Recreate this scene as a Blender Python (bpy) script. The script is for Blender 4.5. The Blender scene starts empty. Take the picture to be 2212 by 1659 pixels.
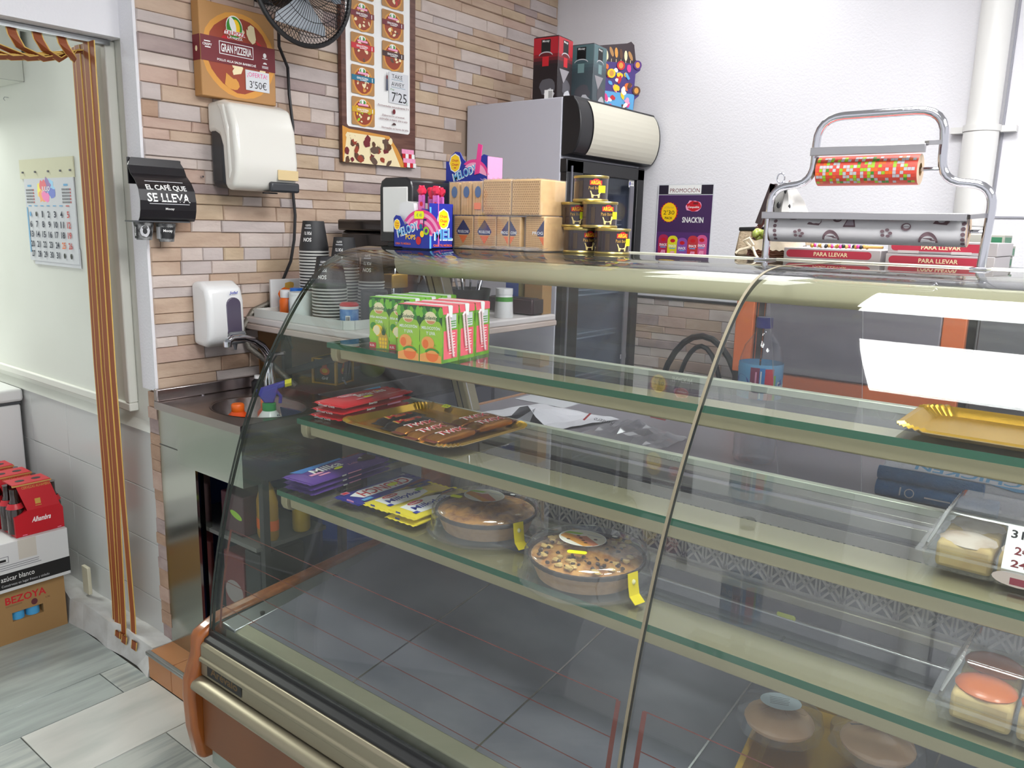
import bpy, math, random
from mathutils import Vector, Matrix
random.seed(7)
SC = bpy.context.scene
COL = SC.collection
# ---------------------------------------------------------------- camera, world, light, exposure
cam_d = bpy.data.cameras.new('camera'); cam = bpy.data.objects.new('camera', cam_d); COL.objects.link(cam)
cam_d.sensor_width = 36.0; cam_d.lens = 36.0 * 1726.977 / 2212.0
cam_d.clip_start = 0.02
PIT, ROL, YAW = 0.194064984, 0.0249415014, -0.667497209
def cam_axes():
    cy, sy, cp, sp = math.cos(YAW), math.sin(YAW), math.cos(PIT), math.sin(PIT)
    f = Vector((sy*cp, cy*cp, -sp)); r = Vector((cy, -sy, 0)); u = r.cross(f)
    cr, sr = math.cos(ROL), math.sin(ROL)
    return cr*r + sr*u, -sr*r + cr*u, f
_r, _u, _f = cam_axes()
cam.matrix_world = Matrix(((_r.x, _u.x, -_f.x, 0), (_r.y, _u.y, -_f.y, 0), (_r.z, _u.z, -_f.z, 1.40), (0, 0, 0, 1)))
SC.camera = cam
W = bpy.data.worlds.new('world'); SC.world = W; W.use_nodes = True
W.node_tree.nodes['Background'].inputs[0].default_value = (0.95, 0.96, 1.0, 1)
W.node_tree.nodes['Background'].inputs[1].default_value = 0.80
SC.view_settings.view_transform = 'Standard'; SC.view_settings.look = 'None'
SC.view_settings.exposure = 0.36; SC.view_settings.gamma = 1.0; SC.view_settings.use_curve_mapping = False
PANEL_POWER = 22.0          # radiance of the ceiling panels
SIDE_LAMP = 26.0            # watts, ceiling lamp of the side room
def area(name, loc, sx, sy, w, col, rot=(0, 0, 0)):
    d = bpy.data.lights.new(name, 'AREA'); d.shape = 'RECTANGLE'; d.size = sx; d.size_y = sy; d.energy = w; d.color = col
    o = bpy.data.objects.new(name, d); COL.objects.link(o); o.location = loc; o.rotation_euler = rot
    return o
area('side_room_lamp', (-4.1, 0.75, 2.44), 0.5, 0.5, SIDE_LAMP, (0.95, 1.0, 0.93))
try:
    SC.cycles.max_bounces = 14; SC.cycles.transparent_max_bounces = 32; SC.cycles.glossy_bounces = 6
    SC.cycles.transmission_bounces = 8; SC.cycles.diffuse_bounces = 4
    SC.cycles.sample_clamp_indirect = 6.0; SC.cycles.caustics_reflective = False; SC.cycles.caustics_refractive = False
    SC.cycles.use_denoising = True
except Exception:
    pass

# ---------------------------------------------------------------- materials
def lin(c):
    o = []
    for x in c[:3]:
        x = x / 255.0
        o.append(x / 12.92 if x <= 0.04045 else ((x + 0.055) / 1.055) ** 2.4)
    return (*o, 1.0)
MATS = {}
def mat(name, c, rough=0.5, metal=0.0, noise=None, bump=None, emit=0.0, coat=0.0, stretch=None, spec=0.5, dots=None):
    """noise=(scale, amount, second colour), bump=(scale, strength)"""
    if name in MATS: return MATS[name]
    m = bpy.data.materials.new(name); m.use_nodes = True; MATS[name] = m
    nt = m.node_tree; b = nt.nodes['Principled BSDF']
    b.inputs['Base Color'].default_value = lin(c); b.inputs['Roughness'].default_value = rough; b.inputs['Metallic'].default_value = metal
    b.inputs['Specular IOR Level'].default_value = spec
    if coat: b.inputs['Coat Weight'].default_value = coat; b.inputs['Coat Roughness'].default_value = 0.08
    if emit: b.inputs['Emission Color'].default_value = lin(c); b.inputs['Emission Strength'].default_value = emit
    vec = None
    if noise or bump:
        tc = nt.nodes.new('ShaderNodeTexCoord'); mp = nt.nodes.new('ShaderNodeMapping')
        nt.links.new(tc.outputs['Object'], mp.inputs[0]); vec = mp.outputs[0]
        if stretch: mp.inputs['Scale'].default_value = stretch
    if noise:
        sc, amt, c2 = noise
        n = nt.nodes.new('ShaderNodeTexNoise'); n.inputs['Scale'].default_value = sc; n.inputs['Detail'].default_value = 5
        nt.links.new(vec, n.inputs['Vector'])
        r = nt.nodes.new('ShaderNodeMapRange'); r.inputs[1].default_value = 0.38; r.inputs[2].default_value = 0.66; r.inputs[3].default_value = 0; r.inputs[4].default_value = amt
        nt.links.new(n.outputs[0], r.inputs[0])
        mx = nt.nodes.new('ShaderNodeMix'); mx.data_type = 'RGBA'
        mx.inputs[6].default_value = lin(c); mx.inputs[7].default_value = lin(c2)
        nt.links.new(r.outputs[0], mx.inputs[0]); nt.links.new(mx.outputs[2], b.inputs['Base Color'])
    if bump:
        n = nt.nodes.new('ShaderNodeTexNoise'); n.inputs['Scale'].default_value = bump[0]; n.inputs['Detail'].default_value = 4
        nt.links.new(vec, n.inputs['Vector'])
        bp = nt.nodes.new('ShaderNodeBump'); bp.inputs['Strength'].default_value = bump[1]; bp.inputs['Distance'].default_value = 0.004
        nt.links.new(n.outputs[0], bp.inputs['Height']); nt.links.new(bp.outputs[0], b.inputs['Normal'])
    return m
def glass(name, tint=(245, 250, 247), f0=0.045, rough=0.0, haze=None):
    """clear sheet: straight transmission plus Schlick reflection on each face"""
    if name in MATS: return MATS[name]
    m = bpy.data.materials.new(name); m.use_nodes = True; MATS[name] = m
    nt = m.node_tree; nt.nodes.clear(); N = nt.nodes.new; L = nt.links.new
    out = N('ShaderNodeOutputMaterial'); mix = N('ShaderNodeMixShader'); tr = N('ShaderNodeBsdfTransparent'); gl = N('ShaderNodeBsdfGlossy')
    tr.inputs[0].default_value = lin(tint); gl.inputs['Roughness'].default_value = rough
    ge = N('ShaderNodeNewGeometry'); d = N('ShaderNodeVectorMath'); d.operation = 'DOT_PRODUCT'
    L(ge.outputs['Normal'], d.inputs[0]); L(ge.outputs['Incoming'], d.inputs[1])
    a = N('ShaderNodeMath'); a.operation = 'ABSOLUTE'; L(d.outputs['Value'], a.inputs[0])
    s = N('ShaderNodeMath'); s.operation = 'SUBTRACT'; s.inputs[0].default_value = 1.0; L(a.outputs[0], s.inputs[1])
    p = N('ShaderNodeMath'); p.operation = 'POWER'; p.inputs[1].default_value = 5.0; L(s.outputs[0], p.inputs[0])
    q = N('ShaderNodeMath'); q.operation = 'MULTIPLY_ADD'; q.inputs[1].default_value = 1 - f0; q.inputs[2].default_value = f0; L(p.outputs[0], q.inputs[0])
    L(q.outputs[0], mix.inputs[0]); L(tr.outputs[0], mix.inputs[1]); L(gl.outputs[0], mix.inputs[2])
    last = mix
    if haze:
        df = N('ShaderNodeBsdfDiffuse'); df.inputs[0].default_value = lin(haze[0]); m2 = N('ShaderNodeMixShader'); m2.inputs[0].default_value = haze[1]
        L(mix.outputs[0], m2.inputs[1]); L(df.outputs[0], m2.inputs[2]); last = m2
    L(last.outputs[0], out.inputs[0])
    return m

# ---------------------------------------------------------------- mesh builder
class MB:
    def __init__(s): s.v = []; s.f = []; s.m = []
    def add(s, vs, fs, m=0):
        k = len(s.v); s.v += [tuple(p) for p in vs]
        for f in fs: s.f.append([i + k for i in f]); s.m.append(m)
        return s
    def box(s, a, b, m=0):
        x0, y0, z0 = a; x1, y1, z1 = b
        return s.add([(x0,y0,z0),(x1,y0,z0),(x1,y1,z0),(x0,y1,z0),(x0,y0,z1),(x1,y0,z1),(x1,y1,z1),(x0,y1,z1)],
                     [(3,2,1,0),(4,5,6,7),(0,1,5,4),(1,2,6,5),(2,3,7,6),(3,0,4,7)], m)
    def hexa(s, p, m=0):       # 8 corners, bottom ring then top ring
        return s.add(p, [(3,2,1,0),(4,5,6,7),(0,1,5,4),(1,2,6,5),(2,3,7,6),(3,0,4,7)], m)
    def lathe(s, prof, n=24, c=(0, 0, 0), m=0, sx=1.0, sy=1.0, close=True):
        k = len(prof); vs = []; fs = []
        for (r, z) in prof:
            for i in range(n):
                a = 2 * math.pi * i / n; vs.append((c[0] + r*sx*math.cos(a), c[1] + r*sy*math.sin(a), c[2] + z))
        for j in range(k - 1):
            for i in range(n):
                i2 = (i + 1) % n; fs.append((j*n+i, j*n+i2, (j+1)*n+i2, (j+1)*n+i))
        if close:
            if prof[0][0] > 1e-5: fs.append(tuple(reversed(range(n))))
            if prof[-1][0] > 1e-5: fs.append(tuple(range((k-1)*n, k*n)))
        return s.add(vs, fs, m)
    def tube(s, pts, r, n=8, m=0, closed=False):
        P = [Vector(p) for p in pts]; k = len(P); vs = []; fs = []; prev = None
        for i in range(k):
            if closed: t = (P[(i+1) % k] - P[i-1])
            else: t = (P[min(i+1, k-1)] - P[max(i-1, 0)])
            t.normalize()
            a = prev if prev is not None else (Vector((0, 0, 1)) if abs(t.z) < 0.9 else Vector((1, 0, 0)))
            u = (a - t * a.dot(t))
            if u.length < 1e-6: u = t.orthogonal()
            u.normalize(); w = t.cross(u); prev = u
            rr = r[i] if isinstance(r, (list, tuple)) else r
            for j in range(n):
                q = 2 * math.pi * j / n; vs.append(P[i] + (u * math.cos(q) + w * math.sin(q)) * rr)
        for i in range(k if closed else k - 1):
            i2 = (i + 1) % k
            for j in range(n):
                j2 = (j + 1) % n; fs.append((i*n+j, i*n+j2, i2*n+j2, i2*n+j))
        if not closed: fs.append(tuple(reversed(range(n)))); fs.append(tuple(range((k-1)*n, k*n)))
        return s.add(vs, fs, m)
    def prism(s, poly, o, u, v, w, m=0):
        o, u, v, w = Vector(o), Vector(u), Vector(v), Vector(w); n = len(poly)
        a = [o + u*x + v*y for x, y in poly]; b = [p + w for p in a]
        fs = [tuple(range(n, 2*n)), tuple(reversed(range(n)))] + [(i, (i+1) % n, n + (i+1) % n, n + i) for i in range(n)]
        return s.add(a + b, fs, m)
    def blob(s, c, rx, ry, rz, m=0, n=12, k=7, j=0.0, rnd=random):
        prof = []; vs = []; fs = []
        for a in range(1, k):
            t = math.pi * a / k
            for i in range(n):
                q = 2 * math.pi * i / n; d = 1 + j * (rnd.random() - .5)
                vs.append((c[0] + rx*d*math.sin(t)*math.cos(q), c[1] + ry*d*math.sin(t)*math.sin(q), c[2] - rz*d*math.cos(t)))
        for a in range(k - 2):
            for i in range(n):
                i2 = (i+1) % n; fs.append((a*n+i, a*n+i2, (a+1)*n+i2, (a+1)*n+i))
        b = len(vs); vs += [(c[0], c[1], c[2]-rz), (c[0], c[1], c[2]+rz)]
        for i in range(n):
            i2 = (i+1) % n; fs.append((b, i2, i)); fs.append((b+1, (k-2)*n+i, (k-2)*n+i2))
        return s.add(vs, fs, m)
    def bar(s, a, b, w, h, m=0, up=(0, 0, 1)):
        a, b = Vector(a), Vector(b); t = (b-a).normalized(); u = Vector(up); sd = t.cross(u)
        if sd.length < 1e-5: sd = t.orthogonal()
        sd.normalize(); u = sd.cross(t); p = []
        for q in (a, b):
            p.append([q - sd*w/2 - u*h/2, q + sd*w/2 - u*h/2, q + sd*w/2 + u*h/2, q - sd*w/2 + u*h/2])
        return s.add(p[0] + p[1], [(0,1,2,3),(7,6,5,4),(0,4,5,1),(1,5,6,2),(2,6,7,3),(3,7,4,0)], m)
def put(o, label=None, cat=None, group=None, kind=None):
    if label: o['label'] = label
    if cat: o['category'] = cat
    if group: o['group'] = group
    if kind: o['kind'] = kind
    return o
def obj(name, mb, mats, parent=None, bev=0.0, seg=2, smooth=True, ang=40, loc=None, **kw):
    me = bpy.data.meshes.new(name); me.from_pydata(mb.v, [], mb.f)
    if not isinstance(mats, (list, tuple)): mats = [mats]
    for m in mats: me.materials.append(m)
    if len(mats) > 1: me.polygons.foreach_set('material_index', mb.m)
    if smooth:
        me.polygons.foreach_set('use_smooth', [True] * len(me.polygons)); me.set_sharp_from_angle(angle=math.radians(ang))
    me.update()
    o = bpy.data.objects.new(name, me); COL.objects.link(o)
    if parent: o.parent = parent
    if loc: o.location = loc
    if bev:
        b = o.modifiers.new('bevel', 'BEVEL'); b.width = bev; b.segments = seg; b.limit_method = 'ANGLE'; b.angle_limit = math.radians(35)
    return put(o, **kw)
def thing(name, label, cat, loc=(0, 0, 0), rz=0.0, group=None, rot=None):
    o = bpy.data.objects.new(name, None); COL.objects.link(o); o.location = loc; o.rotation_euler = rot or (0, 0, rz); o.empty_display_size = 0.05
    return put(o, label, cat, group)
KIDS = {}
def dup(root, loc, rz=None, label=None, group=None, rot=None):
    r = root.copy(); COL.objects.link(r); r.location = loc
    if rz is not None: r.rotation_euler = (0, 0, rz)
    if rot is not None: r.rotation_euler = rot
    if label: r['label'] = label
    if group: r['group'] = group
    for ch in [o for o in bpy.data.objects if o.parent == root]:
        c = ch.copy(); COL.objects.link(c); c.parent = r
        for g in [o for o in bpy.data.objects if o.parent == ch]:
            d = g.copy(); COL.objects.link(d); d.parent = c
    return r
# ---------------------------------------------------------------- printing on surfaces
GLYPH = {}
def glyphs(t, bold):
    k = (t, bold)
    if k not in GLYPH:
        cu = bpy.data.curves.new('lettering', 'FONT'); cu.body = t; cu.size = 1; cu.resolution_u = 2; cu.fill_mode = 'FRONT'; cu.offset = 0.022 if bold else 0.0
        to = bpy.data.objects.new('lettering', cu); me = to.to_mesh()
        vs = [(v.co.x, v.co.y) for v in me.vertices]; fs = [tuple(p.vertices) for p in me.polygons]
        to.to_mesh_clear(); bpy.data.objects.remove(to); bpy.data.curves.remove(cu)
        if not vs: vs = [(0, 0)]
        xs = [v[0] for v in vs]; ys = [v[1] for v in vs]
        GLYPH[k] = (vs, fs, min(xs), max(xs), min(ys), max(ys))
    return GLYPH[k]
class Face:
    """flat print laid on a surface: each call is one more layer of ink, a hair above the last"""
    def __init__(s, o, u, v, fmap=None, eps=0.00007):
        s.o, s.u, s.v = Vector(o), Vector(u).normalized(), Vector(v).normalized(); s.n = s.u.cross(s.v).normalized()
        s.mb = MB(); s.mats = []; s.k = 1; s.fmap = fmap; s.eps = eps
    def _m(s, m):
        if m not in s.mats: s.mats.append(m)
        return s.mats.index(m)
    def P(s, x, y):
        d = s.k * s.eps
        if s.fmap: return s.fmap(x, y, d)
        return s.o + s.u*x + s.v*y + s.n*d
    def poly(s, pts, m):
        s.mb.add([s.P(x, y) for x, y in pts], [tuple(range(len(pts)))], s._m(m)); s.k += 1; return s
    def rect(s, x, y, w, h, m, n=None):
        n = n or (10 if s.fmap else 1); vs = []; fs = []
        for i in range(n + 1):
            vs += [s.P(x + w*i/n, y), s.P(x + w*i/n, y + h)]
        for i in range(n): fs.append((2*i, 2*i+2, 2*i+3, 2*i+1))
        s.mb.add(vs, fs, s._m(m)); s.k += 1; return s
    def rrect(s, x, y, w, h, r, m):
        p = []
        for cx, cy, a0 in ((x+w-r, y+r, -90), (x+w-r, y+h-r, 0), (x+r, y+h-r, 90), (x+r, y+r, 180)):
            for i in range(5):
                a = math.radians(a0 + 22.5*i); p.append((cx + r*math.cos(a), cy + r*math.sin(a)))
        return s.poly(p, m)
    def disc(s, x, y, rx, ry, m, n=24, rot=0.0, wav=0, amp=0.0, jit=0.0, a0=0, a1=360):
        p = []
        full = a1 - a0 >= 360
        for i in range(n if full else n + 1):
            a = math.radians(a0 + (a1 - a0) * i / n); q = 1 + amp * math.cos(wav * a) + jit * (random.random() - .5)
            X, Y = rx*q*math.cos(a), ry*q*math.sin(a); c, d = math.cos(rot), math.sin(rot); p.append((x + X*c - Y*d, y + X*d + Y*c))
        return s.poly(p, m)
    def star(s, x, y, r1, r2, k, m):
        return s.poly([(x + (r1 if i % 2 else r2)*math.cos(math.pi*i/k), y + (r1 if i % 2 else r2)*math.sin(math.pi*i/k)) for i in range(2*k)], m)
    def line(s, x0, y0, x1, y1, w, m):
        d = Vector((x1-x0, y1-y0)).normalized()*w/2; return s.poly([(x0+d.y, y0-d.x), (x1+d.y, y1-d.x), (x1-d.y, y1+d.x), (x0-d.y, y0+d.x)], m)
    def text(s, t, x, y, h, m, w=None, bold=True, align='c', rot=0.0, slant=0.0, arc=0.0):
        """h: height of the ink, x y: centre (or left middle) of the line"""
        vs, fs, x0, x1, y0, y1 = glyphs(t, bold)
        sy = h / max(y1 - y0, 1e-6); sx = sy
        if w: sx = w / max(x1 - x0, 1e-6)
        cx = (x0 + x1)/2 if align == 'c' else x0
        c, d = math.cos(rot), math.sin(rot); out = []
        for vx, vy in vs:
            X, Y = (vx - cx)*sx, (vy - (y0+y1)/2)*sy; X += Y*slant; Y += arc*X*X
            out.append(s.P(x + X*c - Y*d, y + X*d + Y*c))
        s.mb.add(out, fs, s._m(m)); s.k += 1; return s
    def lines(s, x, y, w, n, pitch, h, m):      # small print too fine to read: thin rules of uneven length
        for i in range(n):
            ww = w*(0.75 + 0.25*random.random()); s.mb.add([s.P(x, y-i*pitch), s.P(x+ww, y-i*pitch), s.P(x+ww, y-i*pitch+h), s.P(x, y-i*pitch+h)], [(0,1,2,3)], s._m(m))
        s.k += 1; return s
    def done(s, parent, name='print'):
        return obj(name, s.mb, s.mats, parent, smooth=False)
def cylmap(c, r, a0=0.0):
    """x runs round the cylinder (metres of arc from angle a0), y runs up"""
    def f(x, y, d):
        a = a0 + x / r; return Vector((c[0] + (r + d)*math.cos(a), c[1] + (r + d)*math.sin(a), c[2] + y))
    return f
# shared colours
WHITE = mat('white_ink', (238, 238, 236), 0.45); BLACK = mat('black_ink', (22, 22, 24), 0.45); RED = mat('red_ink', (196, 28, 40), 0.4)
DARKRED = mat('dark_red_ink', (112, 26, 36), 0.45); YEL = mat('yellow_ink', (250, 205, 20), 0.4); BLUE = mat('blue_ink', (28, 50, 160), 0.4)
NAVY = mat('navy_ink', (26, 34, 88), 0.4); SKY = mat('sky_ink', (90, 165, 215), 0.4); GREEN = mat('green_ink', (60, 140, 40), 0.4)
LIME = mat('lime_ink', (150, 200, 40), 0.4); ORANGE = mat('orange_ink', (236, 110, 30), 0.4); PINK = mat('pink_ink', (225, 60, 140), 0.4)
LPINK = mat('light_pink_ink', (240, 160, 195), 0.4); PURPLE = mat('purple_ink', (84, 42, 120), 0.4); GREY = mat('grey_ink', (120, 120, 126), 0.5)
LGREY = mat('light_grey_ink', (190, 190, 194), 0.5); GOLDI = mat('gold_ink', (190, 150, 70), 0.35); BROWN = mat('brown_ink', (92, 56, 34), 0.5)
CREAM = mat('cream_ink', (235, 222, 180), 0.5); TEAL = mat('teal_ink', (20, 110, 140), 0.4); TAG = mat('fluorescent_tag', (236, 246, 20), 0.5)
KRAFT = mat('kraft_ink', (176, 130, 78), 0.55); CRUST = mat('crust_ink', (214, 150, 62), 0.5); SAUCE = mat('sauce_ink', (150, 60, 34), 0.5); CHEESE = mat('cheese_ink', (240, 224, 180), 0.5)
MUSH = mat('mushroom_ink', (96, 72, 58), 0.5)
PLASTIC_BLACK = mat('black_plastic', (26, 26, 29), 0.35); PLASTIC_WHITE = mat('white_plastic', (226, 226, 226), 0.3, coat=0.2)
STEEL = mat('brushed_steel', (178, 176, 178), 0.28, 1.0, noise=(6, 0.25, (140, 138, 142)), stretch=(1, 8, 8)); CHROME = mat('chrome', (205, 205, 212), 0.10, 1.0)
CLEAR = glass('clear_plastic', (250, 251, 251), 0.075, 0.04, haze=((225, 225, 225), .05)); GLASS = glass('case_glass', (252, 254, 253), 0.04)
def pizza(F, x, y, r, top=0, seed=1):
    rnd = random.Random(seed)
    F.disc(x, y, r, r, CRUST, 26, jit=0.04); F.disc(x, y, r*0.87, r*0.87, SAUCE, 26, jit=0.05)
    cols = [[CHEESE, CRUST, CHEESE, MUSH], [CHEESE, RED, CRUST, CHEESE], [CHEESE, MUSH, CHEESE, SAUCE], [CHEESE, LIME, YEL, CHEESE]][top]
    for i in range(15):
        a = rnd.random()*6.28; q = r*0.74*math.sqrt(rnd.random())
        F.disc(x + q*math.cos(a), y + q*math.sin(a), r*(0.08 + 0.12*rnd.random()), r*(0.06 + 0.07*rnd.random()), cols[i % 4], 8, rot=rnd.random()*3, jit=0.5)
def pricetag(parent, o, u, v, t='', w=0.026, h=0.016, name='price_tag'):
    F = Face(o, u, v); F.poly([(-w/2+.003, -h/2), (w/2-.003, -h/2), (w/2, -h/2+.004), (w/2, h/2-.004), (w/2-.003, h/2), (-w/2+.003, h/2), (-w/2, h/2-.004), (-w/2, -h/2+.004)], TAG)
    if t: F.text(t, 0, 0, h*0.45, BLACK, w=w*0.6, bold=False)
    return F.done(parent, name)
# ================================================================ THE ROOM
XS, YS, YW, ZC = -2.262, 1.175, 3.14, 2.50           # stone face, near end of the stone wall, white wall, ceiling
M_PLASTER = mat('white_plaster', (226, 225, 229), 0.75, bump=(140, 0.35)); M_PLASTER2 = mat('side_room_plaster', (224, 226, 218), 0.7, noise=(2.5, 0.25, (206, 208, 196)))
M_CEIL = mat('ceiling_white', (226, 226, 226), 0.9)
M_GROUT = mat('grout', (150, 146, 138), 0.9); M_STGROUT = mat('stone_mortar', (158, 138, 122), 0.9)
MARBLE = [mat('marble_grey', (168, 176, 172), 0.22, noise=(5, 0.8, (142, 150, 147)), stretch=(5, .7, 1)), mat('marble_white', (206, 206, 200), 0.2, noise=(3.5, 0.8, (180, 184, 178)), stretch=(3, .8, 1)),
          mat('marble_veined', (182, 186, 180), 0.22, noise=(6, 0.9, (138, 146, 144)), stretch=(6, .5, 1))]
fl = obj('floor', MB().box((-4.8, -2.2, -0.06), (1.6, 3.3, -0.012)), M_GROUT, kind='structure')
def slab(x0, x1, y0, y1, m, par, z0=-0.012, z1=0.0, g=0.0012, name='tile', bev=0.0012):
    return obj(name, MB().box((x0+g, y0+g, z0), (x1-g, y1-g, z1)), m, par, bev=bev, seg=1)
xs = [-4.75, -4.2, -3.6, -3.0, -2.398, -2.243, -1.966, -1.4, -0.8, -0.2, 0.4, 1.0, 1.6]
for i in range(len(xs) - 1):
    x0, x1 = xs[i], xs[i+1]
    if x1 <= -2.39: ys_ = [-2.2, -1.2, -0.2, 0.45, 0.74, 1.09] if i != 3 else [-2.2, -0.9, 0.1, 0.6, 1.09]
    elif x1 <= -2.24: ys_ = [-2.2, -0.9, -0.1, 0.40, 0.999, 1.09]
    elif x1 <= -1.96: ys_ = [-2.2, -0.9, 0.0, 0.716, 1.09]
    else: ys_ = [-2.2, -1.2, -0.4, 0.3, 0.981, 1.20]
    for j in range(len(ys_) - 1):
        mk = MARBLE[(i*2 + j) % 3]
        if abs(x0 + 2.243) < .01: mk = MARBLE[1] if j >= 3 else MARBLE[2]
        if abs(x0 + 1.966) < .01: mk = MARBLE[1] if j == 4 else MARBLE[2]
        if x1 <= -2.24: mk = MARBLE[0] if j != 4 else MARBLE[2]
        slab(x0, x1, ys_[j], ys_[j+1], mk, fl)
# raised platform behind the counter, orange tiles and a metal nosing
M_TERRA = mat('orange_floor_tile', (184, 128, 84), 0.35, noise=(9, 0.4, (168, 112, 72))); M_TJ = mat('tile_joint', (96, 72, 56), 0.9)
M_ALU = mat('satin_aluminium', (172, 176, 178), 0.34, 1.0)
st = obj('floor_2', MB().box((-2.258, 1.095, 0.0), (1.5, 3.13, 0.083)), M_TJ, kind='structure')
tx = [-2.262, -2.128, -1.885, -1.64, -1.395, -1.15]
for i in range(5):
    slab(tx[i], tx[i+1], 1.087, 1.096, M_TERRA, st, 0.002, 0.080)
for j, (a, b) in enumerate(((1.094, 1.34), (1.34, 1.585), (1.585, 1.83), (1.83, 2.07))):
    for i in range(5):
        slab(tx[i], tx[i+1], a, b, M_TERRA, st, 0.08, 0.0885)
obj('edge_strip', MB().box((-2.266, 1.082, 0.078), (1.5, 1.097, 0.0905)), M_ALU, st, bev=0.003)
obj('ceiling', MB().box((-4.8, -2.2, ZC), (1.6, 3.3, ZC + .06)), M_CEIL, kind='structure')
# wall with the doorway and the stone cladding
wl = MB(); wl.box((-2.44, YS + .02, 0.0), (-2.318, 3.2, ZC)).box((-2.47, -0.1, 1.89), (-2.345, YS, ZC)).box((-2.47, -2.2, 0), (-2.345, -0.1, ZC))
wall_left = obj('wall_left', wl, M_PLASTER, kind='structure')
obj('mortar_bed', MB().box((-2.318, YS + .006, 0.09), (-2.269, 3.14, ZC)), M_STGROUT, wall_left)
obj('plaster_edge', MB().box((-2.345, YS - .006, .895), (-2.268, YS + .0055, 2.5)), M_PLASTER, wall_left)
STN = [mat('stone_' + n, c, 0.72, noise=(16, 0.75, c2), bump=(48, 0.55), stretch=(1, .55, 1.6)) for n, c, c2 in (
    ('tan', (192, 168, 148), (174, 148, 128)), ('pale', (204, 190, 182), (188, 172, 164)), ('rose', (190, 164, 150), (174, 146, 132)), ('grey', (192, 180, 176), (176, 164, 160)),
    ('brown', (176, 146, 124), (156, 126, 106)), ('mauve', (170, 152, 148), (146, 128, 126)), ('ochre', (196, 174, 148), (176, 152, 126)))]
WT = [0, 0, 0, 1, 1, 2, 2, 3, 3, 0, 0, 6, 0, 1, 4, 0, 3, 6, 5, 1]
def stone_rows(rnd, a0, a1, z0, z1):
    z = z0; out = []
    while z < z1 - .01:
        h = rnd.choice((.030, .036, .040, .046)); h = min(h, z1 - z)
        a = a0 - rnd.random()*.08
        while a < a1:
            w = rnd.choice((.07, .10, .13, .16, .19, .23, .26)); b = min(a + w, a1); s0 = max(a, a0)
            if b - s0 > .012: out.append((s0, b, z, z + h))
            a += w
        z += h
    return out
def stone_mb(mb, axis, base, a, b, c, d, t, rnd, m=0):
    g = .0005; e = .003; q = [t + (rnd.random() - .5)*.004 for _ in range(4)]
    A = [(a+g, c+g), (b-g, c+g), (b-g, d-g), (a+g, d-g)]; B = [(a+e, c+e*.8), (b-e, c+e*.8), (b-e, d-e*.8), (a+e, d-e*.8)]
    if axis == 'x': P = [(base, y, z) for y, z in A] + [(base + q[i]*.72, y, z) for i, (y, z) in enumerate(A)] + [(base + q[i], y, z) for i, (y, z) in enumerate(B)]
    else: P = [(x, base, z) for x, z in A] + [(x, base - q[i]*.72, z) for i, (x, z) in enumerate(A)] + [(x, base - q[i], z) for i, (x, z) in enumerate(B)]
    fs = [(8, 9, 10, 11)]
    for i in range(4):
        j = (i+1) % 4; fs += [(i, j, 4+j, 4+i), (4+i, 4+j, 8+j, 8+i)]
    if axis == 'y': fs = [tuple(reversed(f)) for f in fs]
    mb.add(P, fs, m)
rs = random.Random(11)
S = [s for s in stone_rows(rs, YS + .002, 3.14, 0.885, 2.5) if not (s[1] > 2.62 and s[2] < 1.80)]
S.sort(key=lambda s: (s[0] - 0.0)**2*1.0 + (s[2] - 1.5)**2*1.3)
far = MB()
for i, (a, b, c, d) in enumerate(S):
    t = .011 + rs.random()*.005; mi = rs.choice(WT)
    if i < 286:
        m_ = MB(); stone_mb(m_, 'x', -2.276, a, b, c, d, t, rs); obj('stone', m_, STN[mi], wall_left, smooth=False)
    else: stone_mb(far, 'x', -2.276, a, b, c, d, t, rs, mi)
obj('far_stones', far, STN, wall_left, smooth=False, kind='stuff')
z = .09
while z < .88:                                             # end of the cladding, seen edge on beside the sink
    h = rs.choice((.036, .046, .06)); obj('stone', MB().box((-2.316, YS - .004 - rs.random()*.006, z), (-2.266 + rs.random()*.008, YS + .01, z + h - .0015)), STN[rs.choice((4, 5, 4, 2, 5))], wall_left, smooth=False); z += h
# wall of the side room, white tiles below
M_WT = mat('white_wall_tile', (206, 208, 206), 0.22, noise=(1.2, 0.3, (194, 197, 196))); M_GR2 = mat('tile_grout', (176, 178, 174), 0.8)
wall_b = obj('wall_back_left', MB().box((-4.8, YS + .008, 0), (-2.318, YS + .12, ZC)), M_PLASTER2, kind='structure')
rowz = [.075, .198, .389, .565, .760]
for j in range(4):
    x = -2.318 if j % 2 else -2.318 + .0
    while x > -4.3:
        x0 = max(x - .30, -4.3); obj('tile', MB().box((x0 + .0006, YS, rowz[j] + .0006), (x - .0006, YS + .012, rowz[j+1] - .0006)), M_WT, wall_b, bev=.0012, seg=1); x -= .30
obj('tile_edge', MB().prism([(0, 0), (-.016, 0), (-.012, .018), (0, .03)], (-4.3, YS + .01, .757), (0, 1, 0), (0, 0, 1), (1.982, 0, 0)), M_PLASTER2, wall_b)
tr = obj('trim_1', MB().box((-4.6, YS - .012, .822), (-2.42, YS + .01, 1.9)), M_PLASTER2, bev=.004, kind='structure')        # closed white hatch
obj('frame', MB().box((-4.6, YS - .022, .812), (-2.404, YS + .008, .838)).box((-2.432, YS - .022, .838), (-2.404, YS + .008, 1.89)), mat('frame_white', (222, 222, 214), 0.5), tr, bev=.004)
M_CURB = mat('painted_curb', (206, 206, 204), 0.8, noise=(14, 0.5, (168, 164, 158)), bump=(26, 0.5))
cb = MB(); n = 26
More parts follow.
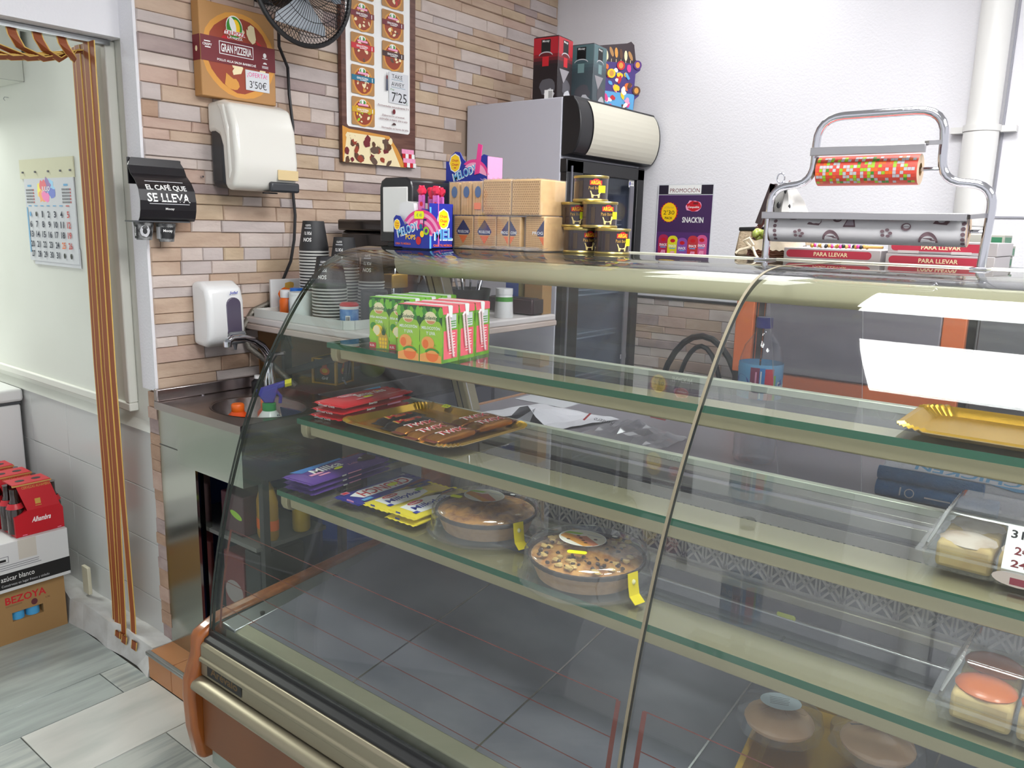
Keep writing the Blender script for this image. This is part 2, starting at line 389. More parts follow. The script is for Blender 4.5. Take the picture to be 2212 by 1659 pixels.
for i in range(n):
    a, b = -4.6 + (2.335*i)/n, -4.6 + (2.335*(i+1))/n
    q = lambda x: .006*math.sin(x*23) + .004*math.sin(x*61)
    cb.hexa([(a, 1.089 + q(a), 0), (b, 1.089 + q(b), 0), (b, 1.20, 0), (a, 1.20, 0), (a, 1.098 + q(a*1.3), .096 + q(a)), (b, 1.098 + q(b*1.3), .096 + q(b)), (b, 1.20, .085), (a, 1.20, .085)])
obj('baseboard_left', cb, M_CURB, kind='structure')
obj('wall_side', MB().box((-4.86, -2.2, 0), (-4.8, 3.3, ZC)), M_PLASTER2, kind='structure')
# white back wall with a stone wainscot
wall_back = obj('wall_back', MB().box((-2.318, YW, 0), (1.6, YW + .08, ZC)), M_PLASTER, kind='structure')
obj('mortar_bed', MB().box((-1.86, YW - .012, .5), (-.1, YW, 1.112)), M_STGROUT, wall_back)
for (a, b, c, d) in stone_rows(rs, -1.84, -.62, .56, 1.11):
    m_ = MB(); stone_mb(m_, 'y', YW - .012, a, b, c, d, .008 + rs.random()*.006, rs); obj('stone', m_, STN[rs.choice((1, 3, 5, 3, 2, 0))], wall_back, smooth=False)
obj('cap_strip', MB().box((-1.86, YW - .03, 1.11), (-.62, YW, 1.118)), PLASTIC_BLACK, wall_back)
obj('trim_2', MB().box((-.452, YW - .012, 0), (-.446, YW, ZC)).box((-.446, YW - .006, 1.468), (1.2, YW, 1.474)), mat('seam_grey', (150, 150, 158), 0.7), kind='structure')
M_PIPE = mat('white_pvc', (218, 217, 214), 0.45)
pp = thing('drain_pipe', 'thick white plastic drain pipe running down the white wall beside the chrome roll stand', 'pipe', (-.502, YW - .06, 0))
obj('pipe_body', MB().lathe([(.047, .0), (.047, 1.47), (.047, ZC)], 28, close=False), M_PIPE, pp)
obj('coupling', MB().lathe([(.050, 1.44), (.052, 1.46), (.052, 1.735), (.050, 1.75)], 28), M_PIPE, pp)
obj('pipe_clip', MB().lathe([(.055, 1.742), (.055, 1.762)], 28).box((.05, .02, 1.742), (.095, .056, 1.762)).box((-.095, .02, 1.742), (-.05, .056, 1.762)), M_PIPE, pp)
# ceiling panels; the dim one by the fridge is added fill for the worktop
M_LED = mat('led_diffuser', (255, 255, 255), 0.5, emit=PANEL_POWER); M_FILL = mat('fill_led_diffuser', (255, 255, 255), 0.5, emit=4.0); M_WFR = mat('lamp_frame', (235, 235, 235), 0.5)
for x, y, lab in ((-.35, .735, 'square ceiling panel lamp above the shopper side of the glass case'), (-.37, 1.80, 'square ceiling panel lamp above the staff side of the glass case'),
                  (.95, .735, 'square ceiling panel lamp to the right, over the shop floor'), (.95, 1.80, 'square ceiling panel lamp to the right, over the kitchen floor'), (-1.35, 2.72, 'added unseen fill panel near the fridge, brightening the work surface')):
    t = thing('ceiling_light', lab, 'ceiling light', (x, y, ZC - .022), group='ceiling panel lamps')
    obj('frame', MB().box((-.31, -.285, 0), (.31, .285, .022)), M_WFR, t, bev=.003); obj('diffuser', MB().box((-.295, -.27, -.002), (.295, .27, .004)), M_LED if x > -1 else M_FILL, t)

# ================================================================ THE GLASS CASE
XL, XJ, XR = -1.61, -.522, .60
PR = [(0.922,.456),(.931,.537),(.948,.635),(.967,.72),(.988,.80),(1.03,.925),(1.078,1.033),(1.13,1.126),(1.19,1.214),(1.25,1.279),(1.295,1.311),(1.345,1.331),(1.40,1.340),(1.46,1.343),(1.62,1.343),(1.78,1.343)]
def spline(P, n=6):
    P = [Vector(p) for p in P]; P = [2*P[0]-P[1]] + P + [2*P[-1]-P[-2]]; out = []
    for i in range(1, len(P) - 2):
        a, b, c, d = P[i-1:i+3]
        for k in range(n):
            t = k/n; out.append(.5*(2*b + (c-a)*t + (2*a-5*b+4*c-d)*t*t + (3*b-a-3*c+d)*t**3))
    return out + [P[-2]]
Q = spline(PR)
def offset(Q, d):
    o = []
    for i in range(len(Q)):
        t = (Q[min(i+1, len(Q)-1)] - Q[max(i-1, 0)]).normalized(); o.append(Q[i] + Vector((t.y, -t.x))*d)
    return o
M_CHAMP = mat('champagne_aluminium', (150, 142, 122), 0.38, 0.75); M_BEIGE = mat('beige_profile', (162, 152, 122), 0.42, 0.25)
M_WOOD = mat('varnished_wood', (150, 84, 32), 0.3, noise=(7, 0.7, (122, 62, 22)), stretch=(9, 9, .8), coat=.3); M_WOODP = mat('wood_front_panel', (118, 70, 36), 0.42, noise=(4, .5, (100, 60, 34)))
M_SEAL = mat('black_seal', (24, 24, 26), 0.5); M_EDGE = mat('glass_edge_dark', (16, 24, 22), 0.15); M_GREEN = mat('glass_edge_green', (12, 82, 56), 0.12, coat=.3)
M_DARK = mat('dark_body', (46, 46, 48), 0.6)
case = thing('display_case', 'long curved-glass refrigerated bakery counter with wooden end panel', 'display case', (0, 0, 0))
def pane(x0, x1):
    m = MB(); n = len(Q); A = Q; B = offset(Q, .008)
    v = [(x0, p.x, p.y) for p in A] + [(x1, p.x, p.y) for p in A] + [(x0, p.x, p.y) for p in B] + [(x1, p.x, p.y) for p in B]
    f = []; mi = []
    for i in range(n-1):
        f += [(i, i+1, n+i+1, n+i), (2*n+i, 3*n+i, 3*n+i+1, 2*n+i+1)]; mi += [0, 0]
        f += [(i, 2*n+i, 2*n+i+1, i+1), (n+i, n+i+1, 3*n+i+1, 3*n+i)]; mi += [1, 1]
    f += [(0, n, 3*n, 2*n), (n-1, 3*n-1, 4*n-1, 2*n-1)]; mi += [1, 1]
    m.v = v; m.f = [list(reversed(q)) for q in f]; m.m = mi
    o = obj('front_pane', m, [GLASS, M_EDGE], case, ang=60)
    B2 = offset(Q, .0095); C = MB()                         # heating wires printed on the inside
    def at(zz):
        for i in range(len(B2)-1):
            if B2[i].y <= zz <= B2[i+1].y: t = (zz - B2[i].y)/(B2[i+1].y - B2[i].y); return B2[i].lerp(B2[i+1], t).x
        return B2[0].x
    zs = [.47 + .012*k for k in range(20)]
    for xx in (x0 + .016, x1 - .024):
        for k in range(19): C.add([(xx, at(zs[k]), zs[k]), (xx + .008, at(zs[k]), zs[k]), (xx + .008, at(zs[k+1]), zs[k+1]), (xx, at(zs[k+1]), zs[k+1])], [(0, 1, 2, 3)])
    for zz in (.698, .640, .582, .524): C.add([(x0 + .018, at(zz), zz), (x1 - .02, at(zz), zz), (x1 - .02, at(zz + .0016), zz + .0016), (x0 + .018, at(zz + .0016), zz + .0016)], [(0, 1, 2, 3)])
    obj('heating_wires', C, mat('heating_print', (104, 34, 18), 0.5), o, smooth=False)
pane(XL + .010, XJ - .0025); pane(XJ + .0025, XR)
jm = MB(); B = offset(Q, .009); A = offset(Q, -.0008); n = len(Q) - 1
for i in range(n): jm.hexa([(XJ-.0024, A[i].x, A[i].y), (XJ+.0024, A[i].x, A[i].y), (XJ+.0024, B[i].x, B[i].y), (XJ-.0024, B[i].x, B[i].y), (XJ-.0024, A[i+1].x, A[i+1].y), (XJ+.0024, A[i+1].x, A[i+1].y), (XJ+.0024, B[i+1].x, B[i+1].y), (XJ-.0024, B[i+1].x, B[i+1].y)])
obj('joint_seal', jm, mat('joint_seal', (120, 112, 92), 0.45), case)
ep = [(p.x, p.y) for p in Q if p.x < 1.6] + [(1.60, 1.343), (1.775, .86), (1.76, .515), (.94, .47)]
em = MB(); o_ = Vector((XL, 0, 0)); k = len(ep)
em.v = [(XL, a, b) for a, b in ep] + [(XL + .008, a, b) for a, b in ep]
em.f = [list(range(k)), list(reversed(range(k, 2*k)))] + [[i, k+i, k+(i+1) % k, (i+1) % k] for i in range(k)]; em.m = [0, 0] + [1]*k
obj('end_pane', em, [GLASS, M_EDGE], case, smooth=False)
# front of the base
X0, X1 = XL - .002, XR
ex = lambda poly, x0=X0, x1=X1: MB().prism(poly, (x0, 0, 0), (0, 1, 0), (0, 0, 1), (x1 - x0, 0, 0))
obj('glass_seal', ex([(.908, .428), (.940, .428), (.940, .447), (.928, .458), (.922, .458), (.921, .446), (.908, .440)]), M_SEAL, case, bev=.002)
obj('upper_rail', ex([(.906, .434), (.899, .428), (.8985, .402), (.893, .398), (.893, .390), (.8985, .387), (.897, .355), (.94, .352), (.94, .434)]), M_CHAMP, case, bev=.0015)
a_ = [(.935, .350)] + [(.899 - .028*math.sin(math.radians(t)), .332 + .019*math.cos(math.radians(t))) for t in range(10, 176, 11)] + [(.935, .312)]
obj('bumper_rail', ex(a_, XL - .006), M_CHAMP, case, ang=50)
obj('wood_front', ex([(.897, .312), (.895, .172), (.915, .172), (.915, .312)]), M_WOODP, case, bev=.002)
obj('kick_plate', ex([(.916, .168), (.914, .114), (.922, .114), (.924, .168)]), mat('kick_plate', (150, 158, 148), 0.5, .2), case)
obj('chassis', MB().box((XL + .01, .925, .125), (XR, 1.74, .345)), M_DARK, case)
for x in (-1.5, -.55, .45):
    for y in (1.16, 1.66): obj('foot', MB().lathe([(.022, .0885), (.022, .10), (.012, .104), (.012, .126)], 14, (x, y, 0)), M_SEAL, case)
# wooden end panel
wp = [(.904, .452), (.896, .440), (.893, .40), (.871, .342), (.868, .30), (.871, .218), (.884, .145), (.894, .128), (.93, .125), (1.74, .125), (1.765, .15), (1.765, .512), (1.40, .508), (.960, .476), (.925, .462)]
obj('end_panel', MB().prism(wp, (XL - .048, 0, 0), (0, 1, 0), (0, 0, 1), (.045, 0, 0)), M_WOOD, case, bev=.013, seg=4)
bp = Face((-1.584, .8968, .380), (1, 0, 0), (0, .03, 1)); bp.rect(0, -.018, .137, .034, BLACK); bp.text('Arévalo', .068, -.001, .020, mat('badge_gold', (110, 84, 50), .4, .5), w=.108)
bp.done(case, 'brand_plate')
# inside of the base
lean = lambda y: .462 + .145*(y - .94)
def plate(x0, x1, y0, y1, t=.003): return MB().hexa([(x0, y0, lean(y0)-t), (x1, y0, lean(y0)-t), (x1, y1, lean(y1)-t), (x0, y1, lean(y1)-t), (x0, y0, lean(y0)), (x1, y0, lean(y0)), (x1, y1, lean(y1)), (x0, y1, lean(y1))])
M_DECK = mat('deck_steel', (122, 122, 130), 0.32, 0.35, noise=(5, .7, (96, 98, 108)), stretch=(1, 1.6, 1), bump=(9, .08)); M_SEAM = mat('bright_seam', (205, 205, 205), .25, 1.0)
sx = [-1.545, -1.175, -.84, -.505, -.17, .165, .50]
for i in range(6):
    obj('deck_plate', plate(sx[i] + .001, sx[i+1] - .001, .985, 1.60), M_DECK, case); obj('deck_seam', plate(sx[i+1] - .0018, sx[i+1] + .0018, .985, 1.60, -.0015), M_SEAM, case)
obj('deck_front_rail', MB().hexa([(-1.585, .945, .405), (XR, .945, .405), (XR, .99, .40), (-1.585, .99, .40), (-1.585, .950, .462), (XR, .950, .462), (XR, .985, .470), (-1.585, .985, .470)]), mat('olive_rail', (142, 140, 118), .4, .5), case, bev=.003)
obj('front_trough', MB().box((XL + .01, .922, .40), (XR, .95, .412)), mat('trough_olive', (110, 106, 62), .5, noise=(9, .8, (60, 66, 40))), case)
obj('side_rail', MB().hexa([(-1.60, .95, .455), (-1.548, .95, .45), (-1.548, 1.70, .515), (-1.60, 1.70, .52), (-1.60, .95, .470), (-1.548, .95, .467), (-1.548, 1.70, .535), (-1.60, 1.70, .538)]), M_ALU, case, bev=.002)
obj('side_gasket', MB().hexa([(-1.548, .97, .455), (-1.540, .97, .452), (-1.540, 1.70, .52), (-1.548, 1.70, .52), (-1.548, .97, .466), (-1.540, .97, .464), (-1.540, 1.70, .542), (-1.548, 1.70, .542)]), mat('copper_gasket', (150, 72, 26), .4), case)
sc = MB()
for y in (1.03, 1.25, 1.47): sc.lathe([(.006, 0), (.006, .003), (.002, .004)], 12, (-1.556, y, .470 + .085*(y-.95)))
obj('screws', sc, mat('dark_screw', (60, 56, 52), .4, .8), case, kind='stuff')
obj('rear_lip', MB().box((-1.545, 1.600, .54), (XR, 1.606, .598)), M_DECK, case); obj('lip_edge', MB().box((-1.545, 1.597, .596), (XR, 1.609, .602)), M_SEAM, case, bev=.002)
obj('rear_gap', MB().box((-1.545, 1.64, .45), (XR, 1.65, .625)), mat('gap_black', (10, 10, 11), .8), case)
obj('lower_rear_rail', MB().box((-1.545, 1.632, .618), (XR, 1.652, .638)), M_CHAMP, case, bev=.003)
GX0 = -1.40
obj('grille_back', MB().box((GX0 - .02, 1.672, .636), (XR, 1.678, .80)), mat('grille_dark', (16, 16, 18), .6), case)
g = MB(); p_ = .052
g.box((GX0 - .02, 1.655, .636), (XR, 1.660, .642)).box((GX0 - .02, 1.655, .776), (XR, 1.660, .80)).box((-1.545, 1.655, .636), (GX0 - .016, 1.660, .80))
x = GX0
while x < XR + .1:
    for d in (-.0075, .0075):
        for s in (1, -1):
            a, b = (x + d, .640), (x + d + s*.138*p_/.0625, .778)
            g.bar((a[0], 1.6575, a[1]), (b[0], 1.6575, b[1]), .0046, .0042, up=(0, 1, 0))
    for d in (-.004, .004): g.bar((x + d, 1.6575, .640), (x + d, 1.6575, .778), .0040, .0042, up=(0, 1, 0))
    x += p_
g.v = [(min(max(q[0], GX0 - .02), XR), q[1], q[2]) for q in g.v]
obj('air_grille', g, mat('grille_metal', (156, 148, 138), .45, .3), case, smooth=False)
obj('left_liner', MB().box((-1.548, 1.56, .54), (-1.543, 1.66, .82)).box((-1.59, 1.60, .54), (-1.548, 1.68, .82)), M_WOOD, case)
# three glass shelves
for yf, zt, yb in ((1.264, 1.106, 1.52), (1.168, .928, 1.53), (1.104, .761, 1.54)):
    s = MB().box((-1.588, yf, zt - .013), (XR - .01, yb, zt)); s.m = [0, 0, 1, 1, 1, 1]
    sh = obj('glass_shelf', s, [GLASS, M_GREEN], case, smooth=False)
    br = [(0, 0), (0, -.022), (.006, -.034), (.02, -.040), (.16, -.012), (yb - yf - .01, -.012), (yb - yf - .01, 0)]
    for bx in (-1.582, .50): obj('bracket', MB().prism(br, (bx, yf + .006, zt - .0135), (0, 1, 0), (0, 0, 1), (.022, 0, 0)), M_BEIGE, sh, bev=.002)
    obj('lamp_profile', MB().prism([(0, 0), (.002, -.024), (.012, -.028), (.112, -.018), (.112, .0)], (-1.545, yf + .006, zt - .0135), (0, 1, 0), (0, 0, 1), (2.12, 0, 0)), M_BEIGE, sh, bev=.0015)
    obj('rear_support', MB().box((-1.58, yb - .012, zt - .014), (XR - .01, yb + .006, zt + .001)), mat('pale_rail', (196, 200, 184), .35, .3), sh, bev=.002)
# lamp hood under the top pane
hd = [(1.500, 1.322), (1.497, 1.30), (1.502, 1.278), (1.514, 1.268), (1.60, 1.262), (1.64, 1.322)]
obj('lamp_hood', MB().prism(hd, (-1.595, 0, 0), (0, 1, 0), (0, 0, 1), (XR + 1.59, 0, 0)), mat('hood_cream', (196, 190, 158), .45, noise=(3, .2, (180, 172, 138))), case, bev=.006, seg=3)
obj('hood_gasket', MB().box((-1.595, 1.50, 1.322), (XR, 1.64, 1.334)), mat('gasket_grey', (92, 88, 92), .6), case)
obj('top_rail', MB().box((-1.60, 1.775, 1.316), (XR, 1.80, 1.346)), mat('top_rail', (214, 214, 196), .35, .4), case, bev=.003)
# rear frame and sliding doors
def rear(x0, x1, d0=0.0, d1=.02, zl=.845, zh=1.33):
    f = lambda z: 1.605 + (1.33 - z)*.355
    return MB().hexa([(x0, f(zl)+d0, zl), (x1, f(zl)+d0, zl), (x1, f(zl)+d1, zl), (x0, f(zl)+d1, zl), (x0, f(zh)+d0, zh), (x1, f(zh)+d0, zh), (x1, f(zh)+d1, zh), (x0, f(zh)+d1, zh)])
rp = obj('rear_post', rear(-1.606, -1.560, 0, .05), M_BEIGE, case, bev=.003); obj('groove', rear(-1.584, -1.581, -.0015, .0, .85, 1.32), M_DARK, rp)
obj('rear_post', rear(.55, .595, 0, .05), M_BEIGE, case, bev=.003)
ACR = glass('acrylic_door', (249, 249, 250), .035, .02, haze=((190, 186, 196), .09)); M_ACE = mat('acrylic_edge', (206, 204, 208), .3)
for a, b, d in ((-1.556, -.43, .008), (-.62, .55, .022)):
    dr = rear(a, b, d, d + .004); dr.m = [1, 1, 0, 1, 0, 1]; obj('sliding_door', dr, [ACR, M_ACE], case, smooth=False)
obj('work_surface', MB().box((-1.635, 1.665, .812), (XR, 2.25, .835)), mat('grey_laminate', (150, 145, 152), .33, noise=(30, .12, (140, 134, 142))), case, bev=.002)
obj('door_track', MB().box((-1.60, 1.70, .835), (XR, 1.80, .843)).box((-1.6, 1.664, .812), (XR, 1.672, .838)), mat('track_grey', (150, 146, 138), .35, .5), case, bev=.0015)
obj('surface_edge', MB().box((-1.65, 1.70, .811), (-1.635, 2.25, .837)), mat('beech_edge', (196, 148, 110), .45), case)
obj('rear_body', MB().box((XL + .04, 1.70, .125), (XR, 2.20, .810)), mat('rear_body', (150, 146, 148), .6), case)
obj('upper_shelf', MB().box((-.95, 1.795, 1.326), (XR, 2.16, 1.338)), M_ALU, case)
# ================================================================ SIDE ROOM
C_RED = mat('red_carton', (186, 24, 38), 0.4); C_REDTOP = mat('red_carton_top', (196, 34, 46), 0.4); M_BOTTLE = mat('dark_bottle', (40, 22, 18), 0.15, coat=.5)
M_CARD = mat('brown_cardboard', (160, 124, 78), 0.7, noise=(6, .3, (146, 110, 66))); M_WCARD = mat('white_cardboard', (206, 206, 206), 0.6)
wb = thing('water_carton', 'brown cardboard water carton on the marble floor, below the white sugar box', 'carton', (-2.80, 1.075, 0))
wm = MB()      # hollow-fronted box: the hand hole shows the bottles
for a, b in (((-.40, -.56, 0), (0, 0, .072)), ((-.40, -.56, .103), (0, 0, .19)), ((-.40, -.56, .072), (0, -.168, .103)), ((-.40, -.072, .072), (0, 0, .103)), ((-.40, -.56, .072), (-.03, 0, .103))): wm.box(a, b)
obj('box_body', wm, M_CARD, wb)
F = Face((0, 0, 0), (0, 1, 0), (0, 0, 1)); F.text('BEZOYA', -.122, .148, .026, RED, w=.125); F.disc(-.098, .120, .010, .011, mat('drop_maroon', (96, 40, 50), .5)); F.rect(-.185, .126, .05, .006, mat('faint_kraft', (140, 108, 70), .7)); F.text('1,5L', -.055, .122, .006, BROWN, w=.014); F.done(wb)
for y in (-.145, -.098): obj('bottle_neck', MB().lathe([(.022, .060), (.022, .10), (.014, .106)], 14, (-.026, y, 0)), mat('blue_bottle', (70, 160, 214), .25, coat=.4), wb)
sb = thing('sugar_box', 'white sugar box with a black band, under the red beer packs', 'carton', (-2.775, 1.09, .1905))
obj('box_body', MB().box((-.42, -.50, 0), (0, 0, .166)), M_WCARD, sb, bev=.002)
F = Face((0, 0, 0), (0, 1, 0), (0, 0, 1)); F.rect(-.50, .012, .50, .052, BLACK); F.text('azúcar blanco', -.213, .046, .017, WHITE, w=.10, align='l', bold=False); F.text('Consérvese en lugar fresco y aislado', -.213, .022, .011, LGREY, w=.145, align='l', bold=False)
F.lines(-.213, .090, .15, 3, .007, .0022, GREY); F.rect(-.225, .100, .040, .022, GREY); F.rect(-.223, .102, .036, .018, M_WCARD); F.rect(-.219, .105, .026, .008, BLACK); F.rect(-.155, .10, .055, .066, mat('packing_tape', (196, 190, 180), .3)); F.done(sb)
def beer_pack(loc, lab):
    t = thing('beer_pack', lab, 'beer pack', loc, group='red beer carriers on the sugar box')
    pr_ = [(-.115, 0), (0, 0), (0, .075), (-.028, .158), (-.087, .158), (-.115, .075)]
    m = MB(); y0, y1 = -.150, 0
    for (a, b) in (((0, 0), (0, .082)), ((0, .082), (-.028, .166))):                   # front and sloped shoulder
        pass
    m.hexa([(-.115, y0, 0), (0, y0, 0), (0, y1, 0), (-.115, y1, 0), (-.115, y0, .07), (0, y0, .07), (0, y1, .07), (-.115, y1, .07)])
    m.add([(0, y0, .07), (0, y1, .07), (0, y1 - .008, .085), (0, y0 + .040, .085)], [(0, 1, 2, 3)])
    m.add([(0, y0 + .040, .085), (0, y1 - .008, .085), (-.022, y1 - .028, .172), (-.022, y0 + .018, .172)], [(0, 1, 2, 3)])
    m.add([(-.115, y0 + .040, .085), (-.093, y0 + .018, .172), (-.093, y1 - .028, .172), (-.115, y1 - .008, .085)], [(0, 1, 2, 3)])
    m.add([(0, y0, .07), (0, y0 + .040, .085), (-.115, y0 + .040, .085), (-.115, y0, .07)], [(0, 1, 2, 3)])
    m.box((-.096, y0 + .010, .170), (-.019, y1 - .024, .1735))
    obj('carton_body', m, C_RED, t, smooth=False)
    obj('kraft_edge', MB().box((-.022, y0 + .008, .1665), (-.0165, y1 - .022, .1715)), mat('kraft_edge', (190, 140, 80), .6), t)
    for y in (y0 + .045, y1 - .055): obj('finger_hole', MB().lathe([(.011, .1735), (.011, .1742)], 14, (-.056, y, 0), sy=1.3), BLACK, t)
    for i, (x, y) in enumerate(((-.03, -.135), (-.085, -.135), (-.03, -.02), (-.085, -.02))):
        b = obj('bottle', MB().lathe([(.026, .01), (.026, .085), (.012, .125), (.012, .158), (.014, .16)], 14, (x, y, 0)), M_BOTTLE, t); obj('bottle_label', MB().lathe([(.0265, .095), (.0185, .112)], 14, (x, y, 0), close=False), C_RED, b)
    F = Face((0, 0, 0), (0, 1, 0), (0, 0, 1)); F.text('Alhambra', -.068, .050, .018, WHITE, w=.058, slant=.25); F.rect(-.130, .003, .014, .002, LPINK); F.rect(-.022, .003, .012, .002, LPINK); F.done(t)
    F = Face((0, 0, .085), (0, 1, 0), (-.022, 0, .087)); F.text('CERVEZAS ALHAMBRA', -.070, .076, .009, GOLDI, w=.088, bold=False); F.rect(-.082, .016, .017, .018, GOLDI); F.rect(-.083, .010, .019, .002, GOLDI); F.done(t, 'crest_print')
    return t
bpk = beer_pack((-2.795, 1.090, .357), 'nearest red beer carrier, its white name in full view, on the sugar box')
dup(bpk, (-2.92, 1.078, .357), label='middle red beer carrier, half hidden behind the nearest one')
dup(bpk, (-3.045, 1.068, .357), label='farthest red beer carrier, beside the white chest')
wa = thing('white_chest', 'tall white metal chest at the left edge, behind the red beer carriers', 'freezer', (-3.27, .86, 0))
obj('body', MB().box((-.55, -.30, .02), (0, .30, .70)), PLASTIC_WHITE, wa, bev=.008); obj('lid', MB().box((-.56, -.31, .71), (.008, .31, .76)), PLASTIC_WHITE, wa, bev=.012); obj('lid_gasket', MB().box((-.55, -.30, .70), (-.002, .30, .71)), mat('gasket_dark', (70, 72, 76), .6), wa)
obj('foot', MB().box((-.5, -.25, 0), (-.05, .25, .02)), PLASTIC_BLACK, wa)
# small dark oddments: strip of broken tile by the skirting, wall box, calendar
up = thing('tile_offcut', 'small cream tile offcut leaning against the wall behind the water carton', 'tile', (-2.80, 1.135, .098)); obj('slab', MB().box((0, 0, 0), (.045, .012, .10)), mat('cream_tile', (206, 200, 176), .4), up, bev=.002)
wbx = thing('wall_box', 'white metal box fixed high on the side room wall, top left', 'wall box', (-2.987, YS - .012, 1.828)); obj('body', MB().box((-.42, -.10, 0), (0, 0, .45)), M_PLASTER2, wbx, bev=.004); obj('grey_joint', MB().box((-.006, -.102, .0), (-.003, .0, .45)), GREY, wbx)  # thin grey strip down the right edge of the box
hk = thing('cup_hook', 'tiny bent hook screwed into the side room wall', 'hook', (-3.13, YS - .012, 1.79)); obj('hook_wire', MB().tube([(0, 0, 0), (0, -.012, 0), (0, -.016, -.006), (0.006, -.014, -.012)], .0014, 6), CHROME, hk)
ca = thing('wall_calendar', 'paper wall calendar for July with big numbers, pinned in the side room', 'calendar', (-3.05, YS - .014, 1.247))
M_PAPER = mat('paper_white', (214, 216, 220), 0.8); obj('sheet', MB().box((0, -.004, 0), (.372, 0, .272)), M_PAPER, ca); obj('back_sheet', MB().box((.03, -.0025, -.012), (.378, -.0005, .05)), M_PAPER, ca)
obj('header_strip', MB().box((-.03, -.003, .272), (.378, .001, .335)), mat('yellowed_strip', (216, 214, 186), .8), ca)
pn = MB()
for x in (.0, .1, .2, .29, .36): pn.lathe([(.003, 0), (.003, .006)], 8, (x, -.006, .29))
obj('pins', pn, GREY, ca, kind='stuff')
F = Face((0, -.004, 0), (1, 0, 0), (0, 0, 1))
rnd = random.Random(5)
for c, x, y, r in ((YEL, .125, .235, .030), (ORANGE, .14, .215, .026), (PINK, .165, .222, .030), (SKY, .205, .238, .032), (PURPLE, .18, .25, .028), (BLUE, .21, .225, .024), (RED, .15, .248, .024)):
    F.disc(x, y, r, r*.8, mat(c.name + '_pale', [min(255, int(110 + .65*k)) for k in {'yellow_ink': (250, 205, 20), 'orange_ink': (236, 110, 30), 'pink_ink': (225, 60, 140), 'sky_ink': (90, 165, 215), 'purple_ink': (84, 42, 120), 'blue_ink': (28, 50, 160), 'red_ink': (196, 28, 40)}[c.name]], .7), 14, jit=.6)
F.text('JULIO', .168, .236, .020, WHITE, w=.062)
for x0, cc in ((.012, GREY), (.288, GREY)):
    for j in range(5):
        for i in range(7): F.mb.add([F.P(x0 + i*.0095, .232 - j*.010), F.P(x0 + .006 + i*.0095, .232 - j*.010), F.P(x0 + .006 + i*.0095, .238 - j*.010), F.P(x0 + i*.0095, .238 - j*.010)], [(0, 1, 2, 3)], F._m(RED if i == 6 else cc))
    F.k += 1; F.rect(x0 + .015, .246, .03, .006, SKY)
F.rect(.006, .028, .010, .150, mat('calendar_side', (130, 180, 214), .7))
for i in range(7): F.rect(.022 + i*.048, .182, .024, .003, RED if i == 6 else SKY)
d = 1
for r_ in range(5):
    for c_ in range(7):
        x, y = .036 + c_*.048, .156 - r_*.033; F.k = 40
        if r_ == 0 and c_ < 2: F.disc(x, y, .007, .008, BLACK if c_ else SKY, 12); continue
        if d > 31:
            F.disc(x, y, .007, .009, BLACK, 12); continue
        F.text(str(d), x, y, .021, RED if c_ == 6 else (ORANGE if d == 25 else mat('calendar_navy', (44, 48, 70), .7)), w=.016 if d < 10 and d != 1 else (.008 if d == 1 else .026)); d += 1
F.done(ca)
# fly curtain: nine striped ribbons drawn aside
M_RIB = mat('ribbon_rust', (142, 70, 30), 0.6); M_RIBY = mat('ribbon_yellow', (214, 176, 92), 0.6)
fc = thing('strip_curtain', 'rust and yellow striped ribbon door curtain gathered to one side of the doorway', 'curtain', (0, 0, 0))
obj('curtain_rail', MB().box((-2.425, -.05, 1.875), (-2.395, YS - .01, 1.888)), M_ALU, fc)
def ribbon(pts, w, side, par=None):
    """flat ribbon following pts, with three yellow stripes"""
    m = MB(); P = [Vector(p) for p in pts]
    bands = [(-.5, -.41, 1), (-.41, .41, 0), (.41, .5, 1)]
    for a, b, k in bands:
        vs = []; fs = []
        for i, p in enumerate(P):
            s = side[i] if isinstance(side, list) else side; s = Vector(s).normalized(); t = (P[min(i+1, len(P)-1)] - P[max(i-1, 0)]).normalized(); nn = s.cross(t).normalized()*.0011
            vs += [p + s*w*a - nn, p + s*w*b - nn, p + s*w*b + nn, p + s*w*a + nn]
        for i in range(len(P)-1):
            o = 4*i; fs += [(o, o+1, o+5, o+4), (o+1, o+2, o+6, o+5), (o+2, o+3, o+7, o+6), (o+3, o, o+4, o+7)]
        m.add(vs, fs, k)
    return obj('ribbon', m, [M_RIB, M_RIBY], par or fc, smooth=False)
ty = 1.118
for i in range(5):                                       # the hanging bundle
    xt = -2.512 + .0325*i; xb = -2.528 + .0275*i + (.034 if i > 3 else 0); y0 = ty - .004*(i % 2) - .0025*i
    pts = [(xt, y0, 1.876), (xt - .003 + .002*math.sin(i), y0, 1.4), (xt - .008, y0 - .003, .95), (xt - .012, y0, .55)]
    pts += [(xb, y0, .16), (xb + .004, y0 - .004, .085), (xb + .018, y0 - .014, .052), (xb + .032, y0 - .018, .060 + .003*i), (xb + .036, y0 - .018, .078 + .003*i)]
    ribbon(pts, .0325, (1, 0, 0))
for i in range(9):                                       # loops drooping from the rail
    y = 1.04 - .062*i; k = .03 + .010*i
    pts = [(-2.410, y, 1.876), (-2.41, y + .004, 1.86), (-2.412, y + .02, 1.845 - k*.25), (-2.42, y + .02 + (1.09 - y)*.35, 1.838 - k*.5), (-2.435, y + (1.09 - y)*.7, 1.842 - k*.3), (-2.45, 1.095 + .002*i, 1.856)]
    ribbon(pts, .026, [(0, 1, 0), (.3, 1, 0), (.8, .6, 0), (1, -.1, .4), (1, 0, .5), (1, 0, .2)])

# ================================================================ ON THE STONE WALL
XF = -2.262
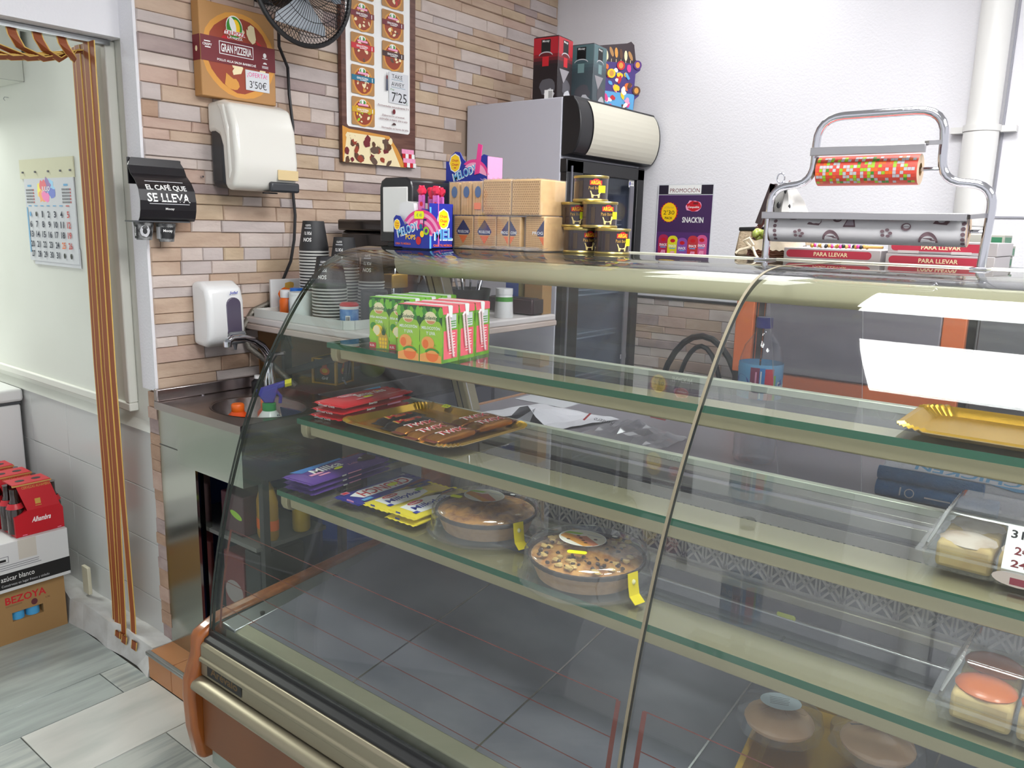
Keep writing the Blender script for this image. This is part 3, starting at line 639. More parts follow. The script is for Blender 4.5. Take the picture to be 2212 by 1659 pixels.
# pizza box hung on the wall
pb = thing('pizza_box', 'brown pizza box with dark red band hung above the towel dispenser', 'pizza box', (XF + .001, 1.338, 1.752), rot=(0, 0, 0))
obj('box_body', MB().box((0, 0, 0), (.040, .252, .262)), KRAFT, pb, bev=.003)
F = Face((.040, 0, 0), (0, 1, 0), (0, 0, 1)); pizza(F, .128, .128, .122, 1, 3); F.rect(.001, .098, .25, .070, DARKRED)
F.rect(.060, .124, .114, .036, WHITE); F.rect(.062, .126, .110, .032, DARKRED); F.text('GRAN PIZZERIA', .117, .142, .023, WHITE, w=.102); F.text('POLLO ALLA SALSA BARBECHÉ', .117, .108, .008, WHITE, w=.13)
F.text('CRISPY', .022, .143, .007, WHITE, w=.030); F.rect(.012, .150, .02, .003, WHITE); F.rect(.014, .134, .018, .003, WHITE)
F.disc(.214, .143, .006, .007, WHITE, 12); F.disc(.214, .118, .007, .005, WHITE, 10, a1=180); F.rect(.205, .133, .018, .002, WHITE); F.rect(.203, .110, .022, .002, WHITE); F.rect(.203, .106, .022, .002, WHITE)
F.disc(.112, .205, .028, .032, WHITE, 20); F.disc(.112, .204, .026, .030, GREEN, 20); F.disc(.116, .205, .015, .022, YEL, 16); F.disc(.107, .210, .010, .022, WHITE, 16, rot=.3); F.poly([(.075, .182), (.15, .182), (.144, .194), (.082, .194)], WHITE); F.text('ITALPIZZA', .113, .187, .012, RED, w=.074); F.text('LA PIZZA', .113, .174, .006, WHITE, w=.05); F.done(pb)
F = Face((.0, -.0002, 0), (1, 0, 0), (0, 0, 1)); F.rect(.001, .098, .038, .070, DARKRED); F.disc(.020, .13, .006, .008, CHEESE, 10); F.done(pb, 'side_print')
pn_ = thing('offer_note', 'small white handwritten price note taped on the pizza box', 'price note', (XF + .0425, 1.482, 1.787)); obj('sheet', MB().box((0, 0, 0), (.0008, .083, .058)), M_PAPER, pn_)
F = Face((.0008, 0, 0), (0, 1, 0), (0, 0, 1)); F.text('¡OFERTA!', .041, .044, .016, PINK, w=.070, bold=False); F.text("3'50€", .043, .018, .022, BLACK, w=.060, bold=False); F.done(pn_)
# paper towel dispenser
td = thing('towel_dispenser', 'white plastic paper towel dispenser with dark grey flank on the stone wall', 'towel dispenser', (XF, 1.373, 1.482))
M_TD = mat('cream_plastic', (222, 220, 212), 0.22, coat=.4); M_TDG = mat('dark_grey_plastic', (52, 54, 58), 0.35)
h_, w_, d_ = .258, .215, .150
obj('back_body', MB().box((0, .004, .012), (d_*.55, w_ - .004, h_ - .06)), M_TDG, td, bev=.02, seg=4)
def shell(pts, y0, y1): return MB().prism(pts, (0, y0, 0), (1, 0, 0), (0, 0, 1), (0, y1 - y0, 0))
sh = [(0, h_), (d_*.52, h_ + .004), (d_*.80, h_ - .012), (d_*.95, h_*.70), (d_, h_*.35), (d_*.98, .075), (d_*.93, .052), (d_*.70, .046), (d_*.60, .05), (d_*.56, .09), (d_*.52, h_*.60), (d_*.42, h_*.72), (.03, h_*.73), (0, h_*.73)]
obj('cover', shell([(0, h_), (d_*.52, h_ + .004), (d_*.78, h_ - .010), (d_*.93, h_*.72), (d_, h_*.36), (d_*.97, .05), (d_*.86, .012), (d_*.60, .002), (d_*.52, .02), (d_*.48, h_*.50), (d_*.40, h_*.62), (d_*.25, h_*.66), (0, h_*.66)], 0, w_), M_TD, td, bev=.014, seg=5)
obj('cover_rib', shell([(d_*.35, h_*.985), (d_*.62, h_*.96), (d_*.75, h_*.7), (d_*.80, .06), (d_*.70, .03), (d_*.66, h_*.6), (d_*.5, h_*.88)], -.004, .012), M_TD, td, bev=.006, seg=3)
obj('paper_slot', MB().box((d_*.90, w_*.52, .004), (d_*1.005, w_ + .001, .034)), M_TDG, td, bev=.006); obj('slot_mouth', MB().lathe([(.016, 0), (.016, .004)], 14, (d_*.75, w_*.62, -.001), sy=1.6), BLACK, td)
obj('window', MB().box((d_*.985, w_*.64, .040), (d_*1.002, w_*.985, .070)), mat('amber_window', (214, 190, 142), .3), td, bev=.002)
# soap dispenser
sd = thing('soap_dispenser', 'white plastic soap dispenser with a grey push bar above the sink', 'soap dispenser', (XF, 1.292, 1.020))
obj('housing', shell([(0, .195), (.05, .197), (.085, .180), (.096, .14), (.098, .05), (.090, .018), (.06, .0), (0, .004)], 0, .122), PLASTIC_WHITE, sd, bev=.016, seg=5)
wn = Face((.0985, 0, 0), (0, 1, 0), (0, 0, 1)); p = [(.078 - .019, .040)] + [(.082 + .024*math.cos(math.radians(a)), .128 + .022*math.sin(math.radians(a))) for a in range(180, -1, -20)] + [(.108, .040)]
obj('window', MB().prism(p, (.090, 0, 0), (0, 1, 0), (0, 0, 1), (.0095, 0, 0)), mat('smoky_window', (84, 76, 96), .2, coat=.5), sd, bev=.002); obj('push_bar', MB().box((.075, .060, .008), (.108, .116, .046)), mat('grey_push', (112, 114, 118), .4), sd, bev=.006)
obj('nozzle', MB().lathe([(.004, -.012), (.006, .0), (.008, .01)], 10, (.085, .09, 0)), mat('grey_push', (112, 114, 118)), sd)
wn.text('Jofel', .083, .163, .011, BLUE, w=.026, slant=.2); wn.done(sd)
# coffee cup sign: black card scroll with two cups beneath
cs = thing('coffee_sign', 'black takeaway coffee card holder curling outward on the wall by the doorway', 'sign', (XF + .004, 1.118, 1.392))
M_BCARD = mat('black_card', (30, 28, 32), 0.33); pf = [(.004, .172), (.010, .150), (.022, .128), (.046, .108), (.062, .085), (.068, .055), (.066, .030), (.060, .010), (.052, .0)]
pf2 = [(a + .002, b) for a, b in pf]
sc_ = MB(); y0, y1 = 0, .165
for i in range(len(pf)-1):
    yy = [(y0 + (.012 if i == 0 else 0), y1 - (.012 if i == 0 else 0)), (y0, y1)]; (a, b), (c, d) = pf[i], pf[i+1]
    sc_.hexa([(a, yy[0][0], b), (a + .002, yy[0][0], b), (a + .002, yy[0][1], b), (a, yy[0][1], b), (c, yy[1][0], d), (c + .002, yy[1][0], d), (c + .002, yy[1][1], d), (c, yy[1][1], d)])
obj('card', sc_, M_BCARD, cs, ang=60); obj('back_card', MB().box((-.001, .004, .10), (.003, .161, .172)), M_BCARD, cs, bev=.001); obj('shelf_flap', MB().box((.0, -.012, -.004), (.056, .150, .0)), mat('grey_flap', (70, 72, 76), .5), cs)
def scrollmap(x, y, d):
    zz = min(max(y, 0.0), .1719)
    for i in range(len(pf)-1):
        if pf[i+1][1] <= zz <= pf[i][1]: t = (pf[i][1] - zz)/(pf[i][1] - pf[i+1][1]); return Vector((pf[i][0] + (pf[i+1][0]-pf[i][0])*t + .0022 + d, x, y))
    return Vector((pf[-1][0] + .0022 + d, x, y))
F = Face((0, 0, 0), (0, 1, 0), (0, 0, 1), fmap=scrollmap); F.text('EL CAFÉ QUE', .082, .092, .020, WHITE, w=.118); F.text('SE LLEVA', .084, .064, .024, WHITE, w=.126); F.rect(.026, .107, .112, .002, LGREY); F.rect(.026, .046, .118, .002, LGREY); F.text('Mocay', .085, .033, .008, WHITE, w=.026); F.done(cs)
def paper_cup(loc, lab, dark, name='display_cup'):
    t = thing(name, lab, 'paper cup', loc, group='sample cups under the coffee sign')
    obj('cup_body', MB().lathe([(.020, 0), (.027, .050), (.0275, .052), (.026, .050), (.019, .002)], 24), mat('cup_black_print', (40, 40, 42), .5, noise=(60, 1, (150, 150, 150)) if not dark else None), t)
    F = Face((0, 0, 0), (0, 1, 0), (0, 0, 1), fmap=cylmap((0, 0, 0), .0255, -.35))
    if dark: F.rect(-.016, .010, .034, .034, BLACK, 8); F.text('Mocay', .002, .030, .010, WHITE, w=.026); F.rect(-.05, .008, .030, .036, LGREY, 6)
    else: F.disc(.0, .026, .012, .016, LGREY, 14, jit=.4); F.disc(.0, .024, .006, .008, BLACK, 10); F.rect(-.034, .004, .014, .040, BLACK, 4); F.text('Mocay', -.028, .024, .007, WHITE, w=.026, rot=1.57)
    F.done(t); return t
paper_cup((XF + .030, 1.145, 1.339), 'grey printed paper cup under the coffee sign, beside the door jamb', False); paper_cup((XF + .034, 1.208, 1.334), 'black paper cup with white lettering under the coffee sign, farther from the door', True)
# wall fan and its cable
fn = thing('wall_fan', 'black wall fan in a wire cage, cut by the top of the view', 'fan', (XF, 1.588, 2.085))
M_FAN = mat('fan_black', (20, 20, 22), 0.4); hub = Vector((.20, -.005, 0)); R = .172
fr = MB(); fr.tube([(hub.x, hub.y + R*math.cos(a), hub.z + R*math.sin(a)) for a in [2*math.pi*i/48 for i in range(48)]], .0075, 8, closed=True); obj('cage_rim', fr, M_FAN, fn)
fw = MB(); bw = MB()
for i in range(84):
    a = 2*math.pi*i/84; c, s = math.cos(a), math.sin(a)
    fw.tube([(hub.x + .050, hub.y + .035*c, hub.z + .035*s), (hub.x + .045, hub.y + .11*c, hub.z + .11*s), (hub.x + .004, hub.y + R*c, hub.z + R*s)], .0009, 4)
    bw.tube([(hub.x - .050, hub.y + .04*c, hub.z + .04*s), (hub.x - .040, hub.y + .12*c, hub.z + .12*s), (hub.x - .002, hub.y + R*c, hub.z + R*s)], .0011, 4)
for q in (.07, .115, .15): fw.tube([(hub.x + .047 - (.028 if q > .14 else 0), hub.y + q*math.cos(b), hub.z + q*math.sin(b)) for b in [2*math.pi*i/40 for i in range(40)]], .001, 4, closed=True)
obj('front_grille', fw, M_FAN, fn, kind='stuff'); obj('rear_grille', bw, M_FAN, fn, kind='stuff')
obj('front_badge', MB().prism([(.036*math.cos(a), .036*math.sin(a)) for a in [2*math.pi*i/24 for i in range(24)]], (hub.x + .048, hub.y, hub.z), (0, 1, 0), (0, 0, 1), (.006, 0, 0)), M_FAN, fn)
obj('motor', MB().prism([(.05*math.cos(a), .05*math.sin(a)) for a in [2*math.pi*i/24 for i in range(24)]], (hub.x - .13, hub.y, hub.z), (0, 1, 0), (0, 0, 1), (.10, 0, 0)), M_FAN, fn, bev=.008); obj('wall_bracket', MB().box((0, -.04, -.03), (.012, .03, .12)).box((.012, -.02, .0), (.08, .01, .03)), M_FAN, fn, bev=.004)
for k in range(3):
    a0 = 2*math.pi*k/3 + .4; m = MB(); vs = []
    for r_, da, dx in ((.03, .25, 0), (.08, .5, .010), (.13, .62, .016), (.152, .55, .014)):
        vs += [(hub.x - dx, hub.y + r_*math.cos(a0-da), hub.z + r_*math.sin(a0-da)), (hub.x + dx, hub.y + r_*math.cos(a0+da), hub.z + r_*math.sin(a0+da))]
    v2 = [(x + .0025, y, z) for x, y, z in vs]; fs = []
    for i in range(3): o = 2*i; fs += [(o, o+1, o+3, o+2), (o+8, o+10, o+11, o+9), (o, o+2, o+10, o+8), (o+1, o+9, o+11, o+3)]
    m.add(vs + v2, fs); obj('blade', m, mat('fan_blade', (120, 130, 140), .3), fn)
cd = thing('fan_cable', 'black power cable hanging from the fan down the stone wall', 'cable', (0, 0, 0))
obj('cord', MB().tube([(XF + .07, 1.586, 1.98), (XF + .05, 1.60, 1.93), (XF + .016, 1.655, 1.88), (XF + .014, 1.659, 1.80), (XF + .017, 1.668, 1.70), (XF + .014, 1.660, 1.60), (XF + .014, 1.664, 1.48), (XF + .016, 1.668, 1.42), (XF + .018, 1.660, 1.34), (XF + .018, 1.644, 1.27), (XF + .026, 1.600, 1.20), (XF + .030, 1.607, 1.14), (XF + .030, 1.592, 1.10), (XF + .03, 1.602, 1.04), (XF + .03, 1.63, .98)], .005, 8), PLASTIC_BLACK, cd)
sw = thing('wall_screw', 'small shiny screw in the stone wall left of the towel dispenser', 'screw', (XF, 1.345, 1.524)); obj('screw_head', MB().tube([(0, 0, 0), (.012, 0, 0)], .003, 8), CHROME, sw)
# tall pizza menu poster
po = thing('menu_poster', 'tall brown pizza menu board hung on the stone wall right of the fan', 'poster', (XF + .004, 1.868, 1.607), rot=(0, 0, 0))
PW, PH = .350, .78; M_WOODPR = mat('poster_wood', (84, 50, 42), .45, noise=(6, .8, (120, 84, 70)), stretch=(1, 1, 9))
obj('board', MB().box((0, 0, 0), (.018, PW, PH)), M_WOODPR, po, bev=.002)
F = Face((.018, 0, 0), (0, 1, 0), (0, 0, 1)); F.rrect(.020, .120, .300, .66, .012, WHITE)
rnd = random.Random(2)
F.poly([(.0, .0), (PW*.86, .0), (PW*.74, .06), (PW*.62, .105), (.03, .112), (0, .12)], CRUST); F.poly([(.004, .0), (PW*.78, .0), (PW*.66, .07), (PW*.55, .098), (.02, .10)], CHEESE)
for i in range(34):
    x, y = .012 + rnd.random()*.21, .006 + rnd.random()*.085
    F.disc(x, y, .008 + rnd.random()*.012, .007 + rnd.random()*.008, [DARKRED, MUSH, SAUCE, CHEESE, BROWN][i % 5], 9, rot=rnd.random()*3, jit=.5)
for i in range(4):
    for j in range(4):
        if (i + j) % 2 == 0 or i % 2 == 0: F.rect(.288 + i*.0155 - j*.004, .002 + j*.016, .0155, .016, RED if (i % 2 == 0 and j % 2 == 0) else LPINK)
        else: F.rect(.288 + i*.0155 - j*.004, .002 + j*.016, .0155, .016, WHITE)
def card(x, y, w, h, band, top, seed):
    k0 = F.k
    F.rrect(x, y, w, h, .005, KRAFT); pizza(F, x + w/2, y + h/2 - .004, w*.44, top, seed); F.rect(x, y + h*.46, w, h*.19, band); F.text('GRAN PIZZERIA', x + w*.47, y + h*.56, h*.075, WHITE, w=w*.50); F.rect(x + w*.36, y + h*.485, w*.3, h*.02, WHITE); F.rect(x + w*.88, y + h*.48, w*.03, h*.14, WHITE)
    F.disc(x + w*.47, y + h*.83, w*.15, h*.10, WHITE, 12); F.disc(x + w*.47, y + h*.82, w*.12, h*.08, GREEN, 12); F.disc(x + w*.45, y + h*.84, w*.05, h*.08, WHITE, 10); F.rect(x + w*.26, y + h*.70, w*.44, h*.07, LPINK); F.k = k0
MUST = mat('mustard_ink', (206, 160, 30), .4); DBR = mat('dark_brown_ink', (66, 36, 34), .45)
for k, (band, top) in enumerate(((MUST, 3), (TEAL, 0), (RED, 2), (DARKRED, 0))): card(.040, .128 + k*.104, .104, .094, band, top, 20 + k)
for k, (band, top) in enumerate(((DBR, 2), (DARKRED, 0))): card(.182, .330 + .004 + k*.104, .104, .094, band, top, 40 + k)
card(.040, .128 + 4*.104, .104, .094, GREEN, 1, 51); card(.182, .334 + 2*.104, .104, .094, TEAL, 1, 52)
F.k += 45; F.text('Fermentadas naturalmente 3 h', .233, .208, .0075, DARKRED, w=.150, bold=False); F.disc(.235, .192, .007, .009, DARKRED, 12); F.text('Elaboración artesanal,', .233, .175, .0075, DARKRED, w=.110, bold=False); F.text('estiradas a mano una a una', .233, .163, .0075, DARKRED, w=.136, bold=False); F.disc(.235, .145, .009, .008, DBR, 12, a1=180); F.text('Horneadas en horno de leña', .240, .133, .0075, DARKRED, w=.132, bold=False)
F.poly([(.196, .26), (.206, .26), (.205, .30), (.200, .325), (.197, .30)], mat('soda_bottle_ink', (70, 76, 96), .4)); F.rect(.197, .300, .008, .012, DARKRED); F.done(po)
tn = thing('takeaway_note', 'white handwritten takeaway price slip stuck on the menu poster', 'price note', (XF + .0245, 1.868 + .214, 1.607 + .222)); obj('sheet', MB().box((0, 0, 0), (.0008, .096, .106)), M_PAPER, tn)
F = Face((.0008, 0, 0), (0, 1, 0), (0, 0, 1)); F.text('TAKE', .040, .092, .014, BLACK, w=.052, bold=False); F.text('AWEY', .043, .066, .014, BLACK, w=.064, bold=False); F.text('Pvp', .016, .046, .008, GREEN, w=.018, bold=False); F.text("7'25", .050, .022, .034, BLACK, w=.074, bold=False); F.text('€', .087, .005, .007, GREEN, bold=False); F.line(.012, .081, .068, .081, .0012, TEAL); F.line(.010, .055, .080, .055, .0012, TEAL); F.done(tn)
# ================================================================ STAFF SIDE: SINK, COUNTERS, FRIDGE, OVEN
M_SHEET = mat('steel_sheet', (176, 178, 170), 0.16, 1.0, bump=(5, .06)); M_SINK = mat('sink_steel', (168, 158, 156), 0.25, 1.0)
sk = thing('sink_unit', 'stainless steel sink cabinet with round basin at the end of the stone wall', 'sink', (0, 0, 0))
bc = Vector((-1.985, 1.33)); br_, ry_ = .155, .125
def ring_plate(x0, x1, y0, y1, z, m=None, n=40):
    """flat worktop with an oval hole"""
    mb = MB(); inn = []; out = []
    for i in range(n):
        a = 2*math.pi*i/n; c, s = math.cos(a), math.sin(a); inn.append((bc.x + br_*c, bc.y + ry_*s, z))
        tx_ = ((x1 if c > 0 else x0) - bc.x)/c if abs(c) > 1e-6 else 1e9; ty_ = ((y1 if s > 0 else y0) - bc.y)/s if abs(s) > 1e-6 else 1e9; t = min(tx_, ty_); out.append((bc.x + t*c, bc.y + t*s, z))
    # snap nearest outer points to the corners
    for cx in (x0, x1):
        for cy in (y0, y1):
            k = min(range(n), key=lambda i: (out[i][0]-cx)**2 + (out[i][1]-cy)**2); out[k] = (cx, cy, z)
    mb.add(inn + out, [(i, n+i, n+(i+1) % n, (i+1) % n) for i in range(n)]); return mb
wt = ring_plate(-2.258, -1.815, 1.160, 1.55, .868)
wt.box((-2.258, 1.156, .845), (-1.815, 1.162, .8685)).box((-1.821, 1.16, .845), (-1.815, 1.55, .868))
obj('worktop', wt, M_SINK, sk, smooth=False)
obj('basin', MB().lathe([(br_+.004, .869), (br_-.004, .866), (br_-.012, .80), (br_-.05, .745), (.03, .735), (.0, .735)], 36, (bc.x, bc.y, 0), sy=ry_/br_, close=False), M_SINK, sk)
obj('splashback', MB().box((-2.258, 1.156, .868), (-2.238, 1.55, .905)), M_SINK, sk, bev=.003)
obj('side_panel', MB().box((-2.262, 1.168, .088), (-2.07, 1.176, .845)), M_SHEET, sk, smooth=False); obj('seam', MB().box((-2.262, 1.1665, .7335), (-2.07, 1.1685, .736)), mat('seam_dark', (70, 70, 68), .5), sk)
obj('apron', MB().box((-2.15, 1.162, .695), (-1.822, 1.170, .846)).box((-1.830, 1.17, .695), (-1.822, 1.50, .846)), M_SHEET, sk, smooth=False)
M_IN = mat('cabinet_navy', (40, 62, 110), .5)
obj('inner_back', MB().box((-2.25, 1.44, .09), (-1.86, 1.45, .84)), M_IN, sk); obj('inner_side', MB().box((-2.25, 1.178, .09), (-2.24, 1.44, .84)), M_IN, sk); obj('inner_shelf', MB().box((-2.24, 1.20, .498), (-1.83, 1.44, .510)), mat('shelf_grey', (100, 100, 98), .5), sk)
for (x, y) in ((-2.085, 1.19), (-1.84, 1.22), (-1.84, 1.49)): obj('leg', MB().box((x, y, .088), (x + .02, y + .02, .70)), M_SHEET if x < -2 else M_DARK, sk)
bt = MB()
for x in (-2.235, -1.85): bt.lathe([(.005, 0), (.005, .002), (.002, .003)], 10, (x, 1.30, .868))
obj('bolts', bt, CHROME, sk, kind='stuff')
bx = [('dark_carton', 'dark maroon carton on the under-sink shelf, nearest the end panel', (-2.03, 1.22, .511), (.11, .12, .12), mat('maroon_carton', (70, 34, 44), .5)),
      ('red_tin', 'red and white tin on the floor under the sink', (-2.03, 1.22, .0885), (.10, .12, .36), mat('dull_red', (110, 40, 46), .5)),
      ('black_crate', 'black crate on the floor under the sink, beside the red tin', (-1.92, 1.22, .0885), (.075, .15, .39), mat('crate_black', (30, 30, 36), .5))]
for nm, lab, lo, sz, m in bx:
    t = thing(nm, lab, 'box' if nm != 'red_tin' else 'tin', lo); obj('body', MB().box((0, 0, 0), sz), m, t, bev=.004)
    F = Face((0, 0, 0), (1, 0, 0), (0, 0, 1)); 
    if nm == 'dark_carton': F.disc(.075, .06, .030, .010, LIME, 14, rot=-.25)
    elif nm == 'red_tin': F.disc(.05, .24, .045, .035, mat('dull_white', (150, 140, 140), .5), 16)
    else: F.rect(.02, .06, .08, .02, mat('dull_violet', (60, 50, 70), .5))
    F.done(t)
t = thing('cleaner_bottle', 'yellow cleaner bottle with an orange label on the under-sink shelf', 'bottle', (-1.875, 1.27, .511)); obj('body', MB().lathe([(.036, 0), (.040, .01), (.040, .11), (.025, .15), (.014, .165), (.014, .19)], 18, sy=.6), mat('dim_yellow', (170, 130, 40), .4), t); obj('label', MB().lathe([(.0405, .03), (.0405, .06)], 18, close=False, sy=.62), ORANGE, t)
t = thing('drink_can', 'small yellow can beside the cleaner bottle under the sink', 'can', (-1.855, 1.37, .511)); obj('body', MB().lathe([(.022, 0), (.026, .006), (.026, .09), (.022, .10)], 18), mat('can_yellow', (190, 160, 40), .35), t); obj('lid', MB().lathe([(.021, .10), (.021, .1015)], 18), CHROME, t)
bk = thing('blue_tub', 'round blue plastic tub on the floor behind the glass case end', 'tub', (-2.025, 1.68, .0885))
obj('wall', MB().lathe([(.14, 0), (.185, .31), (.197, .315), (.197, .325), (.180, .325), (.136, .006), (0, .004)], 40), mat('blue_tub', (28, 92, 186), .3, coat=.2), bk, ang=50); obj('base_band', MB().lathe([(.150, .03), (.178, .235), (.1785, .235), (.151, .03)], 40, close=False), mat('tub_grey', (92, 108, 112), .4), bk)
# faucet
fa = thing('faucet', 'chrome swan-neck tap arching over the sink basin', 'tap', (-2.163, 1.491, .8695))
obj('base', MB().lathe([(.022, 0), (.022, .03), (.016, .05), (.016, .09)], 20), CHROME, fa); obj('spout', MB().tube([(0, 0, .08), (.002, -.004, .115), (.010, -.03, .145), (.025, -.07, .168), (.044, -.12, .183), (.060, -.165, .187), (.067, -.184, .180)], [.013, .013, .012, .011, .010, .010, .010], 12), CHROME, fa); obj('aerator', MB().lathe([(.011, 0), (.012, .015)], 14, (.067, -.186, .164)), CHROME, fa); obj('lever', MB().tube([(.01, 0, .09), (.04, .0, .12), (.07, .01, .125)], .006, 8), CHROME, fa)
hs = thing('steel_hose', 'braided steel water hose looping on the stone wall under the counter', 'hose', (0, 0, 0))
obj('hose', MB().tube([(-2.251, 1.60, 1.14), (-2.251, 1.56, 1.135), (-2.251, 1.50, 1.115), (-2.25, 1.456, 1.06), (-2.24, 1.47, 1.0), (-2.20, 1.54, .93), (-2.15, 1.58, .87)], .010, 10), mat('braided_steel', (132, 128, 120), .35, .8, bump=(300, .6)), hs)
# sink contents
def squeeze(loc, lab, h=.075):
    t = thing('soap_bottle', lab, 'bottle', loc, group='orange bottles in the sink'); obj('body', MB().lathe([(.022, 0), (.028, .006), (.028, h*.72), (.018, h*.86)], 20), mat('orange_plastic', (226, 84, 26), .35), t); obj('cap', MB().lathe([(.0175, h*.86), (.0185, h*.9), (.0185, h*1.12), (.016, h*1.16)], 18), mat('orange_cap', (240, 110, 30), .35), t)
    F = Face((0, 0, 0), (0, 1, 0), (0, 0, 1), fmap=cylmap((0, 0, 0), .0283, -1.2)); F.rect(-.012, .012, .026, .024, YEL, 6); F.text('CIF', 0, .024, .012, RED, w=.02); F.done(t); return t
squeeze((-2.025, 1.285, .79), 'orange cleaner bottle with a yellow label in the sink basin, front one'); squeeze((-1.975, 1.35, .79), 'orange cleaner bottle in the sink basin, behind and right of the front one', .085)
sp = thing('sponge', 'orange scouring sponge lying in the sink basin', 'sponge', (-1.955, 1.285, .80)); obj('pad', MB().box((-.04, -.03, 0), (.04, .03, .03)), mat('orange_sponge', (220, 100, 50), .9, bump=(120, .5)), sp, bev=.006)
sy = thing('spray_bottle', 'white spray bottle with blue trigger head, green collar and yellow nozzle in the sink', 'spray bottle', (-1.90, 1.305, .80), rz=.9)
obj('body', MB().lathe([(.036, 0), (.038, .01), (.036, .05), (.018, .075)], 20), PLASTIC_WHITE, sy); obj('collar', MB().lathe([(.019, .075), (.019, .095), (.015, .097)], 18), mat('green_collar', (20, 140, 70), .4), sy)
obj('trigger_head', MB().hexa([(-.012, -.012, .097), (.014, -.012, .097), (.014, .012, .097), (-.012, .012, .097), (-.030, -.012, .125), (.030, -.012, .150), (.030, .012, .150), (-.030, .012, .125)]).hexa([(-.032, -.012, .12), (.045, -.010, .142), (.045, .010, .142), (-.032, .012, .12), (-.034, -.012, .135), (.045, -.008, .160), (.045, .008, .160), (-.034, .012, .135)]), mat('trigger_blue', (48, 44, 150), .35), sy, bev=.004)
obj('nozzle', MB().prism([(.011*math.cos(a), .011*math.sin(a)) for a in [2*math.pi*i/6 for i in range(6)]], (.045, 0, .151), (0, 1, 0), (0, 0, 1), (.018, 0, .004)), mat('nozzle_yellow', (232, 220, 40), .35), sy); obj('trigger', MB().tube([(.02, 0, .13), (.032, 0, .115), (.030, 0, .095)], .005, 8), mat('trigger_blue', (48, 44, 150)), sy)
tb = thing('dark_bottle', 'black bottle with white lettering behind the sink basin', 'bottle', (-2.13, 1.425, .869)); obj('body', MB().lathe([(.018, 0), (.02, .004), (.02, .04), (.01, .05)], 16), PLASTIC_BLACK, tb); obj('cap', MB().lathe([(.01, .05), (.01, .06)], 12), PLASTIC_WHITE, tb)
# steel worktop under the hanging counter, with gift tin and lime
sw2 = thing('steel_worktop', 'low dark steel worktop running along the stone wall under the white counter', 'worktop', (0, 0, 0))
obj('top', MB().box((-2.258, 1.556, .845), (-2.005, 2.45, .868)), mat('dark_worktop', (70, 60, 62), .4, .3, noise=(20, .4, (54, 46, 50))), sw2, bev=.003); obj('front_edge', MB().box((-2.005, 1.556, .80), (-1.997, 2.45, .870)), STEEL, sw2, bev=.002)
obj('body', MB().box((-2.25, 1.95, .0885), (-2.02, 2.45, .80)), mat('dark_cupboard', (58, 56, 64), .5), sw2); obj('door', MB().box((-2.022, 1.98, .12), (-2.012, 2.42, .78)), mat('cupboard_grey', (92, 92, 104), .4), sw2, bev=.003)
gt = thing('gift_tin', 'gold-edged black square tin with pear drawings under the white counter', 'tin', (-2.125, 1.715, .869), rz=.26)
obj('body', MB().box((-.045, -.045, 0), (.045, .045, .085)), mat('tin_black', (36, 34, 30), .35), gt, bev=.003)
ed = MB()
for sx_ in (-1, 1):
    for sy_ in (-1, 1): ed.box((sx_*.046 - .004, sy_*.046 - .004, 0), (sx_*.046 + .004, sy_*.046 + .004, .086))
for z_ in (0, .082):
    for s_ in (-1, 1): ed.box((-.046, s_*.046 - .003, z_), (.046, s_*.046 + .003, z_ + .005)).box((s_*.046 - .003, -.046, z_), (s_*.046 + .003, .046, z_ + .005))
obj('gold_frame', ed, mat('tin_gold', (226, 178, 60), .35, .5), gt)
for (o, u) in (((0, -.0455, 0), (1, 0, 0)), ((.0455, 0, 0), (0, 1, 0))):
    F = Face(o, u, (0, 0, 1)); F.disc(0, .044, .020, .014, ORANGE, 14); F.disc(0, .058, .010, .014, ORANGE, 12); F.disc(0, .045, .012, .008, YEL, 12); F.text('Gril', 0, .020, .010, WHITE, w=.024, slant=.3); F.done(gt)
li = thing('lime', 'single pale green lime beside the gold-edged tin', 'lime', (-2.095, 1.865, .869)); obj('skin', MB().blob((0, 0, .036), .048, .042, .036, n=20, k=12), mat('lime_skin', (150, 156, 70), .4, noise=(10, .4, (128, 140, 60))), li); obj('stem_end', MB().lathe([(.004, .070), (.003, .0735)], 8), BROWN, li)
tg = thing('metal_tongs', 'bright metal serving tongs leaning by the gold-edged tin', 'tongs', (-2.035, 1.70, .869)); obj('arm', MB().bar((0, 0, .02), (-.02, .03, .095), .012, .003), CHROME, tg); obj('arm', MB().bar((.0, -.012, .02), (-.02, .018, .09), .012, .003), CHROME, tg); obj('grip', MB().tube([(-.008, 0, .004), (.006, -.01, .010), (.004, -.016, .022), (-.01, -.01, .02)], .003, 6), mat('grey_grip', (150, 150, 155), .4), tg)
# white counter hung on the stone wall
wc = thing('wall_counter', 'white laminate counter fixed to the stone wall between sink and fridge', 'counter', (0, 0, 0))
obj('top', MB().box((-2.258, 1.472, 1.076), (-1.645, 2.33, 1.099)), mat('white_laminate', (212, 206, 204), .4), wc, bev=.006); obj('edge_band', MB().box((-2.258, 1.468, 1.058), (-1.641, 2.332, 1.0765)), mat('laminate_edge', (196, 180, 172), .5), wc, bev=.003)
for y in (1.60, 2.1): obj('bracket', MB().box((-2.25, y, .88), (-2.235, y + .03, 1.058)).bar((-2.24, y + .015, .90), (-1.75, y + .015, 1.05), .02, .02), M_DARK, wc)
obj('backboard', MB().box((-2.262, 1.52, .88), (-2.256, 2.27, 1.06)), mat('beech_board', (150, 110, 70), .5), wc)
tr_ = thing('white_tray', 'white plastic tray on the counter holding cups and bottles', 'tray', (-2.0, 1.565, 1.0995))
ta = [(-.213, -.085), (.215, -.085), (.235, -.06), (.235, .145), (.215, .165), (-.213, .165)]
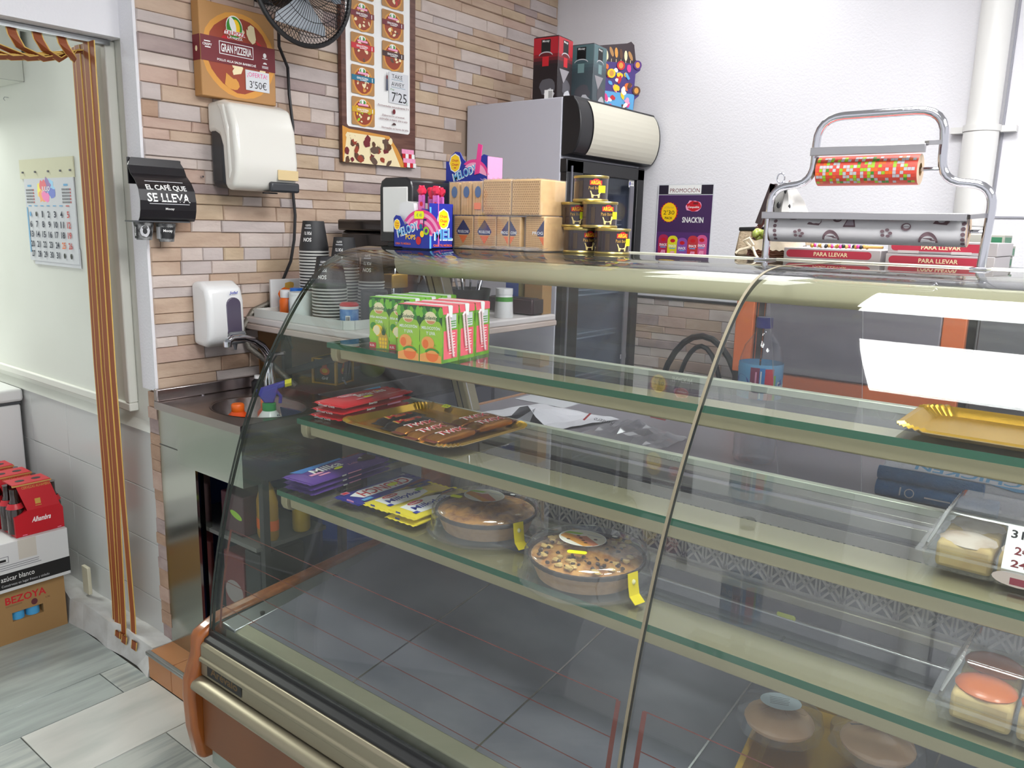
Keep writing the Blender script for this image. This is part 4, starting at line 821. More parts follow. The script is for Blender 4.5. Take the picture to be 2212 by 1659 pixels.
obj('base', MB().prism(ta, (0, 0, 0), (1, 0, 0), (0, 1, 0), (0, 0, .006)), mat('tray_white', (214, 216, 212), .35), tr_)
rm = MB()
for i in range(6):
    a, b = ta[i], ta[(i+1) % 6]; rm.bar((a[0], a[1], .013), (b[0], b[1], .013), .007, .026)
obj('rim', rm, mat('tray_white', (214, 216, 212)), tr_)
M_CUPB = mat('cup_black', (44, 44, 46), .5); M_CUPW = mat('cup_rim_white', (214, 212, 208), .5)
def cup_tower(loc, lab, n, r=.046, topcup=True, pitch=.0095, lean=0):
    t = thing('cup_stack', lab, 'paper cups', loc, group='stacks of upturned striped paper cups')
    m = MB(); pr = []
    for i in range(n):
        z0 = i*pitch; m.lathe([(r, z0), (r + .001, z0 + .0015), (r + .001, z0 + pitch*.45), (r - .0005, z0 + pitch*.5)], 24, (lean*z0, 0, 0), 1); m.lathe([(r - .001, z0 + pitch*.45), (r - .002, z0 + pitch)], 24, (lean*z0, 0, 0), 0, close=False)
    obj('rims', m, [M_CUPB, M_CUPW], t, ang=60)
    zt = n*pitch; obj('top_cup', MB().lathe([(r - .001, zt), (r - .001, zt + .004), (r*.70, zt + .088), (r*.66, zt + .088), (r*.66, zt + .080), (0, zt + .080)], 24, (lean*zt, 0, 0)), M_CUPB, t)
    F = Face((0, 0, 0), (1, 0, 0), (0, 0, 1), fmap=lambda x, y, d: Vector((lean*zt + (r*.99 - (y)*.165*r/.046 + d + .001)*math.cos(-1.15 + x/r), (r*.99 - y*.165*r/.046 + d + .001)*math.sin(-1.15 + x/r), zt + y)))
    F.text('SON', 0, .030, .012, WHITE, w=.030, rot=math.pi); F.text('POR TU', 0, .050, .010, WHITE, w=.030, rot=math.pi); F.rect(-.016, .064, .03, .003, LGREY); F.text('GUSTO', 0, .074, .006, WHITE, w=.024, rot=math.pi); F.done(t)
    return t
cup_tower((-1.935, 1.555, 1.106), 'front stack of upturned striped paper cups, nearest the juice cartons', 11, .052)
cup_tower((-2.092, 1.622, 1.106), 'tallest stack of upturned striped paper cups, against the stone wall', 22, .047)
cup_tower((-1.985, 1.655, 1.106), 'middle stack of upturned striped paper cups, in front of the coffee machine', 17, .045)
cup_tower((-1.905, 1.685, 1.106), 'crumpled leaning stack of striped paper cups beside the coffee machine', 13, .040, lean=.10)
def jar(name, lab, cat, loc, prof, m, cap, mc, label=None):
    t = thing(name, lab, cat, loc); obj('body', MB().lathe(prof, 20), m, t); obj('cap', MB().lathe(cap, 18), mc, t)
    if label: obj('label', MB().lathe(label[0], 20, close=False), label[1], t)
    return t
jar('sauce_bottle', 'small orange bottle with white cap on the tray by the stone wall', 'bottle', (-2.165, 1.565, 1.106), [(.020, 0), (.022, .003), (.022, .045), (.016, .055)], ORANGE, [(.019, .054), (.019, .078)], PLASTIC_WHITE)
jar('blue_bottle', 'blue bottle with a blue cap on the tray, between orange bottle and white tub', 'bottle', (-2.105, 1.56, 1.106), [(.022, 0), (.025, .004), (.025, .05), (.018, .065)], mat('blue_label_plastic', (80, 150, 205), .35), [(.02, .063), (.02, .088)], mat('blue_cap', (20, 100, 190), .35))
jar('white_tub', 'translucent white tub on the tray, left of the front cup stack', 'tub', (-2.035, 1.525, 1.106), [(.030, 0), (.034, .004), (.036, .075), (.034, .078)], mat('milky_plastic', (214, 220, 218), .45), [(.037, .075), (.037, .082)], mat('milky_plastic', (214, 220, 218)))
rb = jar('salt_tub', 'blue tub with red and white lid on the tray, right of the front cup stack', 'tub', (-1.805, 1.52, 1.106), [(.026, 0), (.027, .003), (.027, .055), (.026, .057)], mat('salt_blue', (60, 120, 190), .35, noise=(60, .5, (150, 190, 225))), [(.0275, .056), (.0275, .063), (.022, .068)], RED, ([(.0278, .050), (.0278, .058)], PLASTIC_WHITE))
F = Face((0, 0, 0), (1, 0, 0), (0, 0, 1), fmap=cylmap((0, 0, 0), .0272, -.9)); F.rect(-.006, .01, .014, .022, WHITE, 4); F.rect(-.004, .013, .002, .016, BLACK, 1); F.rect(.0, .013, .003, .016, BLACK, 1); F.rect(.004, .013, .002, .016, BLACK, 1); F.done(rb)
bd = thing('biscuit_box', 'white box with an orange biscuit picture against the stone wall on the counter', 'box', (-2.227, 1.545, 1.0995)); obj('body', MB().box((-.0, 0, 0), (.010, .14, .115)), M_WCARD, bd, bev=.002)
F = Face((.010, 0, 0), (0, 1, 0), (0, 0, 1)); F.disc(.060, .068, .030, .026, ORANGE, 14, jit=.4); F.text('DIGES', .06, .068, .018, YEL, w=.05); F.disc(.070, .095, .02, .012, GOLDI, 10, jit=.4); F.done(bd)
jar('lid_stack', 'stack of dark grey cup lids on the tray behind the blue tub', 'cup lids', (-1.815, 1.625, 1.106), [(.040, 0)] + [q for i in range(12) for q in ((.041, i*.008 + .001), (.040, i*.008 + .007))], mat('lid_grey', (70, 72, 76), .4), [(.039, .096), (.036, .100)], mat('lid_grey', (70, 72, 76)))
# coffee machine
cm = thing('coffee_machine', 'big black coffee machine on the white counter behind the paper cups', 'coffee machine', (-2.20, 1.80, 1.0995))
obj('body', MB().box((.0, .02, .0), (.30, .27, .275)), mat('machine_black', (20, 20, 23), .18, coat=.4), cm, bev=.012); obj('top_tray', MB().box((-.005, .01, .275), (.31, .28, .312)), mat('machine_black', (20, 20, 23)), cm, bev=.006); obj('drip_tray', MB().box((.1, -.02, .0), (.29, .03, .05)), M_DARK, cm, bev=.004)
obj('group_head', MB().lathe([(.03, .13), (.034, .14), (.034, .19)], 18, (.17, .0, 0)), CHROME, cm); obj('brass_block', MB().box((.285, -.05, .100), (.33, .02, .145)), mat('brass', (190, 150, 70), .35, .7), cm, bev=.004); obj('steam_pipe', MB().tube([(.31, -.02, .16), (.318, -.035, .11), (.312, -.03, .06)], .005, 8), CHROME, cm)
obj('portafilter', MB().tube([(.17, -.01, .135), (.17, -.05, .12)], .010, 10), PLASTIC_BLACK, cm); obj('gauge', MB().lathe([(.028, .0), (.028, .012)], 20, (.16, .15, .312)), CHROME, cm)
# far end of the counter
mb_ = thing('cash_tray', 'dark metal cash tray at the far end of the white counter', 'cash tray', (-1.755, 2.20, 1.0995)); obj('body', MB().box((-.10, 0, .004), (.10, .06, .055)), mat('smoked_metal', (84, 70, 74), .25, .6), mb_, bev=.004); obj('front_plate', MB().box((.10, .01, .006), (.104, .06, .055)), STEEL, mb_); obj('inside', MB().box((-.09, .008, .05), (.09, .052, .0575)), M_DARK, mb_)
cr = thing('coarse_brown_box', 'plain brown cardboard box standing behind the cash tray on the counter', 'box', (-1.70, 2.293, 1.0995)); cr.name = 'brown_box'; obj('body', MB().box((-.04, -.028, 0), (.04, .028, .20)), M_CARD, cr, bev=.002); obj('flap', MB().box((-.04, -.028, .20), (.04, .0, .202)), M_CARD, cr)
bb = thing('blue_box', 'dark blue box standing on the counter beside the brown box', 'box', (-1.80, 2.27, 1.0995)); obj('body', MB().box((-.03, 0, 0), (.03, .05, .18)), mat('royal_blue', (44, 70, 150), .45), bb, bev=.002); obj('spine', MB().box((.03, 0, 0), (.042, .05, .18)), mat('olive_spine', (130, 116, 60), .5), bb)
tt = jar('chewing_gum_tub', 'white tub with a green band on the counter beside the metal tray', 'tub', (-1.69, 2.09, 1.0995), [(.030, 0), (.032, .003), (.028, .075), (.026, .08)], PLASTIC_WHITE, [(.029, .078), (.029, .098)], PLASTIC_WHITE, ([(.0296, .055), (.0288, .070)], GREEN)); tt.name = 'gum_tub'
uh = thing('utensil_holder', 'black bucket full of metal utensils on the counter behind the juice cartons', 'utensil holder', (-1.745, 1.97, 1.0995)); obj('bucket', MB().lathe([(.055, 0), (.075, .10), (.072, .10), (.053, .004)], 24), PLASTIC_BLACK, uh)
ru = random.Random(9)
for i in range(9):
    a = i*.7; x, y = .045*math.cos(a), .045*math.sin(a); u_ = obj('utensil', MB().tube([(x*.4, y*.4, .02), (x, y, .13), (x*1.5, y*1.5, .17 + .02*ru.random())], .0035, 6), CHROME, uh); obj('utensil_head', MB().blob((x*1.55, y*1.55, .18), .012, .005, .018, n=10, k=6), CHROME, u_)
bg = thing('backpack', 'grey zipped bag standing on the counter in front of the utensil bucket', 'bag', (-1.805, 1.85, 1.0995)); obj('bag_body', MB().blob((0, 0, .07), .05, .035, .07, n=16, k=9, j=.05), mat('grey_cloth', (92, 92, 100), .8), bg); obj('strap', MB().tube([(-.02, -.03, .12), (0, -.04, .16), (.02, -.03, .12)], .004, 6), mat('grey_strap', (140, 140, 146), .7), bg)
# fridge
fz = thing('drinks_fridge', 'tall white glass-door drinks fridge with black front and cream header', 'fridge', (0, 0, 0))
x1, y0, y1, zt = -1.787, 2.524, 3.108, 1.874; M_FZ = mat('fridge_white', (196, 196, 206), .45)
fb = MB(); fb.box((-2.255, y0, .09), (x1, y0 + .025, zt)).box((-2.255, y1 - .03, .09), (x1, y1, zt)).box((-2.254, y0 + .0255, .09), (-2.23, y1 - .0305, zt - .2505)).box((-2.254, y0 + .0255, zt - .25), (x1 - .001, y1 - .0305, zt - .001)).box((-2.23, y0 + .0255, .09), (x1 - .001, y1 - .0305, .35))
obj('cabinet', fb, M_FZ, fz, bev=.003); obj('liner', MB().box((-2.23, y0 + .025, .35), (-2.22, y1 - .03, zt - .25)), mat('fridge_liner', (186, 194, 204), .4), fz)
for z in (.62, .95, 1.13, 1.42):
    ws = MB(); ws.bar((-2.2, y0 + .04, z), (-2.2, y1 - .04, z), .006, .006).bar((x1 - .05, y0 + .04, z), (x1 - .05, y1 - .04, z), .006, .006, 0).bar((x1 - .05, y0 + .04, z + .02), (x1 - .05, y1 - .04, z + .02), .004, .004)
    for k in range(14): y = y0 + .05 + k*.037; ws.bar((-2.2, y, z), (x1 - .05, y, z), .003, .003)
    obj('wire_shelf', ws, PLASTIC_WHITE, fz, smooth=False)
obj('back_duct', MB().box((-2.22, 2.80, .4), (-2.19, 2.90, 1.6)), mat('duct_tan', (130, 104, 86), .6), fz); obj('back_duct', MB().box((-2.22, 2.70, .4), (-2.20, 2.74, 1.6)), mat('duct_grey', (120, 124, 134), .6), fz)
M_FBK = mat('fridge_black', (24, 24, 27), .35)
ff = MB(); ff.box((x1, y0 + .004, .35), (x1 + .03, y0 + .115, 1.652)).box((x1, y1 - .055, .35), (x1 + .03, y1, 1.652)).box((x1, y0, 1.605), (x1 + .03, y1, 1.655)).box((x1, y0, .30), (x1 + .03, y1, .40))
dr_ = obj('door', ff, M_FBK, fz, bev=.003); obj('pane', MB().box((x1 + .010, y0 + .11, .40), (x1 + .018, y1 - .05, 1.61)), glass('fridge_glass', (226, 232, 238), .05), dr_, smooth=False); obj('handle', MB().box((x1 + .03, y0 + .03, .7), (x1 + .036, y0 + .035, 1.63)).box((x1 + .018, y1 - .10, .42), (x1 + .024, y1 - .07, 1.58)), mat('door_trim', (150, 150, 160), .35, .5), dr_)
F = Face((x1 + .0185, 0, 0), (0, 1, 0), (0, 0, 1)); F.rect(3.000, 1.575, .044, .030, WHITE); F.disc(3.010, 1.590, .005, .009, BLUE, 10); F.rect(3.018, 1.586, .022, .007, LGREY); F.rect(3.0, .845, .05, .02, LGREY); F.done(dr_)
hd_ = [(x1 + .001, 1.664), (x1 + .050, 1.670)] + [(x1 + .030 + .056*math.cos(math.radians(a)), 1.770 + .106*math.sin(math.radians(a))) for a in range(-66, 67, 11)] + [(x1 + .050, 1.876), (x1 + .001, 1.878)]
obj('header', MB().prism(hd_, (0, y0 + .002, 0), (1, 0, 0), (0, 0, 1), (0, y1 - y0 + .02, 0)), M_FBK, fz, bev=.006)
h2 = [(a + .003, b) for a, b in hd_[2:-2]]; hp = MB(); hn = 14
for i in range(len(h2) - 1): hp.add([(h2[i][0], y0 + .085, h2[i][1]), (h2[i][0], y1 + .005, h2[i][1]), (h2[i+1][0], y1 + .005, h2[i+1][1]), (h2[i+1][0], y0 + .085, h2[i+1][1])], [(0, 1, 2, 3)])
obj('header_panel', hp, mat('header_cream', (206, 202, 186), .4), fz, ang=60)
obj('foot', MB().box((-2.23, y0 + .03, .0885), (x1 - .02, y1 - .03, .092)), M_DARK, fz)
# cartons on the fridge
def wine(loc, lab, col, rz=0):
    t = thing('wine_carton', lab, 'carton', loc, rz=rz, group='tall coffee cartons on the fridge')
    top = mat('carton_' + col + '_top', (176, 30, 44) if col == 'red' else (84, 112, 116), .35); low = mat('carton_' + col + '_low', (30, 22, 26) if col == 'red' else (70, 82, 88), .35)
    mid = mat('carton_' + col + '_mid', (96, 24, 32) if col == 'red' else (74, 94, 100), .35)
    obj('body', MB().box((-.055, -.055, 0), (.055, .055, .225)), low, t, bev=.003)
    for o, u in (((0, -.055, 0), (1, 0, 0)), ((.055, 0, 0), (0, 1, 0))):
        F = Face(o, u, (0, 0, 1)); 
        for k in range(6): F.rect(-.0535, .115 + k*.012, .107, .012, [low, mat('blend1' + col, (52, 24, 30) if col == 'red' else (70, 86, 92), .35), mid, mat('blend2' + col, (136, 28, 38) if col == 'red' else (80, 104, 108), .35), top, top][k]); F.k -= 1
        F.k += 1; F.rect(-.0535, .187, .107, .035, top); F.rect(-.020, .165, .040, .050, BLACK); F.text('Mocay', 0, .208, .010, WHITE, w=.030)
        F.disc(0, .158, .030, .014, LGREY, 14, a1=180); F.disc(0, .156, .028, .012, mid, 14, a1=180); F.rect(-.014, .120, .028, .034, RED if col == 'red' else mat('teal_pale', (120, 150, 150), .4))
        F.poly([(-.045, .11), (.03, .11), (-.012, .06)], mat('photo_grey', (150, 146, 150), .5) if u[1] else low); 
        F.disc(.01, .045, .032, .03, mat('photo_dark', (84, 82, 88), .5), 14, jit=.3); F.disc(.018, .02, .022, .018, LGREY, 10, jit=.5); F.done(t)
    obj('top_flap', MB().box((-.05, -.05, .225), (.05, .05, .227)), mat('flap_dark', (60, 20, 26), .5), t)
    return t
wc1 = wine((-1.905, 2.62, 1.8775), 'tall red and black coffee carton on the fridge, nearest the stone wall', 'red', .10)
bcd = Face((-.0, -.0565, 0), (1, 0, 0), (0, 0, 1)); bcd.rect(.0, .0, .038, .034, WHITE)
for i in range(6): bcd.rect(.018 + i*.003, .004, .0015, .026, BLACK); bcd.k -= 1
bcd.done(wc1, 'barcode_print')
wine((-1.865, 2.80, 1.8775), 'tall teal and grey coffee carton on the fridge, beside the red one', 'teal', .10)
ic = thing('ice_cream_display', 'bright cut-out ice cream price display standing at the right on the fridge', 'display board', (-1.835, 2.96, 1.8795), rz=-.62)
def cut(pts, m, nm, dx=0): return obj(nm, MB().prism(pts, (dx, 0, 0), (0, 1, 0), (0, 0, 1), (.004, 0, 0)), m, ic, smooth=False)
out_ = [(-.10, 0), (.085, 0), (.09, .05), (.108, .065), (.112, .085), (.10, .10), (.086, .105), (.088, .15), (.108, .165), (.112, .185), (.10, .20), (.086, .205), (.076, .262), (.062, .274), (.045, .266), (-.10, .245)]
cut(out_, mat('display_violet', (66, 46, 120), .4), 'board'); obj('strut', MB().bar((0, 0, .15), (-.08, 0, .002), .05, .003), M_CARD, ic)
F = Face((.004, 0, 0), (0, 1, 0), (0, 0, 1)); rn = random.Random(4)
F.poly([(-.10, .19), (.088, .19), (.076, .262), (.062, .274), (.045, .266), (-.10, .245)], mat('display_brown', (48, 32, 40), .4)); F.poly([(-.10, .0), (.085, .0), (.088, .07), (-.10, .08)], SKY)
for i in range(8): F.disc(-.085 + i*.021, .215 + .015*rn.random(), .007, .020, [CRUST, BROWN, CHEESE, KRAFT][i % 4], 12, rot=rn.random()*.5); F.rect(-.0855 + i*.021, .19, .002, .012, CREAM)
for i in range(46):
    x, y = -.09 + rn.random()*.165, .01 + rn.random()*.165
    F.disc(x, y, .006 + rn.random()*.004, .010 + rn.random()*.008, [YEL, RED, WHITE, PINK, ORANGE, SKY, BROWN, LPINK, WHITE][i % 9], 8, rot=rn.random()*3, jit=.4)
for x, y, c in ((.094, .185, PURPLE), (.094, .085, BROWN), (-.02, .145, YEL), (.02, .178, RED)): F.disc(x, y, .018, .018, c, 16); F.disc(x, y, .010, .012, CRUST, 10)
F.done(ic)
# oven, chair and promo poster by the white wall
M_OR = mat('oven_orange', (206, 106, 56), .4); M_OVB = mat('oven_black', (48, 42, 46), .4); M_OVS = mat('oven_steel', (150, 144, 152), .30, .5, noise=(3, .5, (112, 106, 114)), stretch=(1, 1, 4))
ov = thing('pizza_oven', 'orange and black oven with wide steel door by the white wall behind the bottle', 'oven', (0, 0, 0)); oy = 2.70
obj('body', MB().box((-1.135, oy + .02, .30), (-.41, 2.99, 1.118)), M_OVB, ov, bev=.004); obj('left_frame', MB().box((-1.13, oy, .915), (-1.065, oy + .03, 1.21)), M_OR, ov, bev=.003)
obj('upper_body', MB().box((-1.13, oy + .02, 1.10), (-.41, 2.99, 1.22)), M_OVB, ov); obj('steel_door', MB().box((-1.02, oy - .012, .93), (-.475, oy + .02, 1.215)), M_OVS, ov, bev=.004); obj('lower_frame', MB().box((-1.02, oy - .006, .87), (-.41, oy + .03, .928)), M_OR, ov, bev=.003); obj('right_frame', MB().box((-.474, oy - .006, .925), (-.41, oy + .03, 1.215)), M_OR, ov, bev=.003)
F = Face((0, oy + .0195, 0), (1, 0, 0), (0, 0, 1)); 
for a, b, c, d in ((-1.058, .96, .0015, .25), (-1.035, .97, .0015, .24), (-1.058, .96, .03, .0015), (-1.028, 1.10, .003, .12), (-1.1, .865, .6, .003), (-1.06, .90, .04, .0015)): F.rect(a, b, c, d, ORANGE)
F.done(ov)
kb = MB(); kb.prism([(.028*math.cos(a), .028*math.sin(a)) for a in [2*math.pi*i/24 for i in range(24)]], (-.60, oy + .02, .848), (1, 0, 0), (0, 0, 1), (0, -.03, 0)); obj('knob', kb, CHROME, ov, bev=.004)
obj('screw', MB().prism([(.006*math.cos(a), .006*math.sin(a)) for a in [2*math.pi*i/12 for i in range(12)]], (-1.098, oy, .935), (1, 0, 0), (0, 0, 1), (0, -.006, 0)), CHROME, ov)
for x in (-1.1, -.45):
    for y in (oy + .06, 2.94): obj('leg', MB().box((x - .02, y - .02, .0885), (x + .02, y + .02, .30)), M_DARK, ov)
stt = thing('steel_cupboard', 'tall polished steel cupboard right of the orange oven', 'cupboard', (-.395, 2.76, .0885)); obj('body', MB().box((0, 0, .03), (.50, .33, 1.12)), STEEL, stt, bev=.004); obj('door', MB().box((.01, -.014, .06), (.49, 0, 1.10)), STEEL, stt, bev=.003); obj('foot', MB().box((.02, .02, 0), (.48, .30, .03)), M_DARK, stt)
ch = thing('bentwood_chair', 'black bentwood chair against the stone wainscot beside the fridge', 'chair', (-1.36, 2.74, .0885)); CB = mat('chair_black', (22, 22, 25), .3, coat=.3)
arch = lambda hw, zt, y: [(-hw, y - .02, .43)] + [(-hw*math.cos(a)*(1.0), y, .56 + (zt - .56)*math.sin(a)) for a in [math.pi*i/14 for i in range(15)]] + [(hw, y - .02, .43)]
obj('back_hoop', MB().tube(arch(.185, .905, .20), .013, 8), CB, ch); obj('inner_hoop', MB().tube(arch(.105, .865, .195), .010, 8), CB, ch)
obj('seat', MB().lathe([(.17, .41), (.195, .418), (.20, .43), (.19, .445), (0, .44)], 30), CB, ch)
for x, y in ((-.15, -.15), (.15, -.15), (-.15, .15), (.15, .15)): obj('leg', MB().tube([(x*.9, y*.9, .42), (x*1.2, y*1.2, 0)], .012, 8), CB, ch)
pr_ = thing('promo_poster', 'purple PROMOCIÓN snack poster taped on the white wall', 'poster', (-1.702, YW - .004, 1.215)); obj('sheet', MB().box((0, -.0015, 0), (.257, 0, .379)), M_PAPER, pr_)
F = Face((0, -.0015, 0), (1, 0, 0), (0, 0, 1)); F.rect(.005, .005, .247, .369, mat('promo_purple', (82, 44, 104), .5)); F.rect(.005, .18, .247, .150, mat('promo_violet', (66, 38, 84), .5)); F.rect(.005, .335, .247, .039, mat('promo_dark', (34, 26, 44), .5)); F.rect(.005, .333, .247, .003, LGREY); F.rect(.005, .005, .247, .075, mat('promo_floor', (104, 46, 128), .5))
F.rect(.050, .338, .150, .036, WHITE); F.text('PROMOCIÓN', .125, .354, .021, DARKRED, w=.136, bold=False)
F.star(.058, .262, .044, .038, 20, RED); F.disc(.058, .262, .036, .040, YEL, 24); F.text('¡Oferta!', .058, .281, .010, GOLDI, w=.044, bold=False); F.text("2'30", .058, .261, .018, BLACK, w=.052, bold=False); F.text('PACK', .058, .238, .010, BLACK, w=.036)
F.disc(.170, .288, .036, .024, LPINK, 18, jit=.25); F.disc(.170, .288, .032, .020, RED, 18, jit=.2); F.text('Campofrío', .170, .283, .011, WHITE, w=.052, slant=.2); F.rect(.168, .295, .022, .008, DARKRED); F.text("SNACK'IN", .170, .232, .024, WHITE, w=.096)
for i, (x, z, c) in enumerate(((.040, .110, mat('pack_crimson', (176, 40, 80), .4)), (.218, .112, mat('pack_pink', (206, 90, 140), .4)), (.178, .108, mat('pack_red', (190, 56, 62), .4)), (.085, .106, mat('pack_yellow', (222, 214, 40), .4)), (.130, .098, mat('pack_violet', (136, 80, 160), .4)))):
    F.rrect(x - .024, z - .046, .048, .105, .020, c); F.disc(x, z + .038, .012, .008, RED, 10); F.text('SNACK', x, z + .016, .011, WHITE, w=.036); F.rect(x - .013, z + .004, .026, .004, SKY)
    for k in range(3): F.line(x - .012 + k*.010, z - .032, x - .004 + k*.006, z - .006, .005, LPINK)
F.done(pr_)
# pale upright board seen behind the case end
pbd = thing('pale_board', 'pale blue upright board with a white sheet, seen between the case shelves', 'board', (-1.985, 1.90, .60)); obj('panel', MB().box((-.185, 0, -.40), (.175, .012, .195)), mat('pale_blue_board', (120, 134, 170), .5), pbd, bev=.002); obj('sheet', MB().box((.0, -.002, -.06), (.170, .0, .06)), M_PAPER, pbd); obj('foot', MB().box((-.18, 0, -.5115), (.17, .04, -.40)), M_DARK, pbd)
# ================================================================ ON TOP OF THE CASE
ZT = 1.3436
nd = thing('napkin_dispenser', 'black upright napkin dispenser with white napkins on the left end of the case top', 'napkin dispenser', (-1.642, 1.492, ZT))
obj('housing', MB().prism([(0, .008), (.122, .008), (.122, .150), (.116, .168), (.100, .176), (.022, .176), (.006, .168), (0, .150)], (0, 0, 0), (1, 0, 0), (0, 0, 1), (0, .165, 0)), mat('dispenser_black', (24, 23, 26), .3, coat=.3), nd, bev=.005, seg=3)
obj('napkin', MB().box((.014, -.002, .034), (.108, .004, .152)), mat('napkin_white', (226, 226, 222), .85, bump=(10, .5)), nd, bev=.004)
for y in (.02, .14): obj('foot', MB().box((.01, y, 0), (.112, y + .016, .008)), PLASTIC_BLACK, nd)
F = Face((.1225, 0, 0), (0, 1, 0), (0, 0, 1)); F.rect(.030, .080, .010, .040, LGREY); F.rect(.032, .120, .006, .020, LGREY); F.text('LA PE', .072, .106, .012, LGREY, w=.036); F.rect(.054, .092, .036, .004, GREY); F.done(nd)
M_CHB = mat('candy_blue', (28, 44, 150), .4)
def chupa(F, x, y, r): F.disc(x, y, r*1.12, r*1.30, BLUE, 24, wav=8, amp=.05); F.disc(x, y, r*1.05, r*1.22, WHITE, 24, wav=8, amp=.05); F.disc(x, y, r*.92, r*1.08, YEL, 24, wav=8, amp=.05); F.text('Chupa', x, y + r*.32, r*.42, RED, w=r*1.2); F.text('Chups', x, y - r*.22, r*.42, RED, w=r*1.2); F.rect(x - r*.2, y - r*.68, r*.4, r*.12, RED)
def candy(loc, lab, rz=0.0, sc=1.0):
    t = thing('candy_box', lab, 'candy display box', loc, rz=rz)
    w, d, h = .124, .082, .066
    b = MB()
    b.prism([(0, 0), (w, 0), (w, .092), (.10, .094), (.075, .086), (.055, .070), (.040, .052), (.034, .062), (.022, .076), (.008, .078), (0, .070)], (0, 0, 0), (1, 0, 0), (0, 0, 1), (0, .0018, 0))
    b.box((0, d - .0018, 0), (w, d, .10)); b.box((0, 0, 0), (.0018, d, .07)); b.box((w - .0018, 0, 0), (w, d, .107)); b.box((0, 0, 0), (w, d, .0018))
    obj('carton', b, M_CHB, t, smooth=False)
    obj('white_liner', MB().prism([(0, 0), (.062, 0), (.054, .052), (.03, .057), (.006, .052)], (.004, .012, .055), (1, 0, 0), (0, 0, 1), (0, .05, 0)), PLASTIC_WHITE, t, smooth=False)
    F = Face((0, 0, 0), (1, 0, 0), (0, 0, 1)); 
    for k, c in enumerate((PINK, LPINK, PINK, LPINK, PINK)): F.disc(.095, .012, .075 - k*.008, .080 - k*.008, c, 20, a0=25, a1=140)
    F.poly([(.03, .0), (w, .0), (w, .040), (.1, .048), (.06, .046)], M_CHB)
    F.text('MELODY', .050, .044, .022, WHITE, w=.078, rot=.28, arc=0); F.text('MELODY', .050, .044, .018, SKY, w=.070, rot=.28); F.rect(.084, .046, .008, .026, PINK); F.text('POPS', .060, .026, .012, YEL, w=.034); F.text('CREA TU MÚSICA', .034, .010, .006, ORANGE, w=.054); chupa(F, .013, .055, .011)
    F.disc(.088, .018, .009, .010, RED, 12); F.disc(.100, .034, .007, .008, YEL, 12); F.disc(.114, .042, .010, .010, LIME, 14); F.disc(.114, .042, .005, .005, PURPLE, 12); F.disc(.096, .052, .006, .006, TEAL, 12); F.rect(.104, .048, .003, .02, NAVY); F.rect(.105, .066, .010, .004, NAVY)
    F.poly([(.074, .070), (.104, .070), (.107, .074), (.107, .084), (.104, .088), (.077, .088), (.074, .084)], TAG); F.text('€ 40', .091, .079, .008, GREY, w=.018, bold=False); F.done(t)
    F = Face((w, 0, 0), (0, 1, 0), (0, 0, 1)); F.rect(0, 0, .006, .098, SKY); F.rect(.0, .03, .010, .03, LPINK); chupa(F, .048, .070, .020); F.text('MEL', .048, .034, .030, WHITE, w=.066); F.text('MEL', .048, .034, .025, SKY, w=.060); F.text('CREA TU MÚSICA', .046, .008, .007, ORANGE, w=.066); F.done(t)
    return t
cb1 = candy((-1.492, 1.402, ZT), 'blue candy box marked MELODY POPS with lollipops, beside the napkin dispenser')
rl = random.Random(6)
for i, (x, y) in enumerate(((.068, .030), (.080, .05), (.098, .035), (.108, .055), (.092, .062), (.116, .030))):
    t = thing('lollipop', ['pink wrapped lollipop in the candy box, frontmost at the left', 'pink wrapped lollipop in the candy box, second from the left', 'pink wrapped lollipop in the candy box, front of the middle pair', 'pink wrapped lollipop in the candy box, back of the right pair', 'pink wrapped lollipop in the candy box, back of the middle pair', 'pink wrapped lollipop in the candy box, at the blue end panel'][i], 'lollipop', (-1.492 + x, 1.402 + y, ZT + .002), rz=rl.random()*.6, group='wrapped lollipops in the candy box')
    h = .116 + .012*rl.random(); obj('wrapper', MB().hexa([(-.009, -.004, .002), (.009, -.004, .002), (.009, .004, .002), (-.009, .004, .002), (-.008, -.004, h), (.008, -.004, h), (.008, .004, h), (-.008, .004, h)]), mat('lolly_wrap', (176, 80, 160), .3, noise=(60, 1, (226, 120, 170))), t, bev=.002)
    obj('wrapper_twist', MB().blob((0, 0, h + .010), .011, .008, .012, n=9, k=6, j=.5, rnd=rl), mat('twist_red', (206, 36, 70), .3), t, ang=20)
    F = Face((0, -.0042, 0), (1, 0, 0), (0, 0, 1)); F.rect(-.005, h - .05, .003, .014, WHITE); F.rect(.002, h - .05, .003, .014, WHITE); F.disc(0, h - .022, .004, .006, RED, 10); F.done(t)
